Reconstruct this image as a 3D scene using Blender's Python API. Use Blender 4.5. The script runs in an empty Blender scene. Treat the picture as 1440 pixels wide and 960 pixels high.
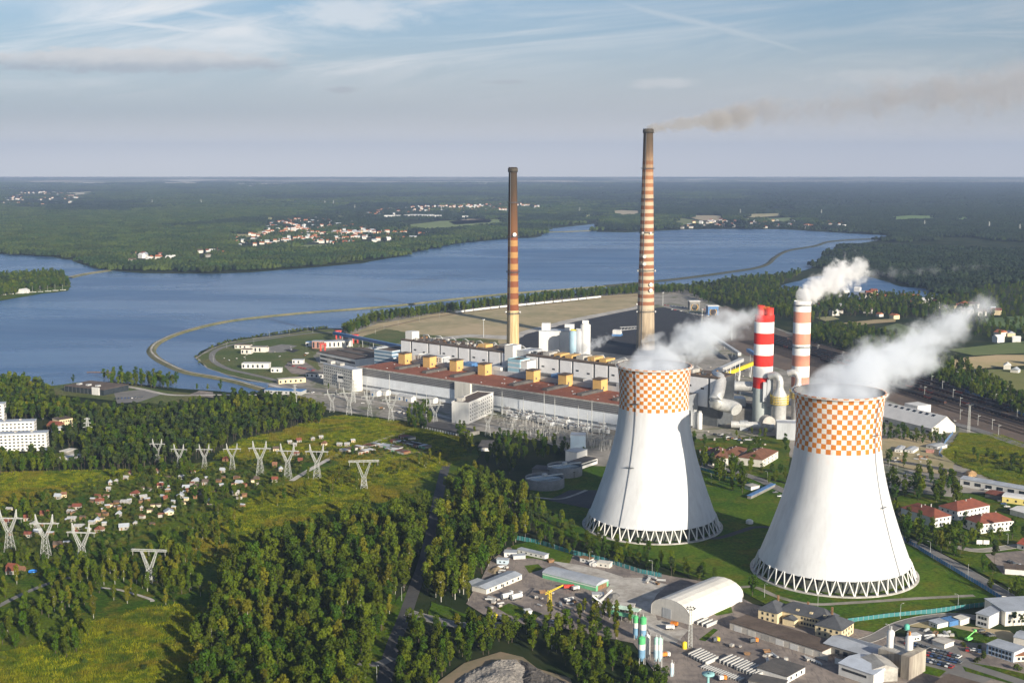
import bpy, bmesh, math, random
import numpy as np
from mathutils import Vector, Matrix, noise
from mathutils.geometry import tessellate_polygon
R = math.radians
random.seed(7)
C = bpy.context.scene.collection
SC = bpy.context.scene

# ------------------------------------------------------------------ camera
CAM_H, FPX, TILT = 250.0, 1800.0, R(7.8)
cam = bpy.data.cameras.new('camera'); cam.sensor_width = 36; cam.lens = 45
cam.clip_start = 1; cam.clip_end = 90000
camo = bpy.data.objects.new('camera', cam); C.objects.link(camo)
camo.location = (0, 0, CAM_H); camo.rotation_euler = (math.pi/2 - TILT, 0, 0)
SC.camera = camo

# ------------------------------------------------------------------ light
SUN_EL, SUN_AZ = R(18.5), R(33)             # the sun stands behind the camera, to its right
sdir = Vector((math.sin(SUN_AZ)*math.cos(SUN_EL), -math.cos(SUN_AZ)*math.cos(SUN_EL), math.sin(SUN_EL)))
sl = bpy.data.lights.new('sun', 'SUN'); sl.energy = 4.9; sl.angle = R(0.5); sl.color = (1.0, 0.90, 0.75)
so = bpy.data.objects.new('sun', sl); C.objects.link(so); so.location = sdir*3000
so.rotation_euler = (-sdir).to_track_quat('-Z', 'Y').to_euler()
SC.view_settings.view_transform = 'Standard'; SC.view_settings.look = 'None'
SC.view_settings.exposure = 0.82; SC.view_settings.gamma = 1; SC.view_settings.use_curve_mapping = False
SC.cycles.max_bounces = 5; SC.cycles.diffuse_bounces = 2; SC.cycles.glossy_bounces = 2
SC.cycles.transmission_bounces = 3; SC.cycles.volume_bounces = 3; SC.cycles.transparent_max_bounces = 6
SC.cycles.volume_step_rate = 1.0; SC.cycles.volume_max_steps = 128
SC.cycles.use_denoising = True; SC.cycles.use_adaptive_sampling = True; SC.cycles.adaptive_threshold = 0.02

class NT:
    """small node-tree helper"""
    def __init__(s, nt): s.nt = nt; nt.nodes.clear()
    def n(s, t, ins=None, **kw):
        x = s.nt.nodes.new(t)
        for k, v in kw.items(): setattr(x, k, v)
        for k, v in (ins or {}).items():
            i = x.inputs[k]
            if isinstance(v, bpy.types.NodeSocket): s.nt.links.new(v, i)
            elif isinstance(v, bpy.types.Node): s.nt.links.new(v.outputs[0], i)
            else: i.default_value = v
        return x
    def m(s, op, a, b=0.0, c=0.0, clamp=False):
        return s.n('ShaderNodeMath', {0: a, 1: b, 2: c}, operation=op, use_clamp=clamp).outputs[0]
    def vm(s, op, a, b=(0, 0, 0)):
        x = s.n('ShaderNodeVectorMath', {0: a}, operation=op)
        if op == 'SCALE': s.n; x.inputs['Scale'].default_value = b if isinstance(b, float) else 1
        else:
            if isinstance(b, (bpy.types.NodeSocket,)): s.nt.links.new(b, x.inputs[1])
            else: x.inputs[1].default_value = b
        return x.outputs[1] if op in ('LENGTH', 'DOT_PRODUCT', 'DISTANCE') else x.outputs[0]
    def sm(s, v, a, b, x=0.0, y=1.0):
        r = s.n('ShaderNodeMapRange', {0: v, 1: a, 2: b, 3: x, 4: y}, interpolation_type='SMOOTHSTEP'); return r.outputs[0]
    def mix(s, f, a, b, blend='MIX'):
        x = s.n('ShaderNodeMix', data_type='RGBA', blend_type=blend)
        for i, v in ((0, f), (6, a), (7, b)):
            if isinstance(v, bpy.types.NodeSocket): s.nt.links.new(v, x.inputs[i])
            elif i == 0: x.inputs[0].default_value = v
            else: x.inputs[i].default_value = (*v[:3], 1)
        return x.outputs[2]
    def noise(s, vec, sc, det=3, rough=.55, dist=0.0, out=0):
        x = s.n('ShaderNodeTexNoise', {'Scale': sc, 'Detail': det, 'Roughness': rough, 'Distortion': dist})
        if vec is not None: s.nt.links.new(vec, x.inputs['Vector'])
        return x.outputs[out]
    def xyz(s, v):
        return s.n('ShaderNodeSeparateXYZ', {0: v}).outputs
    def comb(s, x, y, z):
        return s.n('ShaderNodeCombineXYZ', {0: x, 1: y, 2: z}).outputs[0]

# ------------------------------------------------------------------ sky
world = bpy.data.worlds.new('World'); SC.world = world; world.use_nodes = True
t = NT(world.node_tree)
sky = t.n('ShaderNodeTexSky', sky_type='NISHITA', sun_disc=False, sun_elevation=SUN_EL, sun_rotation=math.pi - SUN_AZ,
          altitude=250, air_density=1.0, dust_density=1.6, ozone_density=2.2)
gen = t.n('ShaderNodeTexCoord').outputs['Generated']
x, y, z = t.xyz(gen)
zc = t.m('MAXIMUM', z, 0.0)
den = t.m('ADD', zc, 0.035)
px_, py_ = t.m('DIVIDE', x, den), t.m('DIVIDE', y, den)            # where the view meets a high cloud layer
pl = t.comb(px_, py_, 0.0)
az = t.m('DIVIDE', x, t.m('MAXIMUM', y, 0.05)); el = t.m('DIVIDE', z, t.m('MAXIMUM', y, 0.05))
# cirrus: long thin streaks
st = t.comb(t.m('MULTIPLY', az, 3.2), t.m('MULTIPLY', t.m('ADD', el, t.m('MULTIPLY', az, -0.10)), 26.0), 0.0)
c1 = t.noise(st, 1.0, 6, .62, 1.2)
c2 = t.noise(t.comb(t.m('MULTIPLY', az, 1.6), t.m('MULTIPLY', el, 9.0), 3.0), 1.0, 4, .6, .5)
cir = t.m('MULTIPLY', t.sm(c1, .38, .78), t.sm(c2, .33, .66))
cir = t.m('MULTIPLY', cir, t.sm(el, 0.02, .09))
# contrails: straight lines, a little ragged
rag = t.m('MULTIPLY', t.m('SUBTRACT', t.noise(t.comb(t.m('MULTIPLY', az, 30), t.m('MULTIPLY', el, 30), 1), 1.0, 3), .5), .006)
def contrail(x0, y0, x1, y1, w, s):
    a0, e0 = (x0-720)/1800, math.tan(math.atan((480-y0)/1800) - TILT)
    a1, e1 = (x1-720)/1800, math.tan(math.atan((480-y1)/1800) - TILT)
    k = (e1-e0)/(a1-a0)
    d = t.m('ABSOLUTE', t.m('ADD', t.m('SUBTRACT', el, t.m('MULTIPLY_ADD', az, k, e0-k*a0)), rag))
    v = t.sm(d, 0.0, w, s, 0.0)
    lo, hi = min(a0, a1), max(a0, a1)
    return t.m('MULTIPLY', v, t.m('MULTIPLY', t.sm(az, lo-.02, lo+.03), t.sm(az, hi-.03, hi+.02, 1, 0)))
tr = contrail(100, 20, 430, 62, .0035, .55)
for a in ((200, 26, 330, -4, .006, .7), (250, 8, 440, 52, .004, .4), (860, 2, 1085, 60, .005, .35), (980, 36, 1120, 72, .003, .3),
          (540, 82, 900, 62, .003, .25), (1000, 60, 1440, 20, .006, .2)):
    tr = t.m('MAXIMUM', tr, contrail(*a))
# a low cumulus bank on the left
e = lambda yy: math.tan(math.atan((480-yy)/1800) - TILT)
nb = t.noise(t.comb(t.m('MULTIPLY', az, 42), t.m('MULTIPLY', el, 110), 5), 1.0, 6, .62)
ce = t.m('DIVIDE', t.m('SUBTRACT', el, e(86)), .0105); ca = t.m('DIVIDE', t.m('SUBTRACT', az, (190-720)/1800), .135)
rr = t.m('SQRT', t.m('ADD', t.m('MULTIPLY', ce, ce), t.m('MULTIPLY', ca, ca)))
cum = t.sm(t.m('ADD', rr, t.m('MULTIPLY', t.m('SUBTRACT', nb, .5), 1.7)), .55, 1.15, .8, 0)
def wisp(xx, yy, wx, wy, s):
    ce = t.m('DIVIDE', t.m('SUBTRACT', el, e(yy)), wy); ca = t.m('DIVIDE', t.m('SUBTRACT', az, (xx-720)/1800), wx)
    r2 = t.m('SQRT', t.m('ADD', t.m('MULTIPLY', ce, ce), t.m('MULTIPLY', ca, ca)))
    return t.sm(t.m('ADD', r2, t.m('MULTIPLY', t.m('SUBTRACT', nb, .5), 1.5)), .3, 1.2, s, 0)
grey = t.m('MAXIMUM', wisp(487, 127, .014, .003, .5), wisp(710, 116, .02, .0022, .35))
wh = t.m('MAXIMUM', wisp(500, 20, .06, .014, .55), t.m('MAXIMUM', wisp(930, 118, .03, .005, .45), wisp(1240, 108, .07, .008, .35)))
cloudy = t.m('MAXIMUM', t.m('MAXIMUM', t.m('MULTIPLY', cir, .95), tr), wh)
lum = t.n('ShaderNodeRGBToBW', {0: sky.outputs[0]}).outputs[0]
skyc = t.mix(t.m('MULTIPLY', t.sm(el, .19, .0), .55), sky.outputs[0], t.mix(1.0, t.comb(lum, lum, lum), (.93, .95, 1.04), 'MULTIPLY'))
skyc = t.mix(1.0, skyc, (1.02, 1.12, 1.24), 'MULTIPLY')
whitec = t.mix(1.0, t.comb(lum, lum, lum), (2.0, 1.98, 1.95), 'MULTIPLY')
col = t.mix(cloudy, skyc, whitec)
under = t.sm(t.m('ADD', ce, t.m('MULTIPLY', t.m('SUBTRACT', nb, .5), 1.2)), -.6, .5)
cumc = t.mix(under, (4.4, 4.9, 5.5), (8.2, 8.0, 7.8))
col = t.mix(cum, col, cumc)
col = t.mix(grey, col, (3.2, 3.4, 3.9))
# mauve-grey murk along the horizon, thicker to the right
murk = t.m('MULTIPLY', t.sm(t.m('ADD', el, t.m('MULTIPLY', t.m('SUBTRACT', t.noise(st, .35, 3), .5), .05)), .115, .012), t.sm(az, -.5, .35, .35, .8))
col = t.mix(murk, col, (7.7, 7.3, 6.7))
col = t.mix(t.m('MULTIPLY', t.sm(el, .045, -.002), .9), col, t.mix(t.sm(az, -.4, .35), (16.0, 14.6, 12.4), (12.6, 11.4, 9.8)))
bg = t.n('ShaderNodeBackground', {0: col, 1: 0.053})
t.n('ShaderNodeOutputWorld', {0: bg})

# ------------------------------------------------------------------ pixel <-> ground helpers (survey of the photograph)
def P(px, py, z=0.0):
    dx, dy = (px-720)/FPX, -(py-480)/FPX
    c, s = math.cos(TILT), math.sin(TILT)
    d = (dx, c + dy*s, -s + dy*c)
    k = (CAM_H - z)/-d[2]
    return Vector((d[0]*k, d[1]*k, z))
def Qn(X, Y, Z):
    c, s = math.cos(TILT), math.sin(TILT)
    Zc = Z - CAM_H; f = Y*c - Zc*s; u = Y*s + Zc*c
    return 720 + FPX*X/f, 480 - FPX*u/f
def in_poly(X, Y, poly):
    X = np.asarray(X, float); Y = np.asarray(Y, float); res = np.zeros(X.shape, bool); n = len(poly); j = n-1
    for i in range(n):
        xi, yi = poly[i]; xj, yj = poly[j]
        c = ((yi > Y) != (yj > Y)) & (X < (xj-xi)*(Y-yi)/((yj-yi) or 1e-9) + xi)
        res ^= c; j = i
    return res

# ------------------------------------------------------------------ object helpers
def tag(o, label=None, cat=None, group=None, kind=None):
    if label: o['label'] = label
    if cat: o['category'] = cat
    if group: o['group'] = group
    if kind: o['kind'] = kind
    return o
def link(name, data, parent=None, loc=None, rz=None, sc=None):
    o = bpy.data.objects.new(name, data); C.objects.link(o)
    if parent: o.parent = parent
    if loc is not None: o.location = loc
    if rz is not None: o.rotation_euler = (0, 0, rz)
    if sc is not None: o.scale = sc
    return o
def thing(name, label, cat, loc=(0, 0, 0), rz=0.0, group=None):
    return tag(link(name, None, None, loc, rz), label, cat, group)
def copy_tree(o, parent=None):
    c = o.copy(); C.objects.link(c); c.parent = parent
    for ch in KIDS.get(o.name, []): copy_tree(ch, c)
    return c
KIDS = {}

class MB:
    """collects shapes into one mesh; mi = material slot"""
    def __init__(s): s.v = []; s.f = []; s.m = []; s.sm = []
    def add(s, vs, fs, mi=0, smooth=False):
        b = len(s.v); s.v += [tuple(v) for v in vs]
        s.f += [tuple(b+i for i in f) for f in fs]; s.m += [mi]*len(fs); s.sm += [smooth]*len(fs); return s
    def box(s, x0, x1, y0, y1, z0, z1, mi=0):
        vs = [(x0,y0,z0),(x1,y0,z0),(x1,y1,z0),(x0,y1,z0),(x0,y0,z1),(x1,y0,z1),(x1,y1,z1),(x0,y1,z1)]
        return s.add(vs, [(0,3,2,1),(4,5,6,7),(0,1,5,4),(1,2,6,5),(2,3,7,6),(3,0,4,7)], mi)
    def prism(s, pts, z0, z1, mi=0):
        n = len(pts)
        vs = [(x, y, z0) for x, y in pts] + [(x, y, z1) for x, y in pts]
        return s.add(vs, [tuple(range(n-1, -1, -1)), tuple(range(n, 2*n))] + [(i, (i+1) % n, n+(i+1) % n, n+i) for i in range(n)], mi)
    def tube(s, p0, p1, r0, r1=None, n=8, mi=0, caps=True, smooth=True):
        r1 = r0 if r1 is None else r1
        p0, p1 = Vector(p0), Vector(p1); d = (p1-p0)
        q = d.to_track_quat('Z', 'Y')
        vs = []
        for p, r in ((p0, r0), (p1, r1)):
            for i in range(n):
                a = 2*math.pi*i/n; vs.append(p + q @ Vector((r*math.cos(a), r*math.sin(a), 0)))
        s.add(vs, [(i, (i+1) % n, n+(i+1) % n, n+i) for i in range(n)], mi, smooth)
        if caps: s.add(vs[:n], [tuple(range(n-1, -1, -1))], mi); s.add(vs[n:], [tuple(range(n))], mi)
        return s
    def bar(s, p0, p1, w, mi=0): return s.tube(p0, p1, w*.7, w*.7, 4, mi, False, False)
    def lathe(s, prof, n=24, mi=0, a0=0, a1=2*math.pi, smooth=True, c=(0, 0)):
        k = len(prof); full = abs(a1-a0-2*math.pi) < 1e-6; m = n if full else n+1; vs = []
        for i in range(m):
            a = a0+(a1-a0)*i/n
            for r, z in prof: vs.append((c[0]+r*math.cos(a), c[1]+r*math.sin(a), z))
        fs = []
        for i in range(n):
            j = (i+1) % m
            for q in range(k-1): fs.append((i*k+q, j*k+q, j*k+q+1, i*k+q+1))
        return s.add(vs, fs, mi, smooth)
    def path(s, pts, rad, n=12, mi=0, caps=True):
        """a round pipe through the points"""
        pts = [Vector(p) for p in pts]; rads = rad if isinstance(rad, (list, tuple)) else [rad]*len(pts); vs = []
        for i, p in enumerate(pts):
            d = (pts[min(i+1, len(pts)-1)] - pts[max(i-1, 0)]).normalized()
            up = Vector((0, 0, 1)) if abs(d.z) < .97 else Vector((1, 0, 0))
            a = d.cross(up).normalized(); b = a.cross(d).normalized()
            vs += [p + (a*math.cos(2*math.pi*k/n) + b*math.sin(2*math.pi*k/n))*rads[i] for k in range(n)]
        fs = [(i*n+k, i*n+(k+1) % n, (i+1)*n+(k+1) % n, (i+1)*n+k) for i in range(len(pts)-1) for k in range(n)]
        s.add(vs, fs, mi, True)
        if caps: s.add(vs[:n], [tuple(range(n-1, -1, -1))], mi); s.add(vs[-n:], [tuple(range(n))], mi)
        return s
    def mesh(s, name, mats):
        me = bpy.data.meshes.new(name); me.from_pydata(s.v, [], s.f); me.validate()
        for m in (mats if isinstance(mats, (list, tuple)) else [mats]): me.materials.append(m)
        if len(me.polygons) == len(s.m):
            me.polygons.foreach_set('material_index', s.m); me.polygons.foreach_set('use_smooth', s.sm)
        return me
    def build(s, name, mats, parent=None, loc=None, rz=None):
        o = link(name, s.mesh(name, mats), parent, loc, rz)
        if parent: KIDS.setdefault(parent.name, []).append(o)
        return o
def bez(pts, n=8):
    """Catmull-Rom through the points"""
    pts = [Vector(p) for p in pts]; out = []
    for i in range(len(pts)-1):
        p0 = pts[max(i-1, 0)]; p1 = pts[i]; p2 = pts[i+1]; p3 = pts[min(i+2, len(pts)-1)]
        for k in range(n):
            u = k/n
            out.append(.5*((2*p1) + (p2-p0)*u + (2*p0-5*p1+4*p2-p3)*u*u + (3*p1-p0-3*p2+p3)*u**3))
    out.append(pts[-1]); return out

# ------------------------------------------------------------------ materials
MATS = {}
def mat(name, c, rough=.8, var=.18, sc=.25, c2=None, metal=0.0, bump=0.0, bsc=2.0, streak=False, rnd=0.0, spec=.35, tex=None):
    """weathered surface: two noise scales pull the colour about; c2 = the second colour; streak = rain marks run down"""
    if name in MATS: return MATS[name]
    m = bpy.data.materials.new(name); m.use_nodes = True; t = NT(m.node_tree); MATS[name] = m
    co = t.n('ShaderNodeTexCoord').outputs['Object']
    if streak: co = t.vm('MULTIPLY', co, (1, 1, .12))
    n1 = t.noise(co, sc, 4, .6); n2 = t.noise(co, sc*6, 3, .6)
    c2 = c2 or tuple(v*(1-var*1.6) for v in c)
    f = t.sm(t.m('ADD', t.m('MULTIPLY', n1, .65), t.m('MULTIPLY', n2, .35)), .36, .66)
    col = t.mix(f, c, c2)
    if tex: col = tex(t, col, co)
    if rnd:
        r = t.n('ShaderNodeObjectInfo').outputs['Random']
        col = t.mix(1.0, col, t.comb(*[t.m('MULTIPLY_ADD', r, rnd*k, 1-rnd*k/2) for k in (1.0, .9, .7)]), 'MULTIPLY')
    b = t.n('ShaderNodeBsdfPrincipled', {'Base Color': col, 'Roughness': rough, 'Metallic': metal, 'Specular IOR Level': spec})
    if bump:
        bp = t.n('ShaderNodeBump', {'Height': t.noise(co, bsc, 4, .6), 'Strength': bump, 'Distance': 1.0})
        t.nt.links.new(bp.outputs[0], b.inputs['Normal'])
    t.n('ShaderNodeOutputMaterial', {0: b}); return m
def bands(axis, period, duty, c, soft=.02):
    """regular stripes (cladding joints, slats) in the surface's own pattern"""
    def f(t, col, co):
        v = t.xyz(t.n('ShaderNodeTexCoord').outputs['Object'])[axis]
        w = t.m('FRACT', t.m('DIVIDE', v, period))
        return t.mix(t.m('LESS_THAN', w, duty), col, c)
    return f
def grass_mat(name, g, yl, br, sc=.02, bump=.6):
    if name in MATS: return MATS[name]
    m = bpy.data.materials.new(name); m.use_nodes = True; t = NT(m.node_tree); MATS[name] = m
    co = t.n('ShaderNodeTexCoord').outputs['Object']
    a = t.sm(t.noise(co, sc, 5, .65, .6), .40, .62); b = t.sm(t.noise(t.vm('ADD', co, (91, 7, 0)), sc*2.3, 5, .7), .46, .68)
    fine = t.noise(co, .45, 4, .7)
    col = t.mix(a, g, yl); col = t.mix(t.m('MULTIPLY', b, .8), col, br)
    col = t.mix(1.0, col, t.comb(*[t.sm(fine, .25, .75, .55, 1.4)]*3), 'MULTIPLY')
    bs = t.n('ShaderNodeBsdfPrincipled', {'Base Color': col, 'Roughness': .95, 'Specular IOR Level': .1})
    bp = t.n('ShaderNodeBump', {'Height': t.noise(co, .5, 5, .7), 'Strength': bump, 'Distance': 1.5})
    t.nt.links.new(bp.outputs[0], bs.inputs['Normal'])
    t.n('ShaderNodeOutputMaterial', {0: bs}); return m
def leaf_mat(name, c, c2, tr=.25):
    if name in MATS: return MATS[name]
    m = bpy.data.materials.new(name); m.use_nodes = True; t = NT(m.node_tree); MATS[name] = m
    co = t.n('ShaderNodeTexCoord').outputs['Object']
    r = t.n('ShaderNodeObjectInfo').outputs['Random']
    f = t.m('ADD', t.m('MULTIPLY', t.noise(co, .9, 2), .5), t.m('MULTIPLY', r, .6))
    col = t.mix(t.sm(f, .25, .85), c, c2)
    r2 = t.m('FRACT', t.m('MULTIPLY', r, 17.31))
    col = t.mix(1.0, col, t.comb(*[t.m('MULTIPLY_ADD', r2, .7, .65)]*3), 'MULTIPLY')
    d = t.n('ShaderNodeBsdfPrincipled', {'Base Color': col, 'Roughness': .7, 'Specular IOR Level': .15})
    tl = t.n('ShaderNodeBsdfTranslucent', {0: t.mix(1.0, col, (1.3, 1.4, .7), 'MULTIPLY')})
    mx = t.n('ShaderNodeMixShader', {0: tr, 1: d.outputs[0], 2: tl.outputs[0]})
    t.n('ShaderNodeOutputMaterial', {0: mx}); return m

M_white = mat('white_paint', (.68, .67, .64), .6, .10, .08, streak=True)
M_wall_pale = mat('pale_render', (.66, .63, .56), .8, .14, .2, streak=True)
M_cream = mat('cream_render', (.70, .58, .36), .8, .12, .2, streak=True)
M_yellow = mat('yellow_cladding', (.62, .39, .14), .6, .08, .2)
M_grey = mat('grey_cladding', (.42, .44, .46), .6, .15, .15, streak=True)
M_dgrey = mat('dark_grey_metal', (.10, .11, .12), .6, .2, .3)
M_steel = mat('galvanised_steel', (.62, .62, .60), .45, .15, .3, metal=.3)
M_pylon = mat('pylon_steel', (.44, .45, .43), .5, .1, .3)
M_conc = mat('concrete', (.46, .44, .40), .9, .25, .12, bump=.2)
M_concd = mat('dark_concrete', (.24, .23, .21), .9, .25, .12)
M_glass = mat('window_glass', (.035, .045, .055), .12, .3, .5, spec=.7)
M_roof_dk = mat('dark_felt_roof', (.075, .072, .07), .9, .3, .12, c2=(.12, .11, .10))
M_roof_br = mat('brown_felt_roof', (.085, .062, .048), .9, .3, .12, c2=(.14, .105, .08))
M_roof_gy = mat('grey_sheet_roof', (.40, .43, .47), .5, .15, .12)
M_roof_red = mat('red_tile_roof', (.20, .06, .035), .85, .3, .3, c2=(.13, .045, .03), rnd=.25)
M_roof_fade = mat('faded_tile_roof', (.22, .11, .065), .85, .3, .3, rnd=.3)
M_roof_or = mat('orange_tile_roof', (.40, .14, .06), .85, .3, .3, rnd=.3)
M_blue = mat('blue_paint', (.08, .20, .42), .5, .15, .3)
M_green = mat('green_paint', (.16, .46, .24), .5, .12, .3)
M_red = mat('red_paint', (.55, .05, .03), .5, .15, .3)
M_orange = mat('orange_paint', (.70, .22, .03), .5, .12, .3)
M_yell2 = mat('bright_yellow_paint', (.80, .58, .03), .5, .1, .3)
M_wood = mat('timber', (.28, .16, .08), .9, .3, .5)
M_bark = mat('bark', (.10, .08, .06), .95, .3, .8)
M_birch = mat('birch_bark', (.50, .48, .42), .9, .4, .8)
M_black = mat('black_rubber', (.02, .02, .02), .8, .1)
M_asph = mat('asphalt', (.050, .050, .052), .92, .2, .06, c2=(.075, .073, .070))
M_asph2 = mat('worn_asphalt', (.15, .145, .14), .95, .2, .04, c2=(.21, .20, .18))
M_pave = mat('concrete_paving', (.33, .30, .26), .95, .25, .03, c2=(.17, .16, .13), tex=lambda t, c, co: t.mix(t.m('MULTIPLY', t.sm(t.noise(co, .012, 5, .7, 1.0), .54, .62), .7), c, (.09, .11, .035)))
M_yard = mat('yard_concrete', (.30, .25, .21), .95, .25, .035, c2=(.14, .12, .11), tex=lambda t, c, co: t.mix(t.m('MULTIPLY', t.sm(t.noise(t.vm('MULTIPLY', co, (.35, .05, 1)), 1.0, 5, .7, 1.5), .52, .66), .5), c, (.075, .07, .07)))
M_pale = mat('pale_dust', (.52, .49, .44), .95, .3, .05, c2=(.30, .27, .23))
M_dirt = mat('bare_earth', (.26, .19, .12), .95, .3, .03, c2=(.17, .15, .09))
M_sand = mat('sandy_field', (.44, .34, .20), .95, .3, .01, c2=(.27, .24, .12))
M_coal = mat('coal', (.018, .018, .021), .85, .3, .06, c2=(.032, .030, .031), bump=.5, bsc=.3)
M_meadow = grass_mat('meadow_grass', (.070, .125, .006), (.17, .19, .006), (.21, .17, .010), .013)
M_lawn = grass_mat('lawn_grass', (.042, .095, .004), (.075, .125, .006), (.12, .12, .012), .02, .3)
M_rough = grass_mat('rough_grass', (.040, .088, .005), (.085, .125, .006), (.15, .125, .014), .02)
M_grassf = grass_mat('far_grass', (.075, .11, .03), (.13, .145, .05), (.16, .14, .06), .006)
M_leafA = leaf_mat('broadleaf_foliage', (.034, .076, .004), (.098, .125, .006))
M_leafB = leaf_mat('birch_foliage', (.062, .098, .006), (.140, .135, .008))
M_leafC = leaf_mat('pine_needles', (.018, .038, .010), (.045, .062, .014), .1)
M_leafD = leaf_mat('shrub_foliage', (.048, .080, .014), (.10, .115, .018))
M_far = leaf_mat('far_canopy', (.018, .038, .009), (.044, .062, .011), .05)
M_far_shade = leaf_mat('far_shaded_canopy', (.009, .019, .010), (.018, .030, .011), .05)  # darker canopy colour standing in for cloud shade over the right wood
# ================================================================== THE SETTING
XF, YF = 17500.0, 30000.0
def fill(name, pts, z, m, kind='structure', rough=0.0, seg=None, label=None):
    """a ground patch inside a boundary given by ground points; rough = metres of natural wobble"""
    pts = [Vector((p[0], p[1], 0)) for p in pts]; out = []
    for i, p in enumerate(pts):
        q = pts[(i+1) % len(pts)]; L = (q-p).length; n = max(1, min(60, int(L/seg))) if seg else 1
        for k in range(n):
            v = p.lerp(q, k/n)
            if rough: v = v + Vector((noise.noise(v*(.35/rough)+Vector((5, 0, 3))), noise.noise(v*(.35/rough)+Vector((0, 9, 7))), 0))*rough*1.6
            out.append(Vector((v.x, v.y, z)))
    tri = tessellate_polygon([out])
    me = bpy.data.meshes.new(name); me.from_pydata([tuple(v) for v in out], [], [tuple(f) for f in tri]); me.validate()
    bm = bmesh.new(); bm.from_mesh(me); bmesh.ops.recalc_face_normals(bm, faces=bm.faces)
    if bm.faces and sum(f.normal.z for f in bm.faces) < 0: bmesh.ops.reverse_faces(bm, faces=bm.faces)
    bm.to_mesh(me); bm.free(); me.materials.append(m)
    return tag(link(name, me), kind=kind)
ZL = [0.0]
def patch(name, px, m, rough=3.0, seg=15.0, z=None):
    if z is None: ZL[0] += .012; z = ZL[0]
    return fill(name, [P(*p) for p in px], z, m, rough=rough, seg=seg)
def ribbon(name, pts, w, z, m, prof=None, kind='structure'):
    """strip along ground points; prof = [(offset, height)] cross-section"""
    prof = prof or [(-w/2, 0), (w/2, 0)]; k = len(prof); vs = []
    for i, p in enumerate(pts):
        d = (pts[min(i+1, len(pts)-1)] - pts[max(i-1, 0)]); d.z = 0; d.normalize(); nrm = Vector((-d.y, d.x, 0))
        vs += [Vector((p.x, p.y, z)) + nrm*o + Vector((0, 0, h)) for o, h in prof]
    fs = [(i*k+j, (i+1)*k+j, (i+1)*k+j+1, i*k+j+1) for i in range(len(pts)-1) for j in range(k-1)]
    me = bpy.data.meshes.new(name); me.from_pydata([tuple(v) for v in vs], [], fs)
    for q in (m if isinstance(m, list) else [m]): me.materials.append(q)
    bm = bmesh.new(); bm.from_mesh(me)
    if sum(f.normal.z for f in bm.faces) < 0: bmesh.ops.reverse_faces(bm, faces=bm.faces)
    bm.to_mesh(me); bm.free()
    return tag(link(name, me), kind=kind)
def road(name, px, w, m=None, z=None, kerb=True):
    if z is None: ZL[0] += .012; z = ZL[0]
    pts = bez([P(*p) for p in px], 6)
    o = ribbon(name, pts, w, z+.05, m or M_asph)
    if kerb:
        ribbon('kerb', pts, 0, z, M_conc, [(-w/2-.35, 0), (-w/2-.35, .16), (-w/2, .16), (-w/2, 0)])
        ribbon('kerb', pts, 0, z, M_conc, [(w/2, 0), (w/2, .16), (w/2+.35, .16), (w/2+.35, 0)])
    return o

# ground sheet: forest floor and scrub near by, woods and farmland far off
m = bpy.data.materials.new('ground'); m.use_nodes = True; t = NT(m.node_tree)
co = t.n('ShaderNodeTexCoord').outputs['Object']
n1 = t.noise(co, .0012, 5, .6); n2 = t.noise(co, .02, 4, .6)
base = t.mix(t.sm(n1, .4, .6), (.014, .026, .010), (.024, .038, .012)); base = t.mix(t.sm(n2, .4, .7), base, (.045, .05, .02))
yy = t.xyz(co)[1]
strips = t.noise(t.vm('MULTIPLY', co, (.00035, .0011, 1)), 1.0, 5, .65, .4)
farm = t.m('MULTIPLY', t.sm(strips, .46, .55), t.sm(t.m('ADD', yy, t.m('MULTIPLY', t.m('SUBTRACT', t.noise(co, .0003, 4), .5), 14000.0)), 12500, 17500))
vo = t.n('ShaderNodeTexVoronoi', {'Scale': .0016, 'Vector': co}, feature='F1')
fc = t.mix(t.sm(t.xyz(vo.outputs['Color'])[0], .3, .8), (.50, .43, .33), (.15, .17, .09))
base = t.mix(farm, base, fc)
b = t.n('ShaderNodeBsdfPrincipled', {'Base Color': base, 'Roughness': 1.0, 'Specular IOR Level': .05})
t.n('ShaderNodeOutputMaterial', {0: b})
fill('ground', [(-XF, -800), (XF, -800), (XF, YF), (-XF, YF)], 0, m)

# water
m = bpy.data.materials.new('lake_water'); m.use_nodes = True; t = NT(m.node_tree)
co = t.n('ShaderNodeTexCoord').outputs['Object']
w1 = t.noise(t.vm('MULTIPLY', co, (.0012, .006, 1)), 1.0, 5, .6, 1.0)
w2 = t.noise(t.vm('MULTIPLY', co, (.0006, .0022, 1)), 1.0, 4, .6, 1.5)
col = t.mix(t.sm(w1, .35, .68), (.028, .082, .195), (.042, .108, .235))
w3 = t.noise(t.vm('MULTIPLY', co, (.0004, .009, 1)), 1.0, 4, .65, 2.0)
col = t.mix(t.m('MULTIPLY', t.sm(w3, .56, .72), .5), col, (.07, .15, .26))
rg = t.m('ADD', t.sm(w2, .35, .65, .20, .34), t.sm(w1, .5, .7, 0, .08))
bp = t.n('ShaderNodeBump', {'Height': t.noise(t.vm('MULTIPLY', co, (.25, .5, 1)), 1.0, 4, .6), 'Strength': .13, 'Distance': .8})
b = t.n('ShaderNodeBsdfPrincipled', {'Base Color': col, 'Roughness': rg, 'IOR': 1.33, 'Normal': bp})
t.n('ShaderNodeOutputMaterial', {0: b}); M_water = m
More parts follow.
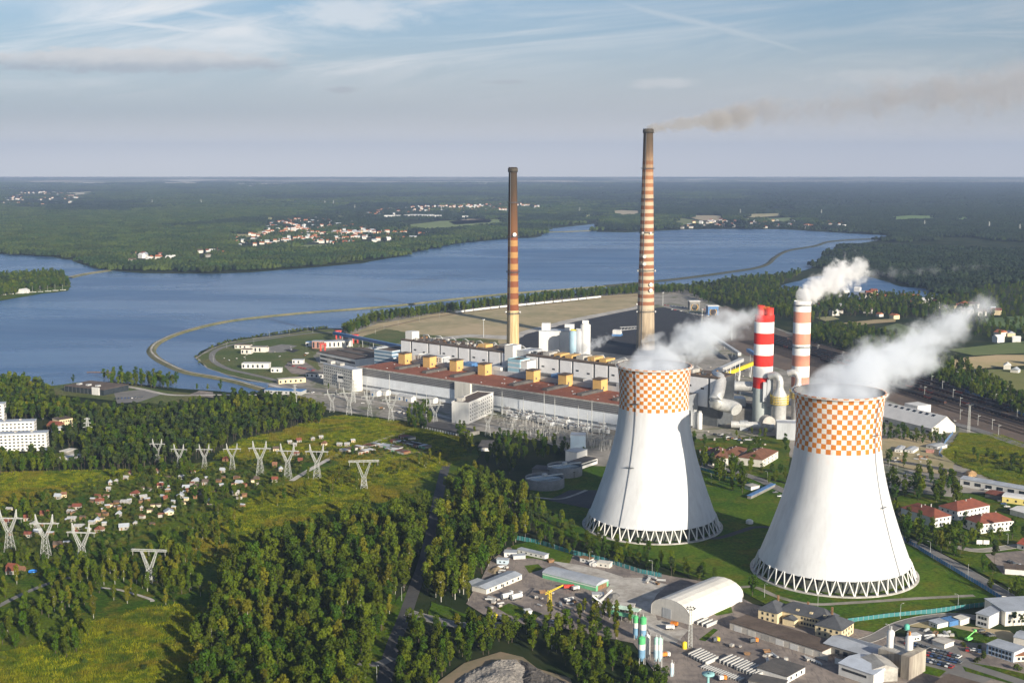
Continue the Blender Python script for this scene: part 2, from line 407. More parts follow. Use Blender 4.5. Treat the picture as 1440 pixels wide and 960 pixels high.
LAKE = [(-90,556),(0,548),(60,543),(110,537),(160,537),(250,546),(300,551),(335,553),(372,550),(377,540),(352,535),(327,529),(305,523),(293,518.5),(280,512),
  (270,503),(282,494),(292,489.5),(318,480),(345,475),(377,471.5),(427,464),(465,461),(480,462),(520,447),(600,436),(700,424),(800,413),(890,405),(960,403.5),
  (990,401),(1010,396),(1050,391),(1100,387),(1130,381),(1145,374),(1162,367),(1172,358),(1181,350),(1195,345),(1247,336),(1247,331),(1190,328),(1100,322.5),
  (1000,322),(960,323),(880,327),(838,326),(846,319),(852,313),(826,316),(790,320),(768,322),(762,332),(752,334),(700,337),(640,343),(600,350.5),(560,361),
  (510,370),(440,376),(350,383),(300,385),(200,384),(160,381),(128,376),(98,365.5),(60,360),(0,357),(-90,354)]
patch('lake', LAKE, M_water, rough=6, seg=60, z=.06)
POND = [(1085,404),(1120,396),(1142,389),(1180,386),(1222,389),(1250,397),(1268,403),(1300,406),(1322,413),(1326,420),(1290,417),(1245,414),(1210,421),(1160,411),(1110,408)]
patch('pond', POND, M_water, rough=4, seg=30, z=.06)
patch('peninsula', [(-90,390),(0,389),(60,386),(92,385),(101,403),(96,409),(60,413),(0,423),(-90,432)], M_rough, rough=6, seg=30, z=.5)
M_shore = mat('stony_bank', (.30, .28, .22), .95, .3, .05)
M_dike = mat('dike_grass', (.20, .18, .09), .95, .3, .02, c2=(.09, .10, .04))
def dike(px, w, h, m=None):
    pts = bez([P(*p) for p in px], 10)
    ribbon('dike', pts, w, 0, m or M_dike, [(-w/2, 0), (-w*.22, h), (w*.22, h), (w/2, 0)])
    ribbon('dike_track', pts, w*.2, h+.1, m or M_pale)
dike([(372,549),(352,543),(330,537),(300,531),(262,524),(234,512),(218,502),(213,492),(226,480),(262,466),(320,452.5),(400,443),(480,436.5),(560,430),(640,421),(720,413),
      (800,407),(850,403)], 13, 2.2)
M_diked = mat('overgrown_bank', (.028, .034, .018), .95, .3, .02, c2=(.045, .045, .03))
dike([(850,403),(895,399),(960,392),(1020,384),(1062,377.5),(1080,371),(1090,362),(1108,353),(1145,346.5),(1165,340.5),(1200,337.5),(1243,336)], 14, 3, M_diked)
dike([(96,391),(118,386),(152,381)], 24, 2.5)
dike([(765,327),(800,326),(845,324)], 20, 2.5)

# plant platform and open land
patch('plant_platform', [(290,519),(283,511),(274,503),(286,495),(296,490.5),(320,481.5),(347,476.5),(378,473),(428,465.5),(465,463),(480,463),(520,449),(600,438.5),(700,427),(800,416),
      (890,408),(960,406),(990,420),(1060,450),(1120,470),(1180,500),(1300,540),(1440,600),(1530,640),(1560,700),(1300,690),(1100,640),(1040,650),(860,700),(830,650),(760,620),(640,600),
      (560,590),(470,578),(400,565),(372,551),(378,540),(353,536),(328,531),(306,525)], M_pave, rough=3, seg=25)
patch('lawn', [(292,517),(284,510),(277,503),(289,496),(298,491),(322,482),(380,474),(428,466),(465,463),(478,466),(470,478),(440,500),(452,518),(430,530),(400,538),(378,538),(352,533),(328,528)], M_grassf, rough=2)
patch('rough_field', [(492,470),(530,455),(600,443),(700,431),(800,420),(900,412),(905,425),(870,440),(800,452),(740,466),(728,480),(640,492),(560,478),(500,485)], M_sand, rough=5, seg=30)
patch('tip_grass', [(470,484),(500,478),(540,462),(590,470),(700,478),(700,486),(560,482),(500,490)], M_grassf, rough=4)
patch('coal_yard', [(728,480),(742,464),(800,449),(870,437),(935,432),(1000,448),(1010,470),(980,500),(880,500),(800,488),(735,489)], M_coal, rough=4)
patch('ash_track', [(560,481),(600,476),(660,470),(720,472),(735,465),(800,449),(900,430),(902,433),(805,453),(742,469),(725,478),(660,474),(600,481)], M_pale, rough=2)
patch('settling_basin', [(372,489),(396,484),(418,486),(400,495),(378,496)], M_concd, rough=.5)
patch('settling_basin', [(398,492),(410,490),(422,492),(412,496)], M_coal, rough=.5)
patch('car_park', [(400,515),(405,509),(430,509),(450,522),(440,528),(410,525)], M_yard, rough=.5)
road('platform_road', [(468,467),(430,469),(380,476),(330,484),(305,492),(298,500),(302,509),(322,519),(352,526),(385,534),(420,545),(470,552),(540,566),(620,585),(720,604),(830,622)], 8, M_asph2, kerb=False)
road('service_road', [(378,540),(420,551),(500,560),(580,575),(660,594),(760,612)], 7, M_pale, kerb=False)

# rail yard
patch('rail_yard', [(985,440),(1020,430),(1110,470),(1180,492),(1260,515),(1340,545),(1440,580),(1560,620),(1560,668),(1440,628),(1340,596),(1300,580),(1180,540),(1100,520),(1000,480)], mat('track_ballast', (.15,.105,.075), .95, .35, .03, c2=(.09,.07,.055)), rough=3)

# far fields and meadows
FIELDS = [([(316,331),(322,329),(350,329.5),(365,332),(345,334)],(.36,.30,.13)),([(355,326),(368,324),(425,320.5),(430,323),(400,327),(360,330)],(.46,.36,.22)),
 ([(355,307),(380,305.5),(398,307),(380,310)],(.36,.33,.13)),([(410,345),(470,344),(498,343),(470,347.5),(430,349)],(.19,.22,.07)),
 ([(560,318),(620,311),(700,308),(720,312),(640,320),(600,323)],(.18,.22,.07)),([(630,312),(660,308),(690,309),(690,313),(640,316)],(.38,.28,.20)),
 ([(855,298),(872,295.5),(903,297),(903,301),(870,302)],(.46,.36,.25)),([(966,303),(1010,303),(1025,306),(1010,311),(985,310),(970,306)],(.40,.31,.20)),([(940,309),(960,307),(1000,314),(960,316)],(.18,.19,.07)),
 ([(1030,303),(1060,301),(1105,300),(1105,303),(1060,306)],(.44,.36,.20)),([(1075,308),(1110,306),(1128,309),(1100,312)],(.16,.2,.07)),
 ([(1240,306),(1280,303),(1330,304),(1320,307),(1260,309)],(.15,.22,.06)),([(1340,306),(1370,305),(1365,309),(1345,309)],(.15,.22,.06)),
 ([(806,304),(830,302),(850,303),(830,306)],(.30,.30,.13)),([(1175,458),(1185,454),(1230,450),(1262,449),(1262,453),(1225,456),(1205,459)],(.38,.28,.15)),
 ([(1320,508),(1345,503),(1400,500),(1440,500),(1500,503),(1500,512),(1440,514),(1400,518),(1360,520),(1325,518)],(.50,.37,.20)),
 ([(1330,492),(1360,488),(1440,480),(1500,478),(1500,496),(1440,497),(1370,500)],(.14,.17,.05)),([(1360,530),(1400,520),(1500,520),(1540,570),(1440,555),(1400,540)],(.18,.18,.05)),
 ([(1385,448),(1440,444),(1520,446),(1520,462),(1440,465),(1390,458)],(.12,.18,.05)),([(1235,462),(1262,455),(1300,465),(1270,480),(1250,475)],(.10,.13,.04)),
 ([(90,334),(130,332),(142,334),(110,337)],(.18,.22,.08)),([(80,272),(130,269.5),(138,272),(100,274.5)],(.52,.45,.34)),([(0,264),(60,262.5),(60,264),(0,266)],(.45,.42,.34)),
 ([(225,253.5),(275,252),(310,253),(260,256)],(.60,.52,.42)),([(455,304),(480,301),(510,302),(480,305)],(.35,.32,.15)),([(236,319),(280,318),(275,320),(238,322)],(.38,.30,.15)),
 ([(60,257),(140,256),(200,257),(120,259)],(.5,.44,.34)),([(960,252),(1000,251),(1010,252.5),(970,253.5)],(.45,.40,.32)),([(600,256),(680,255),(700,256.5),(620,257.5)],(.40,.37,.28)),
 ([(330,259),(420,258),(430,259.5),(340,260.5)],(.42,.37,.28)),([(1150,447),(1170,445),(1180,449),(1160,452)],(.3,.26,.14))]
for pts, c in FIELDS:
    patch('field', pts, mat('field_%d_%d_%d' % tuple(int(v*100) for v in c), c, .95, .2, .008, c2=(c[0]*.75, c[1]*.85, c[2]*.7)), rough=8, seg=60, z=.8)
VILL = [ # (pixel outline, number of single houses)
 ([(325,340),(345,333),(362,322),(400,309),(440,307),(480,312),(530,322),(570,324),(600,330),(590,336),(540,341),(480,345),(420,341),(380,346),(330,348)],130),
 ([(160,374),(168,362),(185,357),(240,362),(240,369),(200,371)],16),([(270,352),(300,352),(320,356),(300,363),(270,363)],14),
 ([(955,322),(955,315),(1020,308),(1060,309),(1110,312),(1190,314),(1190,324),(1100,322),(1000,321)],62),
 ([(480,308),(540,295),(600,290),(640,288),(720,286),(800,290),(700,298),(600,300)],30)]

# near land
patch('scrubland', [(-120,660),(0,664),(200,660),(330,645),(480,600),(640,600),(680,640),(640,700),(560,800),(540,1010),(-260,1030)], M_rough, rough=4, seg=20)
patch('meadow', [(395,607),(440,590),(480,584),(560,592),(620,602),(650,612),(668,628),(640,650),(600,668),(560,690),(500,700),(430,705),(380,715),(330,740),(290,775),(240,775),(300,730),(350,700),(420,672),(480,640),(440,630),(380,640),(330,648),(300,644),(340,618)], M_meadow, rough=5, seg=12)
patch('meadow', [(-80,1010),(-60,930),(60,905),(110,880),(200,855),(262,850),(330,880),(330,960),(300,1040),(0,1040)], M_meadow, rough=4, seg=10)
patch('allotments', [(-80,700),(0,712),(60,690),(130,672),(200,655),(320,648),(420,632),(480,632),(600,610),(640,625),(600,640),(480,650),(420,668),(350,696),(290,722),(180,765),(60,800),(0,800),(-80,820)], M_rough, rough=5, seg=12)
patch('meadow', [(-80,660),(0,664),(60,664),(200,660),(320,646),(440,630),(420,645),(330,655),(200,668),(100,690),(60,710),(0,728),(-80,740)], M_rough, rough=4, seg=10)
patch('garden_path', [(212,664),(226,657),(262,668),(240,672)], M_dirt, rough=2, seg=6)
road('gravel_road', [(410,676),(440,658),(480,637),(530,620),(572,607),(586,600)], 5, M_pale, kerb=False)
patch('garage_court', [(505,642),(560,613),(600,622),(608,636),(560,650)], M_dirt, rough=2)
road('dirt_track', [(-20,862),(30,836),(75,818),(100,812)], 4, M_concd, kerb=False)
road('footpath', [(138,826),(170,830),(210,842),(214,846)], 2.4, M_pale, kerb=False)
road('forest_road', [(628,650),(616,700),(606,750),(596,790),(582,830),(568,870),(552,910),(540,960),(536,1010)], 7.5, M_asph, kerb=False)
road('side_road', [(575,862),(600,869),(640,878),(680,880),(720,878)], 8, M_asph2)
road('side_road', [(505,932),(530,934),(552,925)], 6, M_asph2, kerb=False)
patch('verge', [(540,890),(558,840),(572,832),(566,868),(548,900)], M_lawn, rough=1, seg=6)
patch('verge', [(600,866),(606,846),(640,858),(680,872),(640,876)], M_lawn, rough=1, seg=6)

# tower lawn, yards
patch('lawn', [(745,690),(830,655),(1000,660),(1100,680),(1290,760),(1400,835),(1405,850),(1190,876),(1100,862),(1040,830),(940,800),(850,770),(745,735)], M_lawn, rough=3)
patch('lawn', [(1195,876),(1230,870),(1350,860),(1330,868),(1290,872),(1262,880),(1240,890),(1205,890)], M_lawn, rough=1)
patch('works_yard', [(655,850),(690,790),(715,770),(760,772),(860,790),(950,812),(1000,820),(1060,850),(1180,880),(1260,895),(1440,900),(1560,905),(1600,1040),(880,1040),(930,960),(890,905),(800,885),(740,878),(690,868)], M_yard, rough=1.5)
patch('works_lawn', [(718,768),(745,762),(806,780),(800,796),(752,786),(728,785)], M_lawn, rough=1)
patch('works_lawn', [(736,796),(756,793),(764,800),(745,806)], M_lawn, rough=1)
patch('works_lawn', [(700,855),(716,848),(762,864),(748,872),(715,865)], M_lawn, rough=1)
patch('works_lawn', [(1000,860),(1026,848),(1030,862),(1008,866)], M_lawn, rough=.6)
patch('works_lawn', [(982,900),(1004,884),(1010,886),(992,902)], M_lawn, rough=.6)
patch('dusty_ground', [(775,790),(812,794),(876,812),(880,830),(852,820),(800,800)], M_pale, rough=2)
patch('dusty_ground', [(866,812),(900,812),(938,822),(918,850),(930,872),(960,884),(952,900),(920,888),(898,860),(860,845),(850,832)], M_pale, rough=3)
patch('dusty_ground', [(905,880),(930,872),(968,886),(950,905),(915,895)], M_pale, rough=2)
road('tower_path', [(1030,828),(1060,826),(1095,840),(1140,850),(1200,848),(1290,842),(1370,838)], 4, M_pave, kerb=False)
road('tower_path', [(985,756),(1010,757),(1040,748),(1060,742),(1085,742)], 5, M_asph, kerb=False)
road('loop_road', [(1205,905),(1232,896),(1262,880),(1300,870),(1345,866),(1390,872)], 7, M_asph2)
road('park_road', [(1210,930),(1280,938),(1340,932),(1390,945),(1450,965)], 7, M_asph2, kerb=False)
patch('car_park', [(1278,882),(1310,886),(1345,905),(1352,925),(1420,945),(1380,962),(1330,948),(1272,935),(1272,900)], M_asph2, rough=.5)
patch('dirt_lot', [(1268,880),(1300,874),(1420,888),(1440,905),(1400,905),(1350,900),(1310,885)], M_sand, rough=1.5)
patch('dry_grass', [(1300,884),(1330,880),(1400,895),(1430,905),(1370,905),(1330,896)], M_rough, rough=1.5)
patch('verge', [(1350,930),(1440,948),(1460,965),(1420,962),(1360,945)], M_rough, rough=1)
patch('verge', [(1276,930),(1330,944),(1322,952),(1276,942)], M_lawn, rough=1)
road('tower_street', [(975,648),(1010,658),(1060,672),(1100,690),(1200,730),(1270,758),(1330,788),(1400,828),(1450,858)], 8, M_asph2)
patch('housing_ground', [(1262,700),(1290,690),(1440,700),(1560,720),(1560,870),(1440,840),(1380,805),(1330,780),(1275,750)], M_rough, rough=2)
patch('housing_ground', [(975,618),(1110,612),(1110,680),(1040,665),(980,645)], M_rough, rough=2)
patch('works_lot', [(1238,618),(1300,612),(1345,640),(1340,668),(1300,664),(1236,650)], M_sand, rough=2)
patch('works_lot', [(1236,655),(1300,668),(1350,680),(1340,700),(1262,690),(1236,684)], M_pave, rough=1)
road('works_street', [(1232,646),(1290,654),(1340,664),(1372,674)], 9, M_asph)
patch('scrub_hill', [(1322,640),(1352,610),(1400,610),(1440,624),(1540,650),(1540,700),(1440,690),(1380,668)], M_meadow, rough=4)
road('rail_road', [(1322,592),(1370,604),(1440,628),(1520,655)], 10, M_asph2)
road('house_street', [(1345,770),(1380,775),(1440,768),(1500,770)], 7, M_pave)
patch('car_park', [(1385,780),(1440,775),(1500,790),(1480,815),(1410,808)], M_yard, rough=.5)
patch('basin', [(860,690),(830,716),(770,704),(800,690)], M_asph, rough=1)
road('basin_path', [(752,700),(790,702),(825,690)], 3, M_pale, kerb=False)
patch('gravel_ground', [(615,960),(650,935),(700,918),(735,925),(760,940),(800,955),(820,1020),(600,1020)], M_dirt, rough=2)
patch('pavilion_ground', [(62,545),(110,538),(170,540),(250,552),(300,556),(240,570),(180,566),(80,556)], M_grassf, rough=1)
patch('car_park', [(160,553),(200,548),(225,556),(195,566),(165,568)], M_asph2, rough=.5)
road('shore_road', [(160,541),(200,548),(240,556),(300,556),(370,556)], 7, M_pale, kerb=False)
patch('bathing_ground', [(280,550),(300,552),(300,560),(265,556)], M_yard, rough=.5)
patch('flat_ground', [(-60,648),(60,636),(110,640),(118,650),(60,660),(-60,665)], M_rough, rough=2)
# ================================================================== TREES
def crown_mesh(name, kind, seed, m, n=520):
    """leaf clumps through the crown's volume; unit: metres, base of the trunk at z=0, height about 12"""
    rnd = random.Random(seed); mb = MB(); H = {'A': 13, 'B': 14, 'C': 14, 'D': 5.2}[kind]
    if kind == 'C': lobes = [(rnd.uniform(-1.1, 1.1), rnd.uniform(-1.1, 1.1), rnd.uniform(.60, .93)*H, rnd.uniform(1.0, 1.7), rnd.uniform(.8, 1.3)) for _ in range(9)]
    elif kind == 'D': lobes = [(rnd.uniform(-1.9, 1.9), rnd.uniform(-1.9, 1.9), rnd.uniform(.25, .75)*H, rnd.uniform(1.0, 1.7), rnd.uniform(.9, 1.5)) for _ in range(8)]
    else:
        lobes = []; w = 3.0 if kind == 'A' else 1.9
        for i in range(15):
            h = rnd.uniform(.24, .93); r = w*math.sin(math.pi*min(1, (1-h)*1.25+.12))**.8
            a = rnd.uniform(0, 6.28); q = r*rnd.uniform(.35, .8)
            lobes.append((q*math.cos(a), q*math.sin(a), h*H, rnd.uniform(.9, 1.55)*(1 if kind == 'A' else .8), rnd.uniform(1.0, 1.9)))
        lobes.append((0, 0, .93*H, .8, 1.3))
    for i in range(n):
        lx, ly, lz, lr, lh = lobes[rnd.randrange(len(lobes))]
        u = rnd.gauss(0, 1), rnd.gauss(0, 1), rnd.gauss(0, 1)+.25; L = math.sqrt(sum(k*k for k in u)) or 1
        q = rnd.uniform(.72, 1.08)
        nx, ny, nz = (k/L for k in u)
        c = Vector((lx+nx*lr*q, ly+ny*lr*q, lz+nz*lh*q))
        nn = (Vector((nx, ny, nz)) + Vector((rnd.gauss(0, .45), rnd.gauss(0, .45), rnd.gauss(0, .45)))).normalized()
        s = rnd.uniform(.30, .62); a = nn.orthogonal().normalized(); b = nn.cross(a)
        th = rnd.uniform(0, 6.28); a, b = a*math.cos(th)+b*math.sin(th), b*math.cos(th)-a*math.sin(th)
        mb.add([c+a*s, c+b*s*.8-nn*.12, c-a*s, c-b*s*.8-nn*.10], [(0, 1, 2, 3)])
    return mb.mesh(name, m)
def trunk_mesh(name, kind, seed, m):
    rnd = random.Random(seed); mb = MB(); H = {'A': 9.5, 'B': 11, 'C': 12, 'D': 3}[kind]; r = {'A': .26, 'B': .19, 'C': .2, 'D': .12}[kind]
    mb.tube((0, 0, -.3), (.1, .05, H*.5), r, r*.7, 6); mb.tube((.1, .05, H*.5), (0, 0, H), r*.7, r*.2, 6)
    for i in range(6 if kind != 'D' else 4):
        z = H*rnd.uniform(.35, .85); a = i*2.4; L = rnd.uniform(1.2, 2.3)*(1 if kind in 'A' else .7)
        mb.tube((.06, .03, z), (L*math.cos(a), L*math.sin(a), z+L*.7), r*.35, r*.1, 4)
    return mb.mesh(name, m)
KIND = {'A': (M_leafA, M_bark, 'broadleaf_tree', 4), 'B': (M_leafB, M_birch, 'birch_tree', 3), 'C': (M_leafC, M_bark, 'pine_tree', 3), 'D': (M_leafD, M_bark, 'shrub', 3)}
CR = {k: [crown_mesh('crown', k, 11*i+ord(k), v[0], 620 if k != 'D' else 300) for i in range(v[3])] for k, v in KIND.items()}
TRK = {k: [trunk_mesh('trunk', k, 7*i+ord(k), v[1]) for i in range(v[3])] for k, v in KIND.items()}
SRC = {}
def tree(kind, x, y, s, label, group, rz=None, var=None, sz=None, z=0.0):
    v = KIND[kind]; i = random.randrange(v[3]) if var is None else var
    o = thing(v[2], label, 'shrub' if kind == 'D' else 'tree', (x, y, z), random.uniform(0, 6.28) if rz is None else rz, group)
    o.scale = (s, s, sz or s*random.uniform(.9, 1.12))
    c = link('crown', CR[kind][i], o); t_ = link('trunk', TRK[kind][i], o)
    SRC.setdefault((kind, i), (c, t_)); return o

def scatter(px_poly, step, kinds, excl=(), smin=.8, smax=1.2, jit=.45, keep=1.0, dens=None, seed=1):
    """ground points inside a pixel outline; kinds = {kind: share}"""
    rnd = np.random.default_rng(seed)
    pts = [P(*p) for p in px_poly]; W = [(p.x, p.y) for p in pts]
    x0, x1 = min(p[0] for p in W), max(p[0] for p in W); y0, y1 = min(p[1] for p in W), max(p[1] for p in W)
    gx, gy = np.meshgrid(np.arange(x0, x1, step), np.arange(y0, y1, step)); gx = gx.ravel(); gy = gy.ravel()
    gx = gx + rnd.uniform(-jit, jit, gx.size)*step; gy = gy + rnd.uniform(-jit, jit, gy.size)*step
    ok = in_poly(gx, gy, W) & (rnd.uniform(0, 1, gx.size) < keep)
    for e_ in excl: ok &= ~in_poly(gx, gy, e_)
    gx, gy = gx[ok], gy[ok]; ks = list(kinds); pr = np.array([kinds[k] for k in ks]); pr = pr/pr.sum()
    # kinds come in drifts rather than evenly mixed
    nz = np.array([noise.noise(Vector((a*.012, b*.012, seed))) for a, b in zip(gx, gy)])*.9
    u = np.clip(rnd.uniform(0, 1, gx.size)*.55 + (nz+.5)*.45, 0, .9999); ki = np.searchsorted(np.cumsum(pr), u)
    s = rnd.uniform(smin, smax, gx.size)*(1+.18*nz)
    return [(a, b, ks[min(k, len(ks)-1)], q) for a, b, k, q in zip(gx, gy, ki, s)]
def wp(px): return [(P(*p).x, P(*p).y) for p in px]
def corridor(px, w):
    pts = bez([P(*p) for p in px], 6); L, Rr = [], []
    for i, p in enumerate(pts):
        d = (pts[min(i+1, len(pts)-1)]-pts[max(i-1, 0)]).normalized(); n = Vector((-d.y, d.x, 0))*w/2
        L.append(((p+n).x, (p+n).y)); Rr.append(((p-n).x, (p-n).y))
    return L + Rr[::-1]
EX_ROAD = [corridor([(628,650),(616,700),(606,750),(596,790),(582,830),(568,870),(552,910),(540,960),(536,1010)], 9), corridor([(575,862),(600,869),(640,878),(680,880),(720,878)], 12),
           wp([(540,890),(558,835),(576,832),(566,868),(548,900)]), corridor([(505,932),(530,934),(552,925)], 9)]
EX_BLD = [wp(p) for p in ([(-80,590),(75,592),(75,642),(-80,655)],[(60,540),(170,534),(240,548),(300,548),(330,566),(300,574),(215,582),(150,582),(85,572)],[(78,600),(104,596),(106,616),(80,616)],
          [(78,632),(118,632),(118,656),(78,656)])]
MIX = {'A': .62, 'B': .38}
FOREST = []
FOREST += scatter([(268,1030),(272,950),(270,915),(300,880),(335,862),(312,842),(308,822),(335,800),(385,774),(440,758),(500,740),(560,728),(592,714),(619,704),(614,720),(604,760),(590,812),(572,850),(545,880),(520,930),(508,1030)], 6.9, MIX, EX_ROAD, .72, 1.5, keep=.94, seed=2)
FOREST += scatter([(630,692),(655,680),(700,686),(742,706),(748,750),(715,772),(690,795),(664,820),(660,846),(625,850),(600,842),(600,790),(616,730)], 6.9, MIX, EX_ROAD, .72, 1.5, keep=.94, seed=3)
FOREST += scatter([(560,1030),(560,905),(580,878),(640,890),(700,886),(760,893),(740,905),(690,920),(640,940),(612,965),(600,1030)], 6.2, MIX, EX_ROAD, .7, 1.05, keep=.9, seed=4)
FOREST += scatter([(735,880),(770,874),(815,884),(850,905),(880,925),(900,948),(935,965),(980,1030),(830,1030),(800,960),(760,925),(735,905)], 6.5, {'A': .7, 'B': .3}, (), .6, .9, keep=.72, seed=5)
FOREST += scatter([(800,858),(830,858),(890,872),(905,890),(880,905),(830,890)], 6.5, {'B': .6, 'A': .4}, (), .6, .85, keep=.7, seed=6)
FOREST += scatter([(60,800),(120,800),(200,800),(240,770),(262,790),(275,830),(250,850),(215,838),(180,830),(130,822),(70,832)], 7, MIX, (), .7, 1.1, keep=.72, seed=7)
FOREST += scatter([(-60,870),(-60,930),(0,925),(60,905),(62,880),(120,850),(130,840),(100,835),(40,850)], 7.5, {'D': .4, 'A': .35, 'B': .25}, (), .7, 1.0, keep=.7, seed=8)
FOREST += scatter([(70,925),(75,895),(105,880),(128,880),(130,915),(95,930)], 7.5, {'A': .8, 'B': .2}, (), .6, .9, keep=.8, seed=9)
FOREST += scatter([(-60,830),(0,820),(60,812),(130,806),(240,800),(262,830),(240,852),(200,848),(130,870),(60,900),(-60,925)], 8.5, {'A': .45, 'B': .3, 'D': .25}, [corridor([(-20,862),(30,836),(75,818),(100,812)], 7), corridor([(138,826),(170,830),(210,842),(214,846)], 5)], .5, .95, keep=.5, seed=51)
FOREST += scatter([(262,850),(275,832),(300,848),(345,852),(350,870),(310,868),(300,880)], 7.0, MIX, (), .8, 1.1, keep=.8, seed=10)
BELT = scatter([(236,772),(300,722),(345,700),(390,688),(440,688),(470,680),(500,690),(445,702),(390,712),(340,735),(300,762),(262,790)], 8, {'A': .5, 'B': .3, 'D': .2}, (), .5, .8, keep=.45, seed=11)
BELT += scatter([(-60,930),(60,910),(110,885),(200,860),(262,855),(330,885),(330,1000),(-60,1010)], 16, {'D': 1}, (), .35, .7, keep=.28, seed=52)
BELT += scatter([(0,780),(100,765),(200,770),(300,735),(350,735),(300,790),(240,805),(60,812),(0,820)], 8, {'D': .5, 'A': .3, 'B': .2}, (), .5, .85, keep=.5, seed=53)
BELT += scatter([(430,670),(500,655),(560,652),(640,628),(668,622),(640,645),(600,662),(560,672),(500,690),(455,692)], 9, {'D': .5, 'B': .25, 'A': .25}, (), .5, .8, keep=.42, seed=12)
BELT += scatter([(742,700),(760,718),(800,745),(850,765),(900,775),(960,800),(1010,812),(1005,822),(940,812),(880,798),(800,780),(742,762)], 7.5, {'A': .6, 'C': .4}, (), .55, .85, keep=.8, seed=13)
SHADE = scatter([(640,598),(668,606),(700,612),(760,618),(800,630),(845,655),(800,680),(745,684),(700,662),(660,640),(640,625)], 8.5, {'A': .8, 'B': .2}, [wp([(722,655),(800,640),(860,660),(860,720),(740,720)]), wp([(668,610),(695,610),(695,636),(668,636)])], .5, .9, keep=.62, seed=14)
SHADE += scatter([(570,578),(600,572),(612,592),(600,606),(575,604)], 8, {'A': 1}, (), .6, .9, keep=.7, seed=41)
WEST = scatter([(-90,556),(0,553),(55,548),(95,556),(160,570),(210,570),(260,562),(330,560),(420,572),(462,582),(450,596),(400,604),(330,620),(305,640),(250,652),(180,664),(60,664),(0,668),(-90,672)], 6.6,
          {'C': .45, 'A': .4, 'B': .15}, EX_BLD, .75, 1.1, keep=.88, seed=15)
WEST += scatter([(145,533),(160,530),(205,533),(250,537),(250,546),(200,546),(150,543)], 8, {'A': .8, 'C': .2}, (), .8, 1.15, keep=.7, seed=16)
WEST += scatter([(-60,545),(0,540),(20,540),(55,546),(58,552),(0,556),(-60,560)], 8, {'A': 1}, (), .9, 1.3, keep=.9, seed=17)
GARD = scatter([(-60,720),(0,716),(60,692),(130,675),(210,660),(325,652),(420,640),(560,620),(600,618),(560,640),(480,646),(440,660),(420,668),(345,694),(285,720),(180,762),(60,795),(0,798),(-60,810)], 5.3,
          {'D': .72, 'A': .28}, [corridor([(410,676),(440,658),(480,637),(530,620),(586,600)], 9)], .4, .8, keep=.85, seed=18)
EAST = scatter([(1240,650),(1262,690),(1300,690),(1350,700),(1350,712),(1300,708),(1270,700),(1262,720),(1270,750),(1256,740)], 9, {'A': 1}, (), .9, 1.3, keep=.7, seed=19)
EAST += scatter([(1275,740),(1300,752),(1360,764),(1360,800),(1400,790),(1420,830),(1380,810),(1330,785),(1290,765)], 9, {'A': .8, 'C': .2}, (), .6, .95, keep=.42, seed=20)
EAST += scatter([(1238,606),(1250,604),(1300,612),(1335,618),(1330,628),(1240,618)], 7, {'A': .6, 'D': .4}, (), .5, .8, keep=.8, seed=21)
EAST += scatter([(1345,640),(1370,656),(1440,672),(1500,680),(1500,650),(1440,640),(1380,640)], 8, {'D': .6, 'A': .4}, (), .6, .9, keep=.5, seed=22)
EAST += scatter([(1290,515),(1330,505),(1400,540),(1440,560),(1540,595),(1540,625),(1440,590),(1380,562),(1300,535)], 8, {'A': .7, 'C': .3}, (), .7, 1.1, keep=.9, seed=23)
EAST += scatter([(1130,466),(1200,462),(1260,478),(1290,500),(1290,516),(1240,510),(1180,490),(1130,480)], 9, {'A': .7, 'C': .3}, (), .8, 1.2, keep=.85, seed=24)
EAST += scatter([(1262,760),(1290,700),(1345,696),(1440,705),(1440,760),(1360,770),(1340,790),(1290,770)], 9.5, {'A': .8, 'B': .2}, [wp(q_) for q_ in ([(1283,748),(1283,705),(1345,700),(1345,748)], [(1328,738),(1328,700),(1400,695),(1400,738)], [(1358,758),(1358,715),(1432,712),(1432,758)], [(1385,712),(1385,690),(1500,690),(1500,745),(1420,745)])], .7, 1.1, keep=.8, seed=61)
EAST += scatter([(975,620),(1108,612),(1108,700),(1050,692),(985,668)], 9.5, {'A': .8, 'B': .2}, [wp(q_) for q_ in ([(998,658),(998,622),(1052,615),(1052,658)], [(1070,660),(1070,628),(1098,622),(1098,655)], [(1020,672),(1060,682),(1100,700),(1100,690),(1060,672),(1020,662)], [(980,644),(980,632),(1000,632),(1000,644)], [(1052,704),(1052,680),(1095,680),(1095,704)])], .6, .95, keep=.5, seed=62)
EAST += scatter([(1350,830),(1410,835),(1425,850),(1500,870),(1500,820),(1420,800),(1360,800)], 9, {'A': .7, 'C': .3}, [wp([(1385,780),(1500,770),(1500,830),(1410,815)])], .6, .9, keep=.5, seed=63)
EAST += scatter([(1240,640),(1300,668),(1345,676),(1350,690),(1300,692),(1262,690)], 9, {'A': 1}, [wp([(1236,655),(1290,664),(1290,690),(1236,684)])], .7, 1.0, keep=.55, seed=64)
EAST += scatter([(1000,615),(1110,600),(1110,612),(1010,625)], 12, {'A': .6, 'D': .4}, (), .4, .7, keep=.5, seed=65)
EAST += scatter([(1340,900),(1440,925),(1440,945),(1350,930)], 8, {'D': .8, 'A': .2}, [wp([(1380,905),(1440,905),(1440,940),(1385,925)])], .5, .8, keep=.6, seed=66)
EAST += scatter([(980,640),(1010,640),(1040,650),(1050,690),(1020,688),(985,655)], 9, {'A': 1}, (), .6, 1.0, keep=.5, seed=25)
EAST += scatter([(1340,415),(1440,400),(1540,400),(1560,500),(1440,470),(1380,480),(1340,455)], 13, {'A': .8, 'C': .2}, (), .7, 1.1, keep=.45, seed=26)
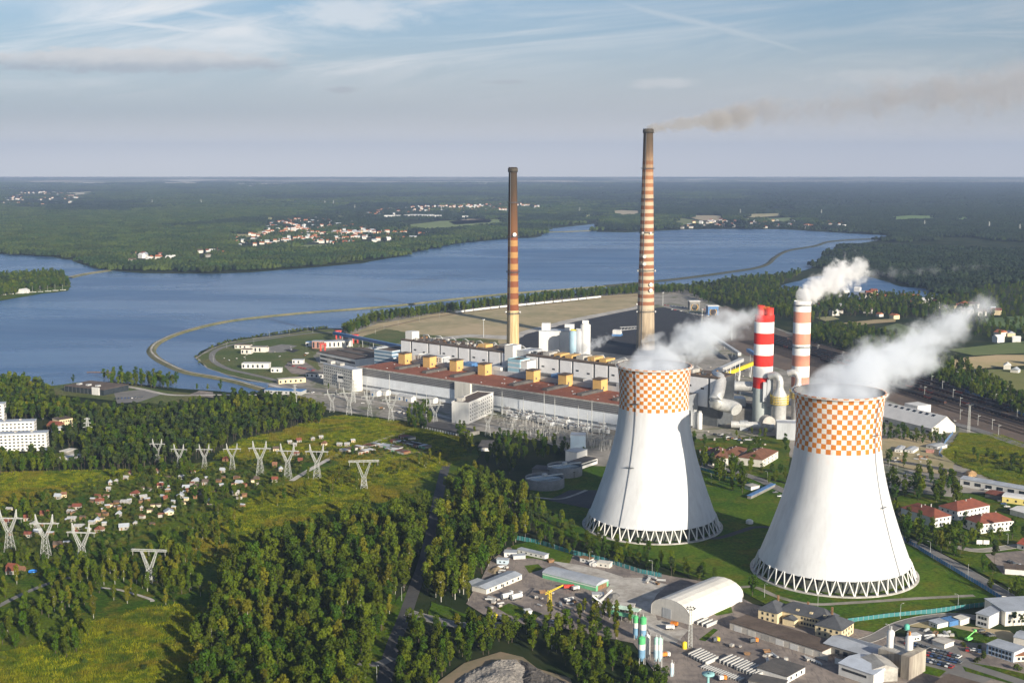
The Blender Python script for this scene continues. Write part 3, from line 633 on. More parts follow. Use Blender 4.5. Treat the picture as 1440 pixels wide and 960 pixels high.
ISLE = scatter([(-90,392),(0,391),(60,388),(90,387),(98,402),(60,408),(0,418),(-90,428)], 9, {'A': .8, 'C': .2}, (), .9, 1.35, keep=.85, seed=27)
SHORE = scatter([(482,466),(520,450),(600,439),(700,427.5),(800,416.5),(890,408.5),(960,407),(962,412),(890,414),(800,421),(700,432.5),(600,444),(530,455),(492,472)], 8, {'A': .8, 'C': .2}, (), .9, 1.2, keep=.95, seed=28)
SHORE += scatter([(960,407),(990,404),(1060,393),(1100,391),(1130,384),(1085,410),(1120,412),(1160,413),(1205,424),(1245,418),(1300,421),(1340,424),(1340,450),(1250,445),(1180,446),(1130,456),(1040,432),(985,425)], 10, {'A': .6, 'C': .4}, (), .9, 1.25, keep=.75, seed=29)
SHORE += scatter([(374,470),(420,463),(460,460.5),(468,461.5),(420,466),(378,472),(320,482),(290,492),(272,503),(280,511),(277,504),(288,492),(318,480)], 5, {'D': 1}, (), .45, .7, keep=.8, seed=30)

ALLT = [('forest', q) for q in FOREST] + [('belt', q) for q in BELT] + [('shade', q) for q in SHADE]
def view_ok(x, y, h=12):
    px, py = Qn(x, y, 0); _, pt = Qn(x, y, h); return -15 < px < 1455 and pt < 962
inv = sorted([(q[1], g, q) for g, q in ALLT if view_ok(q[0], q[1]) and q[2] != 'D'], key=lambda a: a[0])
single = inv[:262]; sset = set(id(a[2]) for a in single)
for n_, (d, g, (x, y, k, s)) in enumerate(single):
    lab = {'A': 'round broadleaf tree standing in the dark foreground woodland', 'B': 'slim yellow-green birch standing in the foreground woodland', 'C': 'dark pine standing in the foreground woodland'}[k]
    tree(k, x, y, s, lab, {'A': 'broadleaf trees of the foreground woodland', 'B': 'birches of the foreground woodland', 'C': 'pines of the foreground woodland'}[k])
REST = [q for g, q in ALLT if id(q) not in sset]
ONE = [ # trees one can point to
 ('A', 1044, 694, 1.25, 'broad green tree on the lawn between the two cooling towers'), ('A', 1058, 838, .95, 'round bright green tree behind the white arched hangar'),
 ('C', 984, 818, .75, 'dark conifer beside the back corner of the arched hangar'), ('C', 1398, 782, .85, 'dark pointed conifer at the edge of the right car park'),
 ('B', 829, 790, .6, 'small yellow birch by the teal fence behind the green roofed shed'), ('A', 103, 538, .7, 'single round tree on the lake shore left of the dark pavilion'),
 ('A', 74, 541, .35, 'tiny round tree on the lake shore, leftmost of the two single ones'), ('A', 310, 549, .9, 'single tree beside the lake bathing area below the dike'),
 ('A', 292, 549, .6, 'small tree left of the single tree by the bathing area'), ('A', 277, 548, .6, 'small tree by the bathing area nearest to the wooded shore'),
 ('A', 1030, 690, .8, 'smaller tree in the shadow beside the broad tree between the towers'), ('A', 1345, 652, .8, 'dark tree at the corner of the building site by the scrub hill'),
 ('C', 1425, 880, .6, 'dark conifer in front of the pale office block at the right edge'), ('C', 1436, 885, .55, 'second dark conifer in front of the pale office block at the right edge'),
 ('A', 640, 484, .5, 'small tree left of the brown striped chimney behind the boiler house'), ('B', 462, 548, .5, 'small tree in front of the beige office block of the plant'),
 ('A', 965, 800, .5, 'young tree on the tower lawn among the row by the teal fence')]
for k, px_, py_, s, lab in ONE:
    p = P(px_, py_); tree(k, p.x, p.y, s, lab, None)
for (kind, i) in [(k, i) for k in KIND for i in range(KIND[k][3])]:      # every variant needs one real tree
    if (kind, i) not in SRC:
        p = P(700+9*i, 640+6*ord(kind) % 17); tree(kind, p.x, p.y, .8, None, None, var=i)
        last = bpy.data.objects[-1] if False else None
for o in list(C.objects):
    if o.type == 'EMPTY' and o.name.split('.')[0] in ('shrub', 'pine_tree', 'broadleaf_tree', 'birch_tree') and 'label' not in o.keys():
        kd = o.name.split('.')[0].replace('_', ' ')
        o['label'] = {'shrub': 'low green shrub in the shaded scrub behind the foreground woodland', 'pine tree': 'dark pine in the shaded scrub behind the foreground woodland'}.get(kd, 'green tree in the shaded scrub behind the foreground woodland')
        o['group'] = kd + 's in the shaded scrub'

# ---- woods as a mass: instances of the trees above on ground points
def wood(name, pts, label, variants, zoff=0.0):
    """pts: (x, y, kind index in variants, sx, sz, rot)"""
    a = np.array(pts, float); n = len(a)
    me = bpy.data.meshes.new(name); me.vertices.add(n)
    co = np.zeros((n, 3)); co[:, :2] = a[:, :2]; co[:, 2] = zoff; me.vertices.foreach_set('co', co.ravel())
    at = me.attributes.new('idx', 'INT', 'POINT'); at.data.foreach_set('value', a[:, 2].astype(np.int32))
    at = me.attributes.new('scl', 'FLOAT_VECTOR', 'POINT'); at.data.foreach_set('vector', np.stack([a[:, 3], a[:, 3], a[:, 4]], 1).ravel())
    at = me.attributes.new('rot', 'FLOAT', 'POINT'); at.data.foreach_set('value', a[:, 5])
    o = tag(link(name, me), kind='stuff', label=label)
    ng = bpy.data.node_groups.new(name, 'GeometryNodeTree')
    ng.interface.new_socket('Geometry', in_out='INPUT', socket_type='NodeSocketGeometry'); ng.interface.new_socket('Geometry', in_out='OUTPUT', socket_type='NodeSocketGeometry')
    N, L = ng.nodes, ng.links; gi = N.new('NodeGroupInput'); go = N.new('NodeGroupOutput')
    iop = N.new('GeometryNodeInstanceOnPoints'); L.new(gi.outputs[0], iop.inputs['Points']); iop.inputs['Pick Instance'].default_value = True
    jall = N.new('GeometryNodeJoinGeometry')
    for srcs in reversed(variants):
        j = N.new('GeometryNodeJoinGeometry')
        for s_ in srcs:
            oi = N.new('GeometryNodeObjectInfo'); oi.transform_space = 'ORIGINAL'; oi.inputs['Object'].default_value = s_; oi.inputs['As Instance'].default_value = False
            L.new(oi.outputs['Geometry'], j.inputs[0])
        g2 = N.new('GeometryNodeGeometryToInstance'); L.new(j.outputs[0], g2.inputs[0]); L.new(g2.outputs[0], jall.inputs[0])
    L.new(jall.outputs[0], iop.inputs['Instance'])
    def attr(nm, dt):
        q = N.new('GeometryNodeInputNamedAttribute'); q.data_type = dt; q.inputs['Name'].default_value = nm; return q.outputs[0]
    L.new(attr('idx', 'INT'), iop.inputs['Instance Index'])
    L.new(attr('scl', 'FLOAT_VECTOR'), iop.inputs['Scale'])
    cx = N.new('ShaderNodeCombineXYZ'); L.new(attr('rot', 'FLOAT'), cx.inputs[2]); L.new(cx.outputs[0], iop.inputs['Rotation'])
    L.new(iop.outputs[0], go.inputs[0]); md = o.modifiers.new('trees', 'NODES'); md.node_group = ng
    return o
VAR = [(k, i) for k in KIND for i in range(KIND[k][3])]; VIDX = {}
for n_, (k, i) in enumerate(VAR): VIDX.setdefault(k, []).append(n_)
VS = [SRC[v] for v in VAR]
def wood_of(name, pts, label):
    if pts: wood(name, [(x, y, random.choice(VIDX[k]), s, s*random.uniform(.85, 1.15), random.uniform(0, 6.28)) for x, y, k, s in pts], label, VS)
wood_of('woodland', REST, 'dense mixed woodland behind the nearest trees and beside the shaded road')
wood_of('pine_woodland', WEST, 'pine and birch woodland between the lake and the meadow')
wood_of('garden_greenery', GARD, 'hedges, fruit trees and shrubs growing between the allotment cottages')
wood_of('tree_belt', EAST, 'trees and bushes around the houses and the railway on the right')
wood_of('peninsula_wood', ISLE, 'wood covering the peninsula at the left edge of the lake')
wood_of('shore_wood', SHORE, 'strip of wood along the near shore of the lake behind the plant')

# ---- far woods: groves of small crowns over tens of square kilometres
def grove_mesh(name, m, seed, n=26, size=44.0, H=15.0):
    rnd = random.Random(seed); mb = MB()
    for i in range(n):
        x, y = rnd.uniform(-.5, .5)*size, rnd.uniform(-.5, .5)*size; r = rnd.uniform(3.2, 5.6); h = H*rnd.uniform(.72, 1.12); k = 6
        rings = []
        for q, (rr, zz) in enumerate(((.95, .25), (1.0, .55), (.72, .82))):
            rings.append([(x+r*rr*rnd.uniform(.75, 1.2)*math.cos(6.283*(j+.5*q)/k), y+r*rr*rnd.uniform(.75, 1.2)*math.sin(6.283*(j+.5*q)/k), h*(zz+rnd.uniform(-.07, .07))) for j in range(k)])
        vs = rings[0]+rings[1]+rings[2]+[(x, y, h)]
        fs = [(a*k+j, a*k+(j+1) % k, (a+1)*k+(j+1) % k, (a+1)*k+j) for a in range(2) for j in range(k)] + [(2*k+j, 2*k+(j+1) % k, 3*k) for j in range(k)]
        mb.add(vs, fs, 0)
    return mb.mesh(name, m)
gl = []
gp = [(-900, 4900), (-700, 5200), (1100, 5200), (1500, 5400)]
for i, (m_, lab) in enumerate(((M_far, 'grove of broadleaf trees in the far wood beyond the lake, left of the village'), (M_far, 'second grove of broadleaf trees in the far wood beyond the lake'),
                               (M_far_shade, 'grove with painted-in shade, in the far wood beyond the right end of the lake'), (M_far_shade, 'second grove with painted-in shade in the far right wood'))):
    o = link('grove', grove_mesh('grove', m_, 60+i), None, (gp[i][0], gp[i][1], 0)); tag(o, lab, kind='stuff'); gl.append([o])
rnd = np.random.default_rng(5)
NOT = [wp(LAKE), wp(POND)] + [wp(f[0]) for f in FIELDS]
VEX = [wp(v[0]) for v in VILL]
EXN = [wp([(1380,400),(1600,400),(1600,640),(1440,600),(1290,520),(1120,470),(960,440),(960,402),(1150,380),(1330,420)]), wp([(1120,425),(1400,415),(1600,440),(1600,520),(1300,500),(1120,460)])]
def far_pts(y0, y1, step, sx, sz):
    gy = np.arange(y0, y1, step); X, Y = np.meshgrid(np.arange(-.46*y1, .46*y1, step), gy); X = X.ravel(); Y = Y.ravel()
    X = X + rnd.uniform(-.3, .3, X.size)*step; Y = Y + rnd.uniform(-.3, .3, Y.size)*step
    ok = (np.abs(X) < .44*Y+60)
    ln = np.zeros(X.shape, bool)
    for p_ in NOT[:2]+EXN: ok &= ~in_poly(X, Y, p_)
    # nothing on the plant side of the lake but the right-hand wood
    pxs = 720+FPX*X/(Y*math.cos(TILT)+CAM_H*math.sin(TILT)); up = (Y*math.sin(TILT)-CAM_H*math.cos(TILT))/(Y*math.cos(TILT)+CAM_H*math.sin(TILT)); pys = 480-FPX*up
    for f_ in FIELDS:                                             # keep the clearings open, and what would hide them from the air
        ok &= ~(in_poly(pxs, pys, f_[0]) | in_poly(pxs, pys-3.5, f_[0]))
    for v_ in VILL + [([(0,276),(30,270),(90,270),(125,276),(100,287),(40,290),(0,290)], 0)]:
        ok &= ~((in_poly(pxs, pys, v_[0]) | in_poly(pxs, pys-4, v_[0])) & (rnd.uniform(0, 1, X.size) < .78))
    near = in_poly(pxs, pys, [(-200,352),(-90,354),(0,356),(100,364),(150,379),(300,384),(440,375),(560,360),(640,342),(760,331),(765,320),(850,311),(838,325),(960,322),(1100,321.5),(1247,330),(1247,337),(1190,346),(1172,358),(1150,375),(1190,384),(1265,398),(1325,410),(1335,420),(1480,412),(1800,400),(1800,200),(-400,200)])
    ok &= near
    cl = np.array([noise.noise(Vector((a*.0016, b*.0011, 21))) + .5*noise.noise(Vector((a*.005, b*.004, 31))) for a, b in zip(X, Y)]); ok &= ~((cl > .46) & (Y > 3600))
    ok &= rnd.uniform(0, 1, X.size) > np.clip((Y-12500)/6000, 0, 1)*(.55+1.1*cl)
    X, Y, pxs, pys = X[ok], Y[ok], pxs[ok], pys[ok]
    nz = np.array([noise.noise(Vector((a*.0009, b*.0006, 2))) + .4*noise.noise(Vector((a*.004, b*.003, 8))) for a, b in zip(X, Y)])
    pine = (nz*1.6 + np.where(pxs > 800, (pxs-800)/380, (pxs-800)/1500)) > 0  # groves given the shade-dark colour, mostly towards the right
    return [(a, b, (2 if p else 0) + random.randrange(2), sx*random.uniform(.95, 1.2), sz*random.uniform(.85, 1.15), random.uniform(0, 6.28)) for a, b, p in zip(X, Y, pine)]
FP = far_pts(2300, 7600, 44, 1.12, 1.0) + far_pts(7600, 19000, 125, 3.1, 1.15)
wood('far_forest', FP, 'vast dark forest stretching beyond the lake to the horizon', gl)
# tall grass on the meadows, far too much to count
def tuft(seed):
    r_ = random.Random(seed); q = MB()
    for i in range(46):
        x, y = r_.gauss(0, 1.1), r_.gauss(0, 1.1); a = r_.uniform(0, 6.28); h = r_.uniform(.5, 1.15); w = r_.uniform(.10, .22); dx, dy = w*math.cos(a), w*math.sin(a); lx, ly = r_.uniform(-.3, .3), r_.uniform(-.3, .3)
        q.add([(x-dx, y-dy, -.05), (x+dx, y+dy, -.05), (x+dx*.4+lx, y+dy*.4+ly, h), (x-dx*.4+lx, y-dy*.4+ly, h)], [(0, 1, 2, 3)])
    return q
M_tuft = leaf_mat('tall_grass', (.075, .125, .006), (.25, .25, .008), .3)
tt = NT.__new__(NT); tt.nt = M_tuft.node_tree
pos = tt.n('ShaderNodeNewGeometry').outputs['Position']; ns = tt.noise(pos, .014, 5, .68, .8); ns2 = tt.noise(pos, .05, 4, .6, .5)
for nd in M_tuft.node_tree.nodes:
    if nd.type == 'BSDF_PRINCIPLED':
        src = nd.inputs['Base Color'].links[0].from_socket
        c_ = tt.mix(tt.sm(ns, .46, .60), src, (.20, .165, .015)); c_ = tt.mix(tt.sm(ns2, .50, .64, 0, .8), c_, (.035, .075, .008)); tt.nt.links.new(c_, nd.inputs['Base Color'])
tf = []
for i in range(2):
    p = P(540+20*i, 660); o = link('grass_tussock', tuft(i+1).mesh('grass_tussock', M_tuft), None, p); tag(o, ['tussock of tall grass on the yellow meadow', 'second tussock of tall grass on the yellow meadow'][i], kind='stuff'); tf.append([o])
MEAD = [[(395,607),(440,590),(480,584),(560,592),(620,602),(650,612),(668,628),(640,650),(600,668),(560,700),(500,716),(430,732),(380,745),(330,775),(290,795),(240,800),(300,735),(350,702),(420,676),(480,650),(440,640),(380,646),(330,648),(300,644),(340,618)],
        [(-80,1010),(-60,930),(60,905),(110,880),(200,855),(262,850),(330,880),(330,960),(300,1040),(0,1040)], [(0,664),(200,660),(320,650),(420,645),(330,658),(200,672),(100,692),(0,728)], [(1322,640),(1352,610),(1400,610),(1440,624),(1500,640),(1500,690),(1440,690),(1380,668)]]
TP = []
for k, pl_ in enumerate(MEAD): TP += [(x, y, random.randrange(2), s*1.25, s, random.uniform(0, 6.28)) for x, y, _, s in scatter(pl_, 2.3, {'A': 1}, (), .5, 1.25, keep=.8, seed=70+k)]
wood('meadow_tall_grass', TP, 'tall yellow-green grass covering the meadows', tf)
print('trees', len(FOREST), len(BELT), len(SHADE), len(WEST), len(GARD), len(EAST), len(SHORE), 'far', len(FP))
# ================================================================== COOLING TOWERS
def check_mat(name, n_seg, z_list):
    """painted orange and white chequers: n_seg fields round the rim, rows by height"""
    m = bpy.data.materials.new(name); m.use_nodes = True; t = NT(m.node_tree)
    co = t.n('ShaderNodeTexCoord').outputs['Object']; x, y, z = t.xyz(co)
    ang = t.m('ARCTAN2', y, x); a = t.m('FLOOR', t.m('MULTIPLY', t.m('ADD', ang, math.pi), n_seg/(2*math.pi)))
    row = t.m('FLOOR', t.m('DIVIDE', t.m('SUBTRACT', z_list[1], z), (z_list[1]-z_list[0])/z_list[2]))
    par = t.m('GREATER_THAN', t.m('FRACT', t.m('MULTIPLY', t.m('ADD', t.m('ADD', a, row), 200.0), .5)), .25)
    dirt = t.noise(t.vm('MULTIPLY', co, (1, 1, .25)), .12, 5, .65)
    wh = t.mix(t.sm(dirt, .4, .75), (.67, .66, .63), (.50, .46, .42)); og = t.mix(t.sm(dirt, .35, .7), (.57, .19, .020), (.42, .13, .022))
    above = t.m('GREATER_THAN', z, z_list[0])
    shell = t.mix(t.sm(t.noise(t.vm('MULTIPLY', co, (1, 1, .06)), .25, 5, .65), .35, .75), (.63, .64, .65), (.53, .535, .545))
    seam = t.m('LESS_THAN', t.m('FRACT', t.m('DIVIDE', z, 1.5)), .035)
    shell = t.mix(t.m('MULTIPLY', seam, .45), shell, (.55, .55, .54))
    # washed-out paint just under the chequers
    runs = t.m('MULTIPLY', t.sm(z, z_list[0]-9, z_list[0], 0, .5), t.m('MULTIPLY', par, t.sm(t.noise(t.vm('MULTIPLY', co, (1, 1, .1)), .4, 4), .5, .7)))
    shell = t.mix(t.m('MULTIPLY', runs, t.sm(z, z_list[0]-4, z_list[0]-3, 1, 1)), shell, (.75, .45, .30))
    col = t.mix(above, shell, t.mix(par, wh, og))
    b = t.n('ShaderNodeBsdfPrincipled', {'Base Color': col, 'Roughness': .75, 'Specular IOR Level': .25})
    t.n('ShaderNodeOutputMaterial', {0: b}); return m
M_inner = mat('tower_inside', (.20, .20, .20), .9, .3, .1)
M_mesh_dk = mat('cooling_fill', (.05, .055, .05), .9, .3, .3, c2=(.10, .11, .09))
def cooling_tower(x, y, Rb, Rt, Rm, H, zc, label, nseg, ladder_a):
    root = thing('cooling_tower', label, 'cooling tower', (x, y, 0))
    zs = 8.5; zm = H*.80                                          # bottom of the shell, throat height
    b_lo = (zm-zs)/math.sqrt((Rb/Rm)**2-1); b_hi = (H-zm)/math.sqrt(max((Rt/Rm)**2-1, 1e-3))
    def r(z): return Rm*math.sqrt(1+((z-zm)/(b_lo if z < zm else b_hi))**2)
    zz = [zs+(H-zs)*i/40 for i in range(41)]
    prof = [(r(z), z) for z in zz] + [(r(H)+.5, H), (r(H)+.5, H+.9), (r(H)-.5, H+.9)]
    MB().lathe(prof, 144).build('shell', check_mat('tower_paint', nseg, (zc, H+.2, 11)), root)
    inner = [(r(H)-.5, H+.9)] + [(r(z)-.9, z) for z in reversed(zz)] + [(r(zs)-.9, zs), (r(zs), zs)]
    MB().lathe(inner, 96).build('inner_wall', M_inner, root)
    leg = MB(); n = 44
    for i in range(n):                                            # raking columns
        a = 2*math.pi*i/n; f = Rb+3.3
        p = (f*math.cos(a), f*math.sin(a), .3)
        for s in (-1, 1):
            b = a+s*math.pi/n*.85; leg_m = MB()
            leg_m.tube(p, ((Rb+.1)*math.cos(b), (Rb+.1)*math.sin(b), zs+.5), .48, .42, 6).build('column', M_white, root)
    MB().lathe([(Rb+1.2, 0), (Rb+1.2, .8), (Rb+5.0, .8), (Rb+5.0, 0)], 96).build('basin_rim', M_conc, root)
    MB().lathe([(0, 6.4), (Rb-3.5, 6.4), (Rb-3.5, .2)], 72).build('cooling_fill', M_mesh_dk, root)
    lad = MB()                                                    # ladder in its cage running down the shell
    pts = [((r(z)+.55)*math.cos(ladder_a), (r(z)+.55)*math.sin(ladder_a), z) for z in zz]
    for k in range(len(pts)-1): lad.bar(pts[k], pts[k+1], .34)
    lad.build('ladder', mat('ladder_grey', (.22, .23, .25), .6, .1, .3), root)
    for zf in (.42, .80):
        z = H*zf; q = r(z)+1.0; pm = MB(); u = Vector((math.cos(ladder_a), math.sin(ladder_a), 0)); w = Vector((-u.y, u.x, 0))
        c = u*q; pm.add([c-w*3-u+Vector((0,0,z)), c+w*3-u+Vector((0,0,z)), c+w*3+u*.4+Vector((0,0,z)), c-w*3+u*.4+Vector((0,0,z))], [(0,1,2,3)])
        pm.bar(c-w*3+u*.4+Vector((0,0,z)), c+w*3+u*.4+Vector((0,0,z)), .25); pm.bar(c-w*3+u*.4+Vector((0,0,z+1.1)), c+w*3+u*.4+Vector((0,0,z+1.1)), .12)
        pm.build('landing', M_dgrey, root)
    wk = MB(); wk.lathe([(r(H)+.5, H-.2), (r(H)+1.2, H-.2), (r(H)+1.2, H+.05), (r(H)+.5, H+.05)], 96)
    for i in range(72):
        a = 2*math.pi*i/72; wk.bar(((r(H)+1.6)*math.cos(a), (r(H)+1.6)*math.sin(a), H), ((r(H)+1.6)*math.cos(a), (r(H)+1.6)*math.sin(a), H+1.1), .07)
    wk.lathe([(r(H)+1.56, H+1.1), (r(H)+1.66, H+1.1), (r(H)+1.66, H+1.2), (r(H)+1.56, H+1.2)], 96)
    wk.build('rim_walkway', M_white, root)
    return root
TR = P(1172, 803); TL = P(917, 738)
cooling_tower(TR.x, TR.y, 46.2, 27.4, 25.6, 113, 79.5, 'nearer cooling tower with an orange and white chequered top, beside the long teal fence', 54, -math.pi/2+.72)
cooling_tower(TL.x, TL.y, 44.2, 25.4, 24.0, 113, 84.5, 'farther cooling tower with a chequered top, in front of the red roofed turbine hall', 54, -math.pi/2-.62)

# ================================================================== CHIMNEYS
def stack_mat(name, fn):
    m = bpy.data.materials.new(name); m.use_nodes = True; t = NT(m.node_tree)
    co = t.n('ShaderNodeTexCoord').outputs['Object']; col = fn(t, co, t.xyz(co)[2])
    b = t.n('ShaderNodeBsdfPrincipled', {'Base Color': col, 'Roughness': .85, 'Specular IOR Level': .15}); t.n('ShaderNodeOutputMaterial', {0: b}); return m
def ringed(t, z, z0, z1, n, c0, c1, base):
    f = t.m('MULTIPLY', t.m('SUBTRACT', z, z0), n/(z1-z0)); odd = t.m('GREATER_THAN', t.m('FRACT', t.m('MULTIPLY', t.m('FLOOR', f), .5)), .25)
    inside = t.m('MULTIPLY', t.m('GREATER_THAN', z, z0), t.m('LESS_THAN', z, z1))
    return t.mix(inside, base, t.mix(odd, c0, c1))
def soot(t, co, z, col, z0, z1, c=(.05, .042, .035), amt=.92):
    nz = t.noise(t.vm('MULTIPLY', co, (1, 1, .08)), .35, 5, .65)
    f = t.sm(t.m('ADD', z, t.m('MULTIPLY', t.m('SUBTRACT', nz, .5), (z1-z0)*.9)), z0, z1, 0, amt); return t.mix(f, col, c)
def m_brown(t, co, z):
    nz = t.noise(t.vm('MULTIPLY', co, (1, 1, .05)), .6, 5, .6)
    base = t.mix(t.sm(nz, .35, .65), (.58, .44, .24), (.42, .30, .15))
    col = ringed(t, z, 84, 172, 13, (.20, .07, .035), (.36, .20, .075), base)
    col = t.mix(t.m('GREATER_THAN', z, 172), col, (.16, .075, .035))
    return soot(t, co, z, col, 165, 235, (.045, .036, .026))
def m_tall(t, co, z):
    nz = t.noise(t.vm('MULTIPLY', co, (1, 1, .05)), .5, 5, .6)
    base = t.mix(t.sm(nz, .35, .65), (.48, .38, .26), (.30, .24, .17))
    col = ringed(t, z, 56, 262, 41, (.46, .38, .27), (.27, .115, .06), base)
    col = t.mix(t.m('MULTIPLY', t.sm(z, 170, 250), .55), col, (.34, .16, .07))
    return soot(t, co, z, col, 226, 285, (.055, .042, .028))
def collar(root, r, z, mt, w=1.6):
    b = MB().lathe([(r, z), (r+w, z), (r+w, z+.5), (r, z+.5)], 32)
    for i in range(16):
        a = 6.2832*i/16; b.bar(((r+w)*math.cos(a), (r+w)*math.sin(a), z), ((r+w)*math.cos(a), (r+w)*math.sin(a), z+1.6), .16)
    b.lathe([(r+w-.1, z+1.5), (r+w+.1, z+1.5), (r+w+.1, z+1.75), (r+w-.1, z+1.75)], 32); b.build('gallery', mt, root)
def dish(root, r, z, a, s):
    u = Vector((math.cos(a), math.sin(a), 0)); c = u*(r+1.2)+Vector((0, 0, z))
    MB().tube(c, c+u*1.3, s, s, 20).build('dish_antenna', M_white, root)
def chimney(x, y, H, r0, r1, mt, label, galleries, dishes, n=48):
    root = thing('chimney', label, 'chimney', (x, y, 0)); prof = [(r0+(r1-r0)*(i/30)**.9, H*i/30) for i in range(31)]
    prof += [(r1+.5, H), (r1+.5, H+.6), (r1-.7, H+.6), (r1-.7, H-8), (0, H-8)]
    MB().lathe(prof, n).build('shaft', mt, root)
    rad = lambda z: r0+(r1-r0)*(z/H)**.9
    for z in galleries: collar(root, rad(z), z, M_dgrey)
    MB().lathe([(r1+.4, H-5), (r1+1.0, H-5), (r1+1.0, H-.5), (r1+.4, H-.5)], n).build('crown_band', mat('sooty_concrete', (.07, .06, .045), .9, .3, .3), root)
    for z, a, s in dishes: dish(root, rad(z), z, a, s)
    b = MB(); b.bar((rad(0)*math.cos(-2.0), rad(0)*math.sin(-2.0), 0), (0, 0, 0), .1)
    for i in range(20):
        z, z2 = H*i/20, H*(i+1)/20; b.bar(((rad(z)+.4)*math.cos(-2.1), (rad(z)+.4)*math.sin(-2.1), z), ((rad(z2)+.4)*math.cos(-2.1), (rad(z2)+.4)*math.sin(-2.1), z2), .45)
    b.build('ladder', M_dgrey, root); return root
chimney(1, 1480, 248, 8.0, 4.7, stack_mat('brown_chimney_paint', m_brown), 'shorter tall chimney, brown and ochre ringed with a sooty top, behind the white boiler house', (22, 80, 128, 169, 208), ((172, -1.3, 2.2), (82, -2.8, 1.2), (82, -.3, 1.2)))
chimney(184, 1750, 299, 13.0, 6.4, stack_mat('tall_chimney_paint', m_tall), 'tallest chimney with many thin red and cream rings and a smoking sooty top', (52, 108, 160, 205, 246),
        ((128, -1.9, 2.4), (118, -1.9, 2.4), (90, -1.15, 2.6), (82, -1.15, 2.6), (108, -2.9, 1.5), (108, -.2, 1.5), (160, -2.2, 1.4), (160, -1.2, 1.4), (52, -2.8, 1.3), (52, -.3, 1.3), (62, -2.9, 1.3)))
def m_redst(t, co, z):
    nz = t.noise(co, .2, 4); conc = t.mix(nz, (.42, .46, .44), (.36, .40, .39))
    H, n = 117.0, 8.0
    col = ringed(t, z, 37, 133.7, 9, (.62, .035, .025), (.80, .78, .74), conc)
    return t.mix(t.m('GREATER_THAN', z, 106), col, (.66, .04, .03))
def m_pinkst(t, co, z):
    nz = t.noise(t.vm('MULTIPLY', co, (1, 1, .1)), .4, 4)
    col = ringed(t, z, 8, 111, 9, (.78, .76, .72), (.56, .24, .16), (.7, .68, .65))
    return t.mix(t.m('MULTIPLY', t.sm(nz, .5, .8), .3), col, (.5, .42, .36))
RS = P(1071, 597)
root = thing('chimney', 'bright red and white banded stack with twin flues, between the two cooling towers', 'chimney', (RS.x, RS.y, 0))
b = MB().lathe([(9.4, 0), (9.4, 108), (9.1, 108), (9.1, 104), (0, 104)], 48).build('shaft', stack_mat('red_stack_paint', m_redst), root)
MB().lathe([(3.6, 104), (3.6, 117), (3.1, 117), (3.1, 110), (0, 110)], 24, c=(-3.6, 0)).build('flue', M_red, root)
MB().lathe([(4.6, 104), (4.6, 115), (4.1, 115), (4.1, 110), (0, 110)], 24, c=(4.0, -1)).build('flue', M_red, root)
collar(root, 3.6, 114.2, M_orange, .8)
b = MB(); b.box(2.2, 7.6, -11.6, -7.2, 20, 47).box(-1.8, 1.6, -12.0, -8.6, 25, 44).build('duct_box', M_grey, root)
root = thing('chimney', 'dull pink and white banded stack trailing a dense white plume', 'chimney', (P(1118, 560).x-4, 1330, 0))
MB().lathe([(9.6, 0), (9.2, 30), (8.9, 110.5), (8.4, 110.5), (8.4, 100), (0, 100)], 48).build('shaft', stack_mat('pink_stack_paint', m_pinkst), root)
collar(root, 9.2, 62, M_dgrey, 1.0); collar(root, 9.1, 106, M_dgrey, 1.0)

# ================================================================== MAIN PLANT (its own axes: a along the turbine hall, b away from us)
AO = P(505, 547); A1 = P(868, 606); PU = (A1-AO).normalized(); PV = Vector((-PU.y, PU.x, 0)); PROT = math.atan2(PU.y, PU.x)
def ab(a, b, z=0.0): return AO + PU*a + PV*b + Vector((0, 0, z))
def toab(px, py, z=0.0):
    w = P(px, py, z) - AO; return w.dot(PU), w.dot(PV)
_wm = {}
def win_mesh(w, h, m):
    k = (round(w, 2), round(h, 2), m.name)
    if k not in _wm: _wm[k] = MB().box(-w/2, w/2, -.06, .05, -h/2, h/2).mesh('window', m)
    return _wm[k]
def windows(root, face, L, z0, z1, cols, rows, w, h, m=None, off=0.0, mar=1.0, start=0.0):
    """window parts on one face of a block: face = (origin x, y, direction angle) with outward normal to the right of the direction"""
    m = m or M_glass; ox, oy, an = face; d = Vector((math.cos(an), math.sin(an), 0)); n = Vector((d.y, -d.x, 0))
    for r in range(rows):
        z = z0 + (z1-z0)*(r+.5)/rows
        for c in range(cols):
            s = start+mar + (L-2*mar)*(c+.5)/cols; p = Vector((ox, oy, z)) + d*s + n*(.03+off)
            o = link('window', win_mesh(w, h, m), root, p, an); KIDS.setdefault(root.name, []).append(o)
def block(name, label, cat, a0, a1, b0, b1, h, wall, roofm, parapet=.8, group=None, z0=0.0, org=None, rot=None):
    """flat-roofed block in plant axes"""
    o = ab(a0, b0) if org is None else org
    root = thing(name, label, cat, (o.x, o.y, z0), PROT if rot is None else rot, group); L, D = a1-a0, b1-b0
    MB().box(0, L, 0, D, 0, h).build('wall', wall, root)
    r = MB().box(.4, L-.4, .4, D-.4, h+.003, h+.12)
    r.build('roof', roofm, root)
    if parapet:
        p = MB().box(-.12, L+.12, -.12, .35, h, h+parapet).box(-.12, L+.12, D-.35, D+.12, h, h+parapet).box(-.12, .35, .353, D-.353, h, h+parapet).box(L-.35, L+.12, .353, D-.353, h, h+parapet)
        p.build('parapet', wall, root)
    return root, L, D

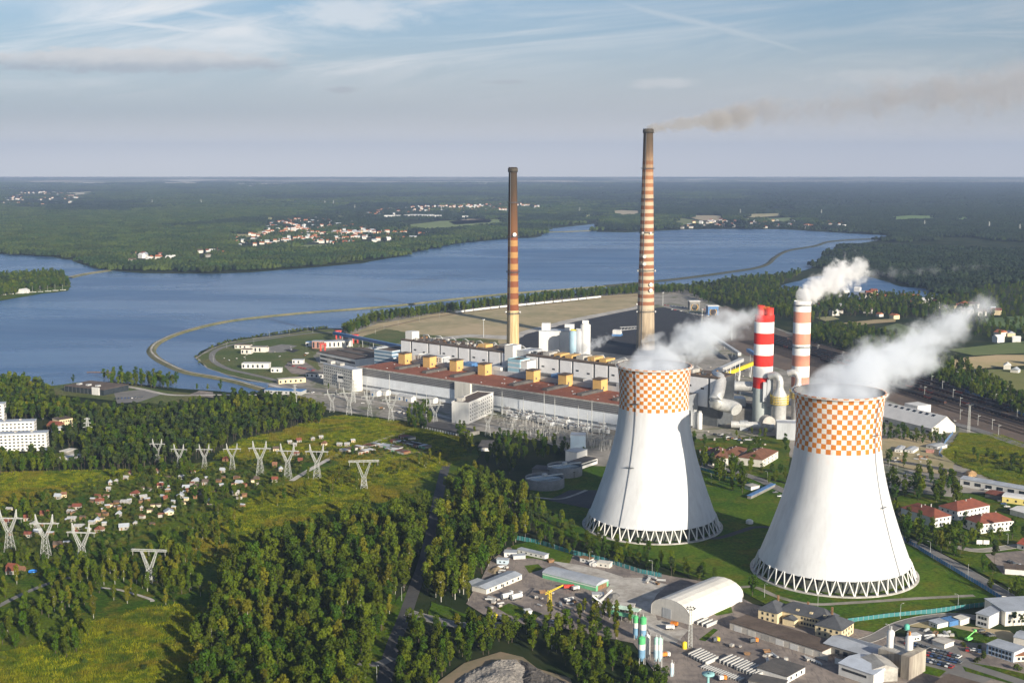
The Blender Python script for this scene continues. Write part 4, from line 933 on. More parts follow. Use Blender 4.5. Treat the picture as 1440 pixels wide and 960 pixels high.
# turbine hall
M_redroof = mat('red_sheet_roof', (.20, .062, .034), .9, .22, .06, c2=(.27, .095, .05), tex=lambda t, c, co: t.mix(t.m('MULTIPLY', t.sm(t.noise(t.vm('MULTIPLY', t.n('ShaderNodeTexCoord').outputs['Object'], (1, .5, 1)), .28, 2, .3), .68, .74), .55), c, (.48, .30, .24)))
M_hallwall = mat('blue_white_cladding', (.76, .79, .82), .55, .08, .1, tex=bands(0, 6.0, .02, (.45, .48, .5)))
M_louvre = mat('louvre_band', (.13, .13, .135), .5, .2, .1, tex=bands(2, 1.9, .22, (.30, .30, .30)))
root = thing('turbine_hall', 'very long low turbine hall with a rust red roof and a dark glazed band', 'factory hall', tuple(ab(0, 0)), PROT)
HL = 400; MB().box(0, HL, 2.5, 57, 0, 6).box(0, HL, 0, 57, 6, 25).build('wall', M_hallwall, root)
MB().box(-.3, HL+.3, -.4, 57.4, 25.0, 25.6).build('roof', M_redroof, root)
MB().box(.0, HL, -.25, .0-.003, 16.4, 24.2).build('louvre_glazing', M_louvre, root)
MB().box(-.4, HL+.4, -.6, -.41, 24.4, 25.9).build('gutter', M_conc, root)
MB().box(150, 172, -3, -.26, 0, 25.3).build('stair_tower', M_wall_pale, root)
for k, a in enumerate((44, 86, 128, 211, 255, 299, 342)):
    q = MB(); q.prism([(a, 14), (a+6, 14), (a+6, 50), (a, 50)], 25.603, 28.2, 0)
    q.build('roof_monitor', M_roof_dk, root)
for k in range(46):
    a, b_ = random.uniform(6, HL-8), random.uniform(5, 50)
    if k < 46: MB().box(a, a+1.4, b_, b_+1.0, 25.603, 26.4).build('roof_vent', M_steel, root)
# yellow deaerator houses on the back edge of the roof
for k, (px_, py_) in enumerate(((582,508.5),(612,514),(650.5,519),(690,524.5),(757,534),(801,540.5),(846,548))):
    a, b_ = toab(px_, py_, 25.6); lab = ['leftmost yellow box house on the back edge of the red roof', 'second yellow box house from the left on the red roof', 'third yellow box house from the left on the red roof', 'yellow box house on the red roof below the brown chimney',
         'yellow box house on the red roof just right of the blue stair block', 'second yellow box house from the right on the red roof', 'rightmost yellow box house, next to the chequered tower top'][k]
    r_ = thing('roof_house', lab, 'plant building', tuple(ab(a-4, 46, 25.6)), PROT, 'yellow box houses along the turbine hall roof')
    MB().box(0, 10.5, 0, 11, 0, 12).build('wall', M_yellow, r_); MB().box(-.8, 11.3, -.8, 11.8, 12.0, 12.7).build('roof', M_roof_br, r_)
    MB().box(10.5, 10.62, 3, 5, 2.5, 4.8).build('door', M_dgrey, r_)
# bunker bay between the hall and boiler house
root, L, D = block('annex', 'low blue-grey bunker bay between the red roof and the white boiler house', 'plant building', 2, 398, 57.4, 79, 30, M_grey, M_roof_dk)
for k in range(9):
    a = 18+42*k; MB().box(a, a+14, 2, 14, 30.13, 30.13+random.uniform(2.5, 6)).build('roof_unit', [M_white, M_grey, M_blue][k % 3], root)
# boiler house, two sections
M_panel = mat('boiler_panels', (.78, .77, .77), .5, .08, .08)
def boiler(a0, a1, label, n):
    root = thing('boiler_house', label, 'boiler house', tuple(ab(a0, 79.6)), PROT); L = a1-a0
    MB().box(0, L, 0, 30, 0, 47).build('wall', M_dgrey, root)
    p = 0; k = 0; M_off = [15.5, 25.5]
    x = .2
    while x < L-6:
        w = M_off[k % 2]; w = min(w, L-x-.2)
        q = MB().box(x, x+w, -.5, -.003, 18, 46.2).build('wall_panel', M_panel, root)
        if k % 2 == 1 and w > 20:
            for xx, zz in ((x+5, 36.5), (x+w-6, 34.8)): MB().box(xx-1.9, xx+1.9, -.62, -.503, zz, zz+1.7).build('window', M_glass, root)
        x += w+2.6; k += 1
    MB().box(-.5, -.003, .2, 29.8, 0, 46.2).build('end_panel', M_panel, root)
    MB().box(-.6, L+.4, -.8, 30.4, 47.0, 48.2).build('roof', M_roof_br, root)
    rnd = random.Random(int(a0)+3)
    for i in range(58):
        xx, yy_ = rnd.uniform(2, L-8), rnd.uniform(3, 25); m_ = rnd.choice([M_roof_br, M_roof_dk, M_steel, M_wood, M_dgrey, M_conc])
        MB().box(xx, xx+rnd.uniform(1, 5), yy_, yy_+rnd.uniform(1, 3.5), 48.203, 48.2+rnd.uniform(.8, 3.0)).build('roof_unit', m_, root)
    for i in range(8):
        xx = L*(i+.5)/8; MB().path([(xx, 26, 48.2), (xx, 26, 51), (xx+rnd.uniform(4, 9), 26, 52), (xx+10, 27, 49)], .6, 8).build('vent_pipe', M_steel, root)
    for i in range(6):
        xx = rnd.uniform(3, L-3); MB().tube((xx, 4, 48.2), (xx, 4, 48.2+rnd.uniform(4, 9)), .12, .08, 5).build('roof_mast', M_steel, root)
    return root, L
rt, L = boiler(-12, 158, 'left section of the white panelled boiler house behind the red roof', 4)
MB().box(3, 14, 4, 16, 48.203, 57).build('lift_house', M_white, rt)
MB().box(L-56, L-44, 8, 20, 48.203, 51.5).build('lift_house', M_yellow, rt)
rt, L = boiler(180, 420, 'right section of the white panelled boiler house, running behind the chequered tower', 6)
for i in range(13):
    xx = 18+i*15; MB().box(xx, xx+9, 6, 22, 48.21, 48.2+random.uniform(2.5, 4.2)).build('roof_house', M_yellow if i % 3 else M_conc, rt)
r_, L, D = block('stair_block', 'tall white stair block at the foot of the brown chimney', 'plant building', 150, 162, 78, 92, 55, M_white, M_roof_gy)
r_, L, D = block('plant_building', 'blue-grey gap block between the two boiler house sections', 'plant building', 162.5, 179.5, 84, 108, 50, M_grey, M_roof_gy)
r_, L, D = block('plant_building', 'pale blue clad block with brown roof standing behind the red roof', 'plant building', 170, 187, 60, 76.5, 44, mat('sea_blue_cladding', (.30, .50, .60), .6, .1, .1, tex=bands(2, 5, .3, (.55, .58, .6))), M_roof_br, z0=0)
r_, L, D = block('plant_building', 'white block with brown roof beside the pale blue one', 'plant building', 187.5, 196, 61, 76, 43, M_white, M_roof_br)
r_, L, D = block('plant_building', 'low white windowed annex behind the two leftmost yellow box houses', 'plant building', 36, 74, 58, 72, 36, M_white, M_roof_gy)
windows(r_, (0, 0, 0), L, 31, 35.5, 9, 2, 2.4, 1.3)
r_, L, D = block('plant_building', 'dark blue glazed end block left of the boiler house', 'plant building', -44, -14, 66, 104, 34, mat('blue_glazed_wall', (.16, .25, .34), .4, .2, .1, tex=bands(2, 4.2, .35, (.5, .55, .58))), M_roof_br)
r_, L, D = block('plant_building', 'dull grey block with dark roof at the left end of the turbine hall', 'plant building', -34, -1, 8, 52, 18, M_concd, M_roof_dk)
r_, L, D = block('plant_building', 'white stilted block with dark window band at the turbine hall corner', 'plant building', -21, -1.2, -14, 2, 9, M_white, M_roof_gy, z0=8)
for x_ in (1, 9, 18): MB().box(x_, x_+1, 1, 2, -8, 0).build('pillar', M_conc, r_)
MB().box(1.5, L-1.5, -.1, -.003, 4.2, 7.2).build('window', M_glass, r_)
# beige office block
oL = P(455, 541); oR = P(496, 551)
an = math.atan2((oR-oL).y, (oR-oL).x)
r_ = thing('office_block', 'beige six storey office block with rows of windows at the left end of the plant', 'office building', tuple(oL), an)
L = (oR-oL).length; MB().box(0, L, 0, 13, 0, 24.5).build('wall', M_wall_pale, r_); MB().box(-.3, L+.3, -.3, 13.3, 24.5, 25.2).build('roof', M_roof_gy, r_)
MB().box(4, 12, 3, 9, 25.203, 28.5).box(20, 30, 4, 10, 25.203, 28).build('roof_house', M_conc, r_)
windows(r_, (0, 0, 0), L, 2, 23.6, 14, 6, 1.7, 1.3)
# workshop hall with dark roof
wL = P(450, 510); wR = P(500, 521); an = math.atan2((wR-wL).y, (wR-wL).x)
r_ = thing('workshop_hall', 'long workshop with a wide dark roof and white window bands behind the beige office', 'factory hall', tuple(wL), an)
L = (wR-wL).length; MB().box(0, L, 0, 62, 0, 14).build('wall', M_white, r_); MB().box(-.5, L+.5, -.5, 62.5, 14, 15).build('roof', M_roof_br, r_)
for z in (2.5, 7.8): MB().box(1, L-1, -.1, -.003, z, z+2.8).build('window', M_glass, r_)
MB().box(10, L-8, 20, 26, 15.003, 16.4).box(16, L-10, 40, 47, 15.003, 16.8).build('roof_monitor', M_roof_dk, r_)
# white annex with arched roofs
for k, (px_, py_) in enumerate(((508, 505), (524, 507))):
    p = P(px_, py_); r_ = thing('annex', ['pale barrel roofed annex right of the dark roofed workshop', 'second pale barrel roofed annex, nearest the turbine hall end'][k], 'plant building', tuple(p), PROT)
    MB().box(0, 14, 0, 36, 0, 12).build('wall', M_white, r_)
    q = MB(); q.prism([(7+7.4*math.cos(math.pi*i/10), 0) for i in range(1)] + [(0, 0), (0, 36)], 12, 12.01) if False else None
    vs = []; n = 10
    for yy_ in (-.3, 36.3):
        for i in range(n+1): vs.append((7+7.3*math.cos(math.pi*i/n), yy_, 12+2.6*math.sin(math.pi*i/n)))
    MB().add(vs, [(i, i+1, n+1+i+1, n+1+i) for i in range(n)] + [tuple(range(n+1)), tuple(range(2*n+1, n, -1))]).build('roof', M_steel, r_)

# white admin block in front of the hall
c = P(659, 596); rr_ = P(702, 576); an = math.atan2((rr_-c).y, (rr_-c).x); L = (rr_-c).length*.80
r_ = thing('office_block', 'white five storey office block standing in the switchyard before the turbine hall', 'office building', tuple(c), an)
MB().box(0, L, 0, 18, 0, 20.5).build('wall', M_white, r_); MB().box(.3, L-.3, .3, 17.7, 20.503, 20.7).build('roof', M_roof_br, r_)
MB().box(-.2, L+.2, -.2, .4, 20.5, 21.3).box(-.2, L+.2, 17.6, 18.2, 20.5, 21.3).box(-.2, .4, .403, 17.597, 20.5, 21.3).box(L-.4, L+.2, .403, 17.597, 20.5, 21.3).build('parapet', M_white, r_)
windows(r_, (0, 0, 0), L, 1.5, 19.5, 11, 5, 1.8, 1.15, mar=2)
MB().box(5, 13, 9, 15, 20.71, 24.2).build('lift_house', M_conc, r_)
# long dark shed in the shade with its white trimmed edge
c = P(592, 602); e_ = P(650, 615); an = math.atan2((e_-c).y, (e_-c).x)
r_ = thing('storage_shed', 'long low dark roofed shed with white arches, left of the white office block', 'shed', tuple(c), an); L = (e_-c).length
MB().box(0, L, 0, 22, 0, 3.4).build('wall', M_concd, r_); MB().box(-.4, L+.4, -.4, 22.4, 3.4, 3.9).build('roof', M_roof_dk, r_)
for i in range(16):
    x_ = 1.2+(L-3)*i/15; MB().box(x_, x_+1.8, -.12, -.003, .3, 2.6).build('door', M_white, r_)
c = P(672, 634); r_ = thing('garage', 'small garage with two white doors at the dark wood edge right of the storage shed', 'garage', tuple(c), -.1)
MB().box(0, 11, 0, 30, 0, 3.2).build('wall', M_concd, r_); MB().box(-.3, 11.3, -.3, 30.3, 3.2, 3.6).build('roof', M_roof_dk, r_)
for x_ in (.8, 6): MB().box(x_, x_+4.2, -.1, -.003, .2, 2.8).build('door', M_white, r_)

# water treatment: two round clarifiers, the blue tower block and its hall
for k, (px_, py_, rr, lab) in enumerate(((766, 684, 15.5, 'nearer round clarifier tank with a bridge across, left of the chequered tower'), (794, 667, 14.5, 'farther round clarifier tank beside the blue-grey tower block'))):
    p = P(px_, py_); r_ = thing('clarifier_tank', lab, 'tank', tuple(p), .5)
    MB().lathe([(rr, 0), (rr, 8), (rr-.6, 8), (rr-.6, 6.6), (0, 6.6)], 40).build('wall', mat('shadowed_tank_concrete', (.26, .26, .25), .9, .2, .2), r_)  # wall colour darkened in place of the shadow lying on the tanks
    MB().lathe([(rr-.7, 6.7), (0, 6.7)], 40).build('water_surface', mat('basin_water', (.06, .09, .10), .2, .2, .2), r_)
    MB().box(-rr-1, rr+1, -.9, .9, 8.2, 8.8).box(-1.6, 1.6, -1.6, 1.6, 8.81, 10.5).build('bridge', M_steel, r_)
p = P(802, 644); r_ = thing('tower_block', 'square blue-grey tower block with white base beside the round clarifier tanks', 'plant building', tuple(p), -.12)
MB().box(0, 12.5, 0, 12, 6, 20).build('wall', mat('slate_blue_cladding', (.36, .46, .56), .6, .08, .1), r_); MB().box(-.05, 12.55, -.05, 12.05, 0, 6).build('base', M_white, r_); MB().box(-.3, 12.8, -.3, 12.3, 20, 20.5).build('roof', M_roof_gy, r_)
p = P(815, 660); q = P(842, 651); an = math.atan2((q-p).y, (q-p).x)
r_ = thing('treatment_hall', 'white hall with a dark lower wing between the blue-grey tower block and the chequered tower', 'plant building', tuple(p), an)
MB().box(0, 27, 0, 12, 0, 4.6).build('wall', M_white, r_); MB().box(-.3, 27.3, -.3, 12.3, 4.6, 5).build('roof', M_roof_dk, r_); MB().box(1, 26, -.1, -.003, 2.4, 3.6).build('window', M_glass, r_)
MB().box(14, 30, 12.4, 24, 0, 10).build('annex', M_white, r_); MB().box(13.8, 30.2, 12.2, 24.2, 10, 10.4).build('annex_roof', M_roof_gy, r_)
p = P(756, 690); r_ = thing('pump_house', 'low dark roofed pump house behind the round clarifier tanks', 'plant building', tuple(P(748, 668)), -.3)
MB().box(0, 36, 0, 14, 0, 5).build('wall', M_concd, r_); MB().box(-.4, 36.4, -.4, 14.4, 5, 5.5).build('roof', M_roof_dk, r_)

# switchyard: transformers, gantries, lightning masts
def transformer():
    r_ = thing('transformer', 'grey transformer with cooling fins in the switchyard row', 'transformer', (0, 0, 0), 0, 'transformers in the row before the turbine hall')
    MB().box(-3.4, 3.4, -2.2, 2.2, .5, 5).build('tank', M_grey, r_)
    f = MB()
    for i in range(7): f.box(-3.2+i*.95, -2.7+i*.95, -3.6, -2.25, 1, 4.6)
    f.build('radiator', M_steel, r_)
    MB().tube((-3.4, 0, 6.8), (3.4, 0, 6.8), .8, .8, 10).build('conservator', M_steel, r_)
    for x_ in (-2, 0, 2): MB().tube((x_, 0, 5), (x_, 0, 7.6), .28, .14, 6).build('bushing', M_wood, r_)
    return r_
def house_kiosk(lab): 
    r_ = thing('relay_house', lab, 'hut', (0, 0, 0), 0, None)
    MB().box(0, 10, 0, 7, 0, 5).build('wall', M_white, r_)
    v = [(-.4, -.4, 5), (10.4, -.4, 5), (10.4, 7.4, 5), (-.4, 7.4, 5), (-.4, 3.5, 6.8), (10.4, 3.5, 6.8)]
    MB().add(v, [(0, 1, 5, 4), (2, 3, 4, 5), (0, 4, 3), (1, 2, 5), (0, 3, 2, 1)]).build('roof', M_steel, r_)
    MB().box(2, 4.2, -.1, -.003, .1, 2.8).build('door', M_blue, r_); return r_
T0 = transformer(); first = True
for i in range(26):
    px_ = 712 + i*5.6; py_ = 583 + i*1.0 + random.uniform(-2.5, 2.5) + (i % 3)*2.2
    o = T0 if first else copy_tree(T0); first = False
    p = P(px_, py_); o.location = p; o.rotation_euler.z = PROT + random.uniform(-.1, .1); s = random.uniform(.8, 1.15); o.scale = (s, s, s)
for px_, py_, lab in ((521, 556, 'white gabled relay house nearest the left end of the turbine hall'), (534, 555, 'white gabled relay house, second from the left before the turbine hall'),
                      (559, 562, 'white gabled relay house below the third roof monitor of the turbine hall'), (569, 564, 'white gabled relay house nearest the dark trees before the turbine hall'), (600, 566, 'pale relay house in the shade left of the white office block')):
    r_ = house_kiosk(lab); r_.location = P(px_, py_); r_.rotation_euler.z = PROT
def gantry():
    r_ = thing('gantry', 'pale steel gantry with insulators in the switchyard', 'gantry', (0, 0, 0), 0, 'steel gantries of the switchyard')
    for x_ in (-8, 8): MB().bar((x_-.8, 0, 0), (x_, 0, 13), .3).bar((x_+.8, 0, 0), (x_, 0, 13), .3).bar((x_-.4, 0, 6), (x_+.4, 0, 6), .2).build('post', mat('gantry_grey', (.30, .30, .28), .6, .2, .3), r_)
    MB().box(-8.5, 8.5, -.35, .35, 12.3, 13.0).build('beam', mat('gantry_grey', (.30, .30, .28), .6, .2, .3), r_)
    for x_ in (-5, 0, 5): MB().tube((x_, 0, 12.3), (x_, 0, 10.3), .22, .22, 5).build('insulator', M_conc, r_)
    return r_
G0 = gantry(); first = True
for i in range(24):
    for j in range(2):
        px_ = 706+i*6.6; py_ = 597+i*1.25+j*7+random.uniform(-1.5, 1.5)
        o = G0 if first else copy_tree(G0); first = False
        o.location = P(px_, py_); o.rotation_euler.z = PROT + (math.pi/2 if (i+j) % 2 else 0); s = random.uniform(.5, .8); o.scale = (s, s, s)
def busbar(): 
    r_ = thing('busbar_support', 'thin grey busbar post with insulator in the switchyard', 'post', (0, 0, 0), 0, 'busbar posts of the switchyard')
    MB().tube((0, 0, 0), (0, 0, 3.4), .2, .2, 5).build('post', M_steel, r_); MB().tube((0, 0, 3.4), (0, 0, 5.4), .28, .2, 5).build('insulator', M_conc, r_); return r_
B0 = busbar(); first = True; rnd_ = random.Random(4)
for i in range(80):
    u = rnd_.random(); px_ = 715+u*145; py_ = 590+u*28+rnd_.uniform(0, 20)
    o = B0 if first else copy_tree(B0); first = False; o.location = P(px_, py_)
def mast(px_, py_, h, lab, r=.35, grp=None):
    p = P(px_, py_); r_ = thing('lightning_mast', lab, 'mast', tuple(p), 0, grp)
    MB().tube((0, 0, 0), (0, 0, h), r, r*.45, 8).build('pole', M_pylon, r_); MB().tube((0, 0, h), (0, 0, h+2), .1, .05, 5).build('rod', M_steel, r_)
for k, (px_, py_, h) in enumerate(((548,566,30),(516,561,24),(706,585,24),(765,594,30),(780,598,26),(813,607,24),(832,612,32),(849,620,26),(826,618,24),(736,588,20),(586,578,22),(600,583,22))):
    mast(px_, py_, h, 'slim pale lightning mast standing in the switchyard before the turbine hall', .5, 'lightning masts of the switchyard')

# ---- FGD plant between the towers: absorbers, ducts, tanks
def absorber(px_, py_, s, lab):
    p = P(px_, py_); r_ = thing('absorber', lab, 'absorber vessel', tuple(p), .1)
    MB().lathe([(8.5*s, 0), (8.5*s, 30*s), (9.2*s, 31*s), (9.2*s, 40*s)], 32).build('vessel', M_steel, r_)
    MB().lathe([(9.2*s, 40*s), (8.6*s, 42*s), (4.6*s, 50*s), (4.4*s, 52*s)], 32).build('cone', M_steel, r_)
    MB().path(bez([(0, 0, 52*s), (0, 0, 58*s), (-1.5*s, 1, 63*s), (-6*s, 3, 66*s), (-12*s, 6, 64*s)], 4), 4.3*s, 16).build('outlet_duct', M_steel, r_)
    g = MB()
    for z in (31, 34, 37, 40):
        g.lathe([(9.6*s, z*s), (11.2*s, z*s), (11.2*s, z*s+.25), (9.6*s, z*s+.25)], 24)
        for i in range(20):
            a = 6.2832*i/20; g.bar((11.2*s*math.cos(a), 11.2*s*math.sin(a), z*s), (11.2*s*math.cos(a), 11.2*s*math.sin(a), z*s+2.9*s), .12)
    g.build('gallery', M_yell2, r_)
absorber(1095, 602, .78, 'nearer silver absorber vessel with a bent neck and yellow galleries, left of the chequered tower')
absorber(1121, 590, .72, 'farther silver absorber vessel with a bent neck, half behind the chequered tower')
p = P(1012, 600)
r_ = thing('flue_duct', 'huge bent silver flue gas duct rising between the cooling towers', 'duct', (p.x, p.y, 0), 0)
def W(px_, py_, z): v = P(px_, py_, z); return Vector((v.x-p.x, v.y-p.y, z))
MB().path(bez([W(978, 572, 14)+Vector((0, 40, 0)), W(988, 536, 34), W(1003, 531, 42), W(1012, 534, 44), W(1010, 550, 36), W(1006, 563, 28), W(1012, 568, 24), W(1030, 572, 22), W(1036, 576, 20)], 5), 6.3, 18).build('duct', M_steel, r_)
MB().box(*sum([[W(1033, 590, 0).x-4, W(1033, 590, 0).x+10, W(1033, 590, 0).y-4, W(1033, 590, 0).y+12]], []), 0, 22).build('fan_house', M_steel, r_)
for a_, b_ in (((1000, 590), 16), ((1014, 592), 20)):
    q = W(a_[0], a_[1], 0); MB().box(q.x-.8, q.x+.8, q.y-.8, q.y+.8, 0, b_).build('support', M_dgrey, r_)
p2 = P(1046, 575)
r_ = thing('flue_duct', 'straight horizontal silver duct running to the red and white stack', 'duct', tuple(p2), -.18)
MB().path([(-26, 0, 24), (20, 0, 24)], 5.2, 16).build('duct', M_steel, r_)
for x_ in (-20, -4, 12): MB().box(x_-.6, x_+.6, -4, 4, 0, 19.5).build('support', M_dgrey, r_)
for x_ in (-10, 6): MB().tube((x_, 0, 24), (x_+1, 0, 24), 5.6, 5.6, 16).build('flange', M_grey, r_)
p2 = P(1046, 604); r_ = thing('flue_duct', 'low horizontal silver duct at the foot of the red and white stack', 'duct', tuple(p2), -.1)
MB().path([(-12, 0, 5), (28, -4, 5)], 3.4, 14).build('duct', M_steel, r_); MB().box(-4, 4, -4, 4, 0, 8.5).build('fan_casing', M_grey, r_)
p2 = P(1079, 606); r_ = thing('fan_unit', 'ribbed pale fan unit left of the nearer absorber vessel', 'fan', tuple(p2), .3)
MB().tube((0, -3, 8), (0, 5, 8), 7, 7, 20).build('casing', M_conc, r_); MB().box(-5, 5, -2, 4, 0, 5).build('base', M_conc, r_)
r_, L, D = block('plant_building', 'grey clad box building at the foot of the nearer absorber vessel', 'plant building', 0, 34, 0, 16, 15, M_grey, M_roof_gy, org=P(1092, 618), rot=-.12)
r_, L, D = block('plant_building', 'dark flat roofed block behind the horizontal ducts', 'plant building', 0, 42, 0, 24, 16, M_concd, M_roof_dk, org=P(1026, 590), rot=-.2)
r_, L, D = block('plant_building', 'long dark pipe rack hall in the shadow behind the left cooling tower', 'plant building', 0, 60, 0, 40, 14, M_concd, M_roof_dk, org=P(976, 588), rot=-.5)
for k, (px_, py_, h, rr, lab) in enumerate(((977, 601, 15, 2.3, 'leftmost slim white tank at the right edge of the left cooling tower'), (984, 603, 15, 2.3, 'second slim white tank at the right edge of the left cooling tower'),
        (805, 491, 26, 5.0, 'blue topped silo behind the boiler house, left one of the pair'), (812.5, 491, 27, 5.0, 'pale blue silo behind the boiler house, right one of the pair'), (821.5, 493, 34, 6.0, 'white round silo with a rooftop cabin behind the boiler house'))):
    if k > 1: p = Vector((P(px_, py_).x, 1480-0, 0)); p = Vector(((px_-720)/1800*1490, 1455, 0)); h = [0, 0, 62, 63, 70][k]
    else: p = P(px_, py_)
    r_ = thing('silo', lab, 'silo', tuple(p)); MB().lathe([(rr, 0), (rr, h), (rr*.5, h+1.5), (0, h+1.6)], 24).build('shell', [M_white, M_white, mat('blue_silo', (.35, .50, .58), .5, .1, .2), M_grey, M_white][k], r_)
    MB().box(-rr*.6, rr*.6, -rr*.6, rr*.6, h+1.61, h+(5 if k == 4 else 2.6)).build('head_house', [M_steel, M_steel, M_yell2, M_steel, M_white][k], r_)
# ash silos building behind the boiler house
pp = Vector(((757-720)/1800*1540, 1490, 0))
r_ = thing('ash_plant', 'tall white clad ash handling block with two rooftop cabins behind the boiler house', 'plant building', tuple(pp), -.10)
MB().box(0, 24, 0, 16, 0, 58).box(24.3, 44, 0, 16, 0, 58).build('wall', M_white, r_); MB().box(-.4, 44.4, -.4, 16.4, 58, 59).build('roof', M_roof_gy, r_)
MB().box(3, 13, 3, 12, 59.003, 67).build('head_house', M_white, r_); MB().box(30, 41, 3, 12, 59.003, 66).build('head_house', M_white, r_)
MB().box(46, 58, 2, 12, 0, 46).build('annex', M_white, r_)
r_ = thing('stacker', 'pale blue stacker machine with trussed boom standing on the coal yard', 'machine', tuple(P(868, 472)), -.3)
MB().box(-6, 6, -5, 5, 3, 9).build('cab', M_white, r_); q = MB()
for s in (-2, 2): q.bar((4, s, 8), (44, s, 14), .6).bar((4, s, 13), (44, s, 16), .5)
for i in range(8): q.bar((5+i*5, -2, 8.5+i*.7), (7.5+i*5, 2, 13.5+i*.4), .4)
q.build('boom', M_steel, r_); MB().box(-7, 7, -6, -4, 0, 3).box(-7, 7, 4, 6, 0, 3).build('bogie', M_blue, r_)

# inclined conveyor galleries
def gallery(pa, za, pb, zb, w, lab, mt, n=3):
    a, b_ = P(*pa, 0) if za == 0 else P(*pa, za), P(*pb, zb); a = Vector((a.x, a.y, za)); b_ = Vector((b_.x, b_.y, zb))
    d = Vector((b_.x-a.x, b_.y-a.y, 0)); L = d.length; an = math.atan2(d.y, d.x)
    r_ = thing('conveyor_gallery', lab, 'conveyor', (a.x, a.y, 0), an)
    v = [(0, -w, za), (L, -w, zb), (L, w, zb), (0, w, za), (0, -w, za+4), (L, -w, zb+4), (L, w, zb+4), (0, w, za+4)]
    MB().add(v, [(0,3,2,1),(4,5,6,7),(0,1,5,4),(1,2,6,5),(2,3,7,6),(3,0,4,7)]).build('gallery', mt, r_)
    for i in range(n):
        f = (i+.7)/n*.95; z = za+(zb-za)*f
        if z > 3: MB().bar((L*f-1.5, -w, 0), (L*f, -w, z), .5).bar((L*f+1.5, w, 0), (L*f, w, z), .5).build('trestle', M_steel, r_)
gallery((1002, 527), 16, (1043, 508), 22, 2.8, 'pale inclined conveyor gallery behind the bent silver duct', M_steel)
gallery((470, 470), 8, (566, 490), 26, 2.4, 'long blue conveyor gallery reaching the left end of the boiler house', M_blue, 6)
gallery((1012, 532), 8, (1062, 512), 14, 1.6, 'yellow steel conveyor bridge left of the red and white stack', M_yell2)
gallery((992, 468), 6, (1040, 500), 8, 2.2, 'low white conveyor gallery behind the steam, by the rail yard', M_steel)
gallery((1052, 494), 8, (1080, 512), 14, 2.2, 'blue-grey conveyor gallery behind the red and white stack', M_blue)
for k, (px_, py_, lab) in enumerate(((977, 436, 'white roofed wagon tipper building among the trees, left one'), (1003, 443, 'blue wagon tipper building with a round opening, right one'))):
    r_ = thing('tipper_building', lab, 'plant building', tuple(P(px_, py_)), .1)
    MB().box(-9, 9, 0, 14, 10, 15).box(-9, -6.5, 0, 14, 0, 10).box(6.5, 9, 0, 14, 0, 10).build('wall', [M_concd, M_blue][k], r_); MB().box(-10, 10, -1, 15, 15, 16).build('roof', M_white, r_)
    MB().lathe([(5.4, -1.2), (6.4, -1.2), (6.4, 1.2), (5.4, 1.2)], 20).build('tipper_ring', M_yellow, r_)
    bpy.data.objects[KIDS[r_.name][-1].name].location = (0, 1.5, 5); KIDS[r_.name][-1].rotation_euler = (math.pi/2, 0, 0)
for k, (px_, py_, h) in enumerate(((987, 458, 26), (1029, 478, 30), (680, 474, 26), (932, 430, 24))):
    lab = ['light mast in front of the blue wagon tipper building', 'light mast by the low conveyor gallery near the rail yard', 'light mast on the sandy ground left of the brown chimney', 'light mast right of the tallest chimney'][k]
    r_ = thing('light_mast', lab, 'light mast', tuple(P(px_, py_))); MB().tube((0, 0, 0), (0, 0, h), .6, .35, 8).build('pole', M_pylon, r_); MB().lathe([(.4, h-.3), (2.2, h-.3), (2.2, h+.5), (.4, h+.5)], 12).build('lamp_ring', M_white, r_)
# left: yard buildings on the platform
for (px_, py_, L_, D_, h_, rot, wl, rf, lab) in (
  (340, 518, 34, 12, 6, -.05, M_white, M_white, 'long white flat roofed hall on the grassy platform by the canal'), (381, 523.5, 13, 7, 5, -.05, M_white, M_white, 'small white box building right of the long white hall on the platform'),
  (411, 511.5, 14, 8, 5, -.1, M_white, M_roof_gy, 'white cabin between the platform lawn and the small car park'), (330, 490, 22, 10, 5, -.1, M_wall_pale, M_roof_br, 'brown roofed shed at the bend of the platform road'),
  (339, 497.5, 14, 9, 6, -.1, M_wall_pale, M_roof_br, 'low brown roofed shed in front of the one at the platform road bend'), (351, 495, 22, 12, 7, -.1, M_wall_pale, M_concd, 'pale pump building with dark roof on the platform'),
  (367, 494.5, 9, 8, 6, -.1, M_wall_pale, M_roof_br, 'small square brown roofed house right of the pale pump building'), (430, 487, 9, 8, 6, -.1, M_white, M_blue, 'small white cube house with blue door side by the dark settling basins'),
  (439, 490, 14, 10, 10, -.1, mat('brick_pink', (.40, .22, .17), .8, .2, .2), M_roof_gy, 'pinkish brick store at the left end of the red striped hall'), (456, 489, 40, 14, 8, .35, M_wall_pale, M_roof_gy, 'long pale hall with red corner stripes on the platform'),
  (430, 530.5, 24, 12, 5, -.3, M_white, M_roof_dk, 'low dark roofed hut in the shade at the foot of the beige office'), (392, 540, 32, 10, 5, .42, M_cream, M_pale, 'long cream intake building at the canal head'),
  (372, 553, 44, 14, 4, -.25, M_steel, M_blue, 'low blue roofed intake hall at the end of the canal')):
    p = P(px_, py_); r_ = thing('plant_shed', lab, 'shed', tuple(p), rot); MB().box(0, L_, 0, D_, 0, h_).build('wall', wl, r_); MB().box(-.3, L_+.3, -.3, D_+.3, h_, h_+.45).build('roof', rf, r_)
    for i in range(max(1, int(L_/6))): MB().box(1+i*6, 3.2+i*6, -.1, -.003, 1.2, h_-1.2).build('window', M_glass, r_)
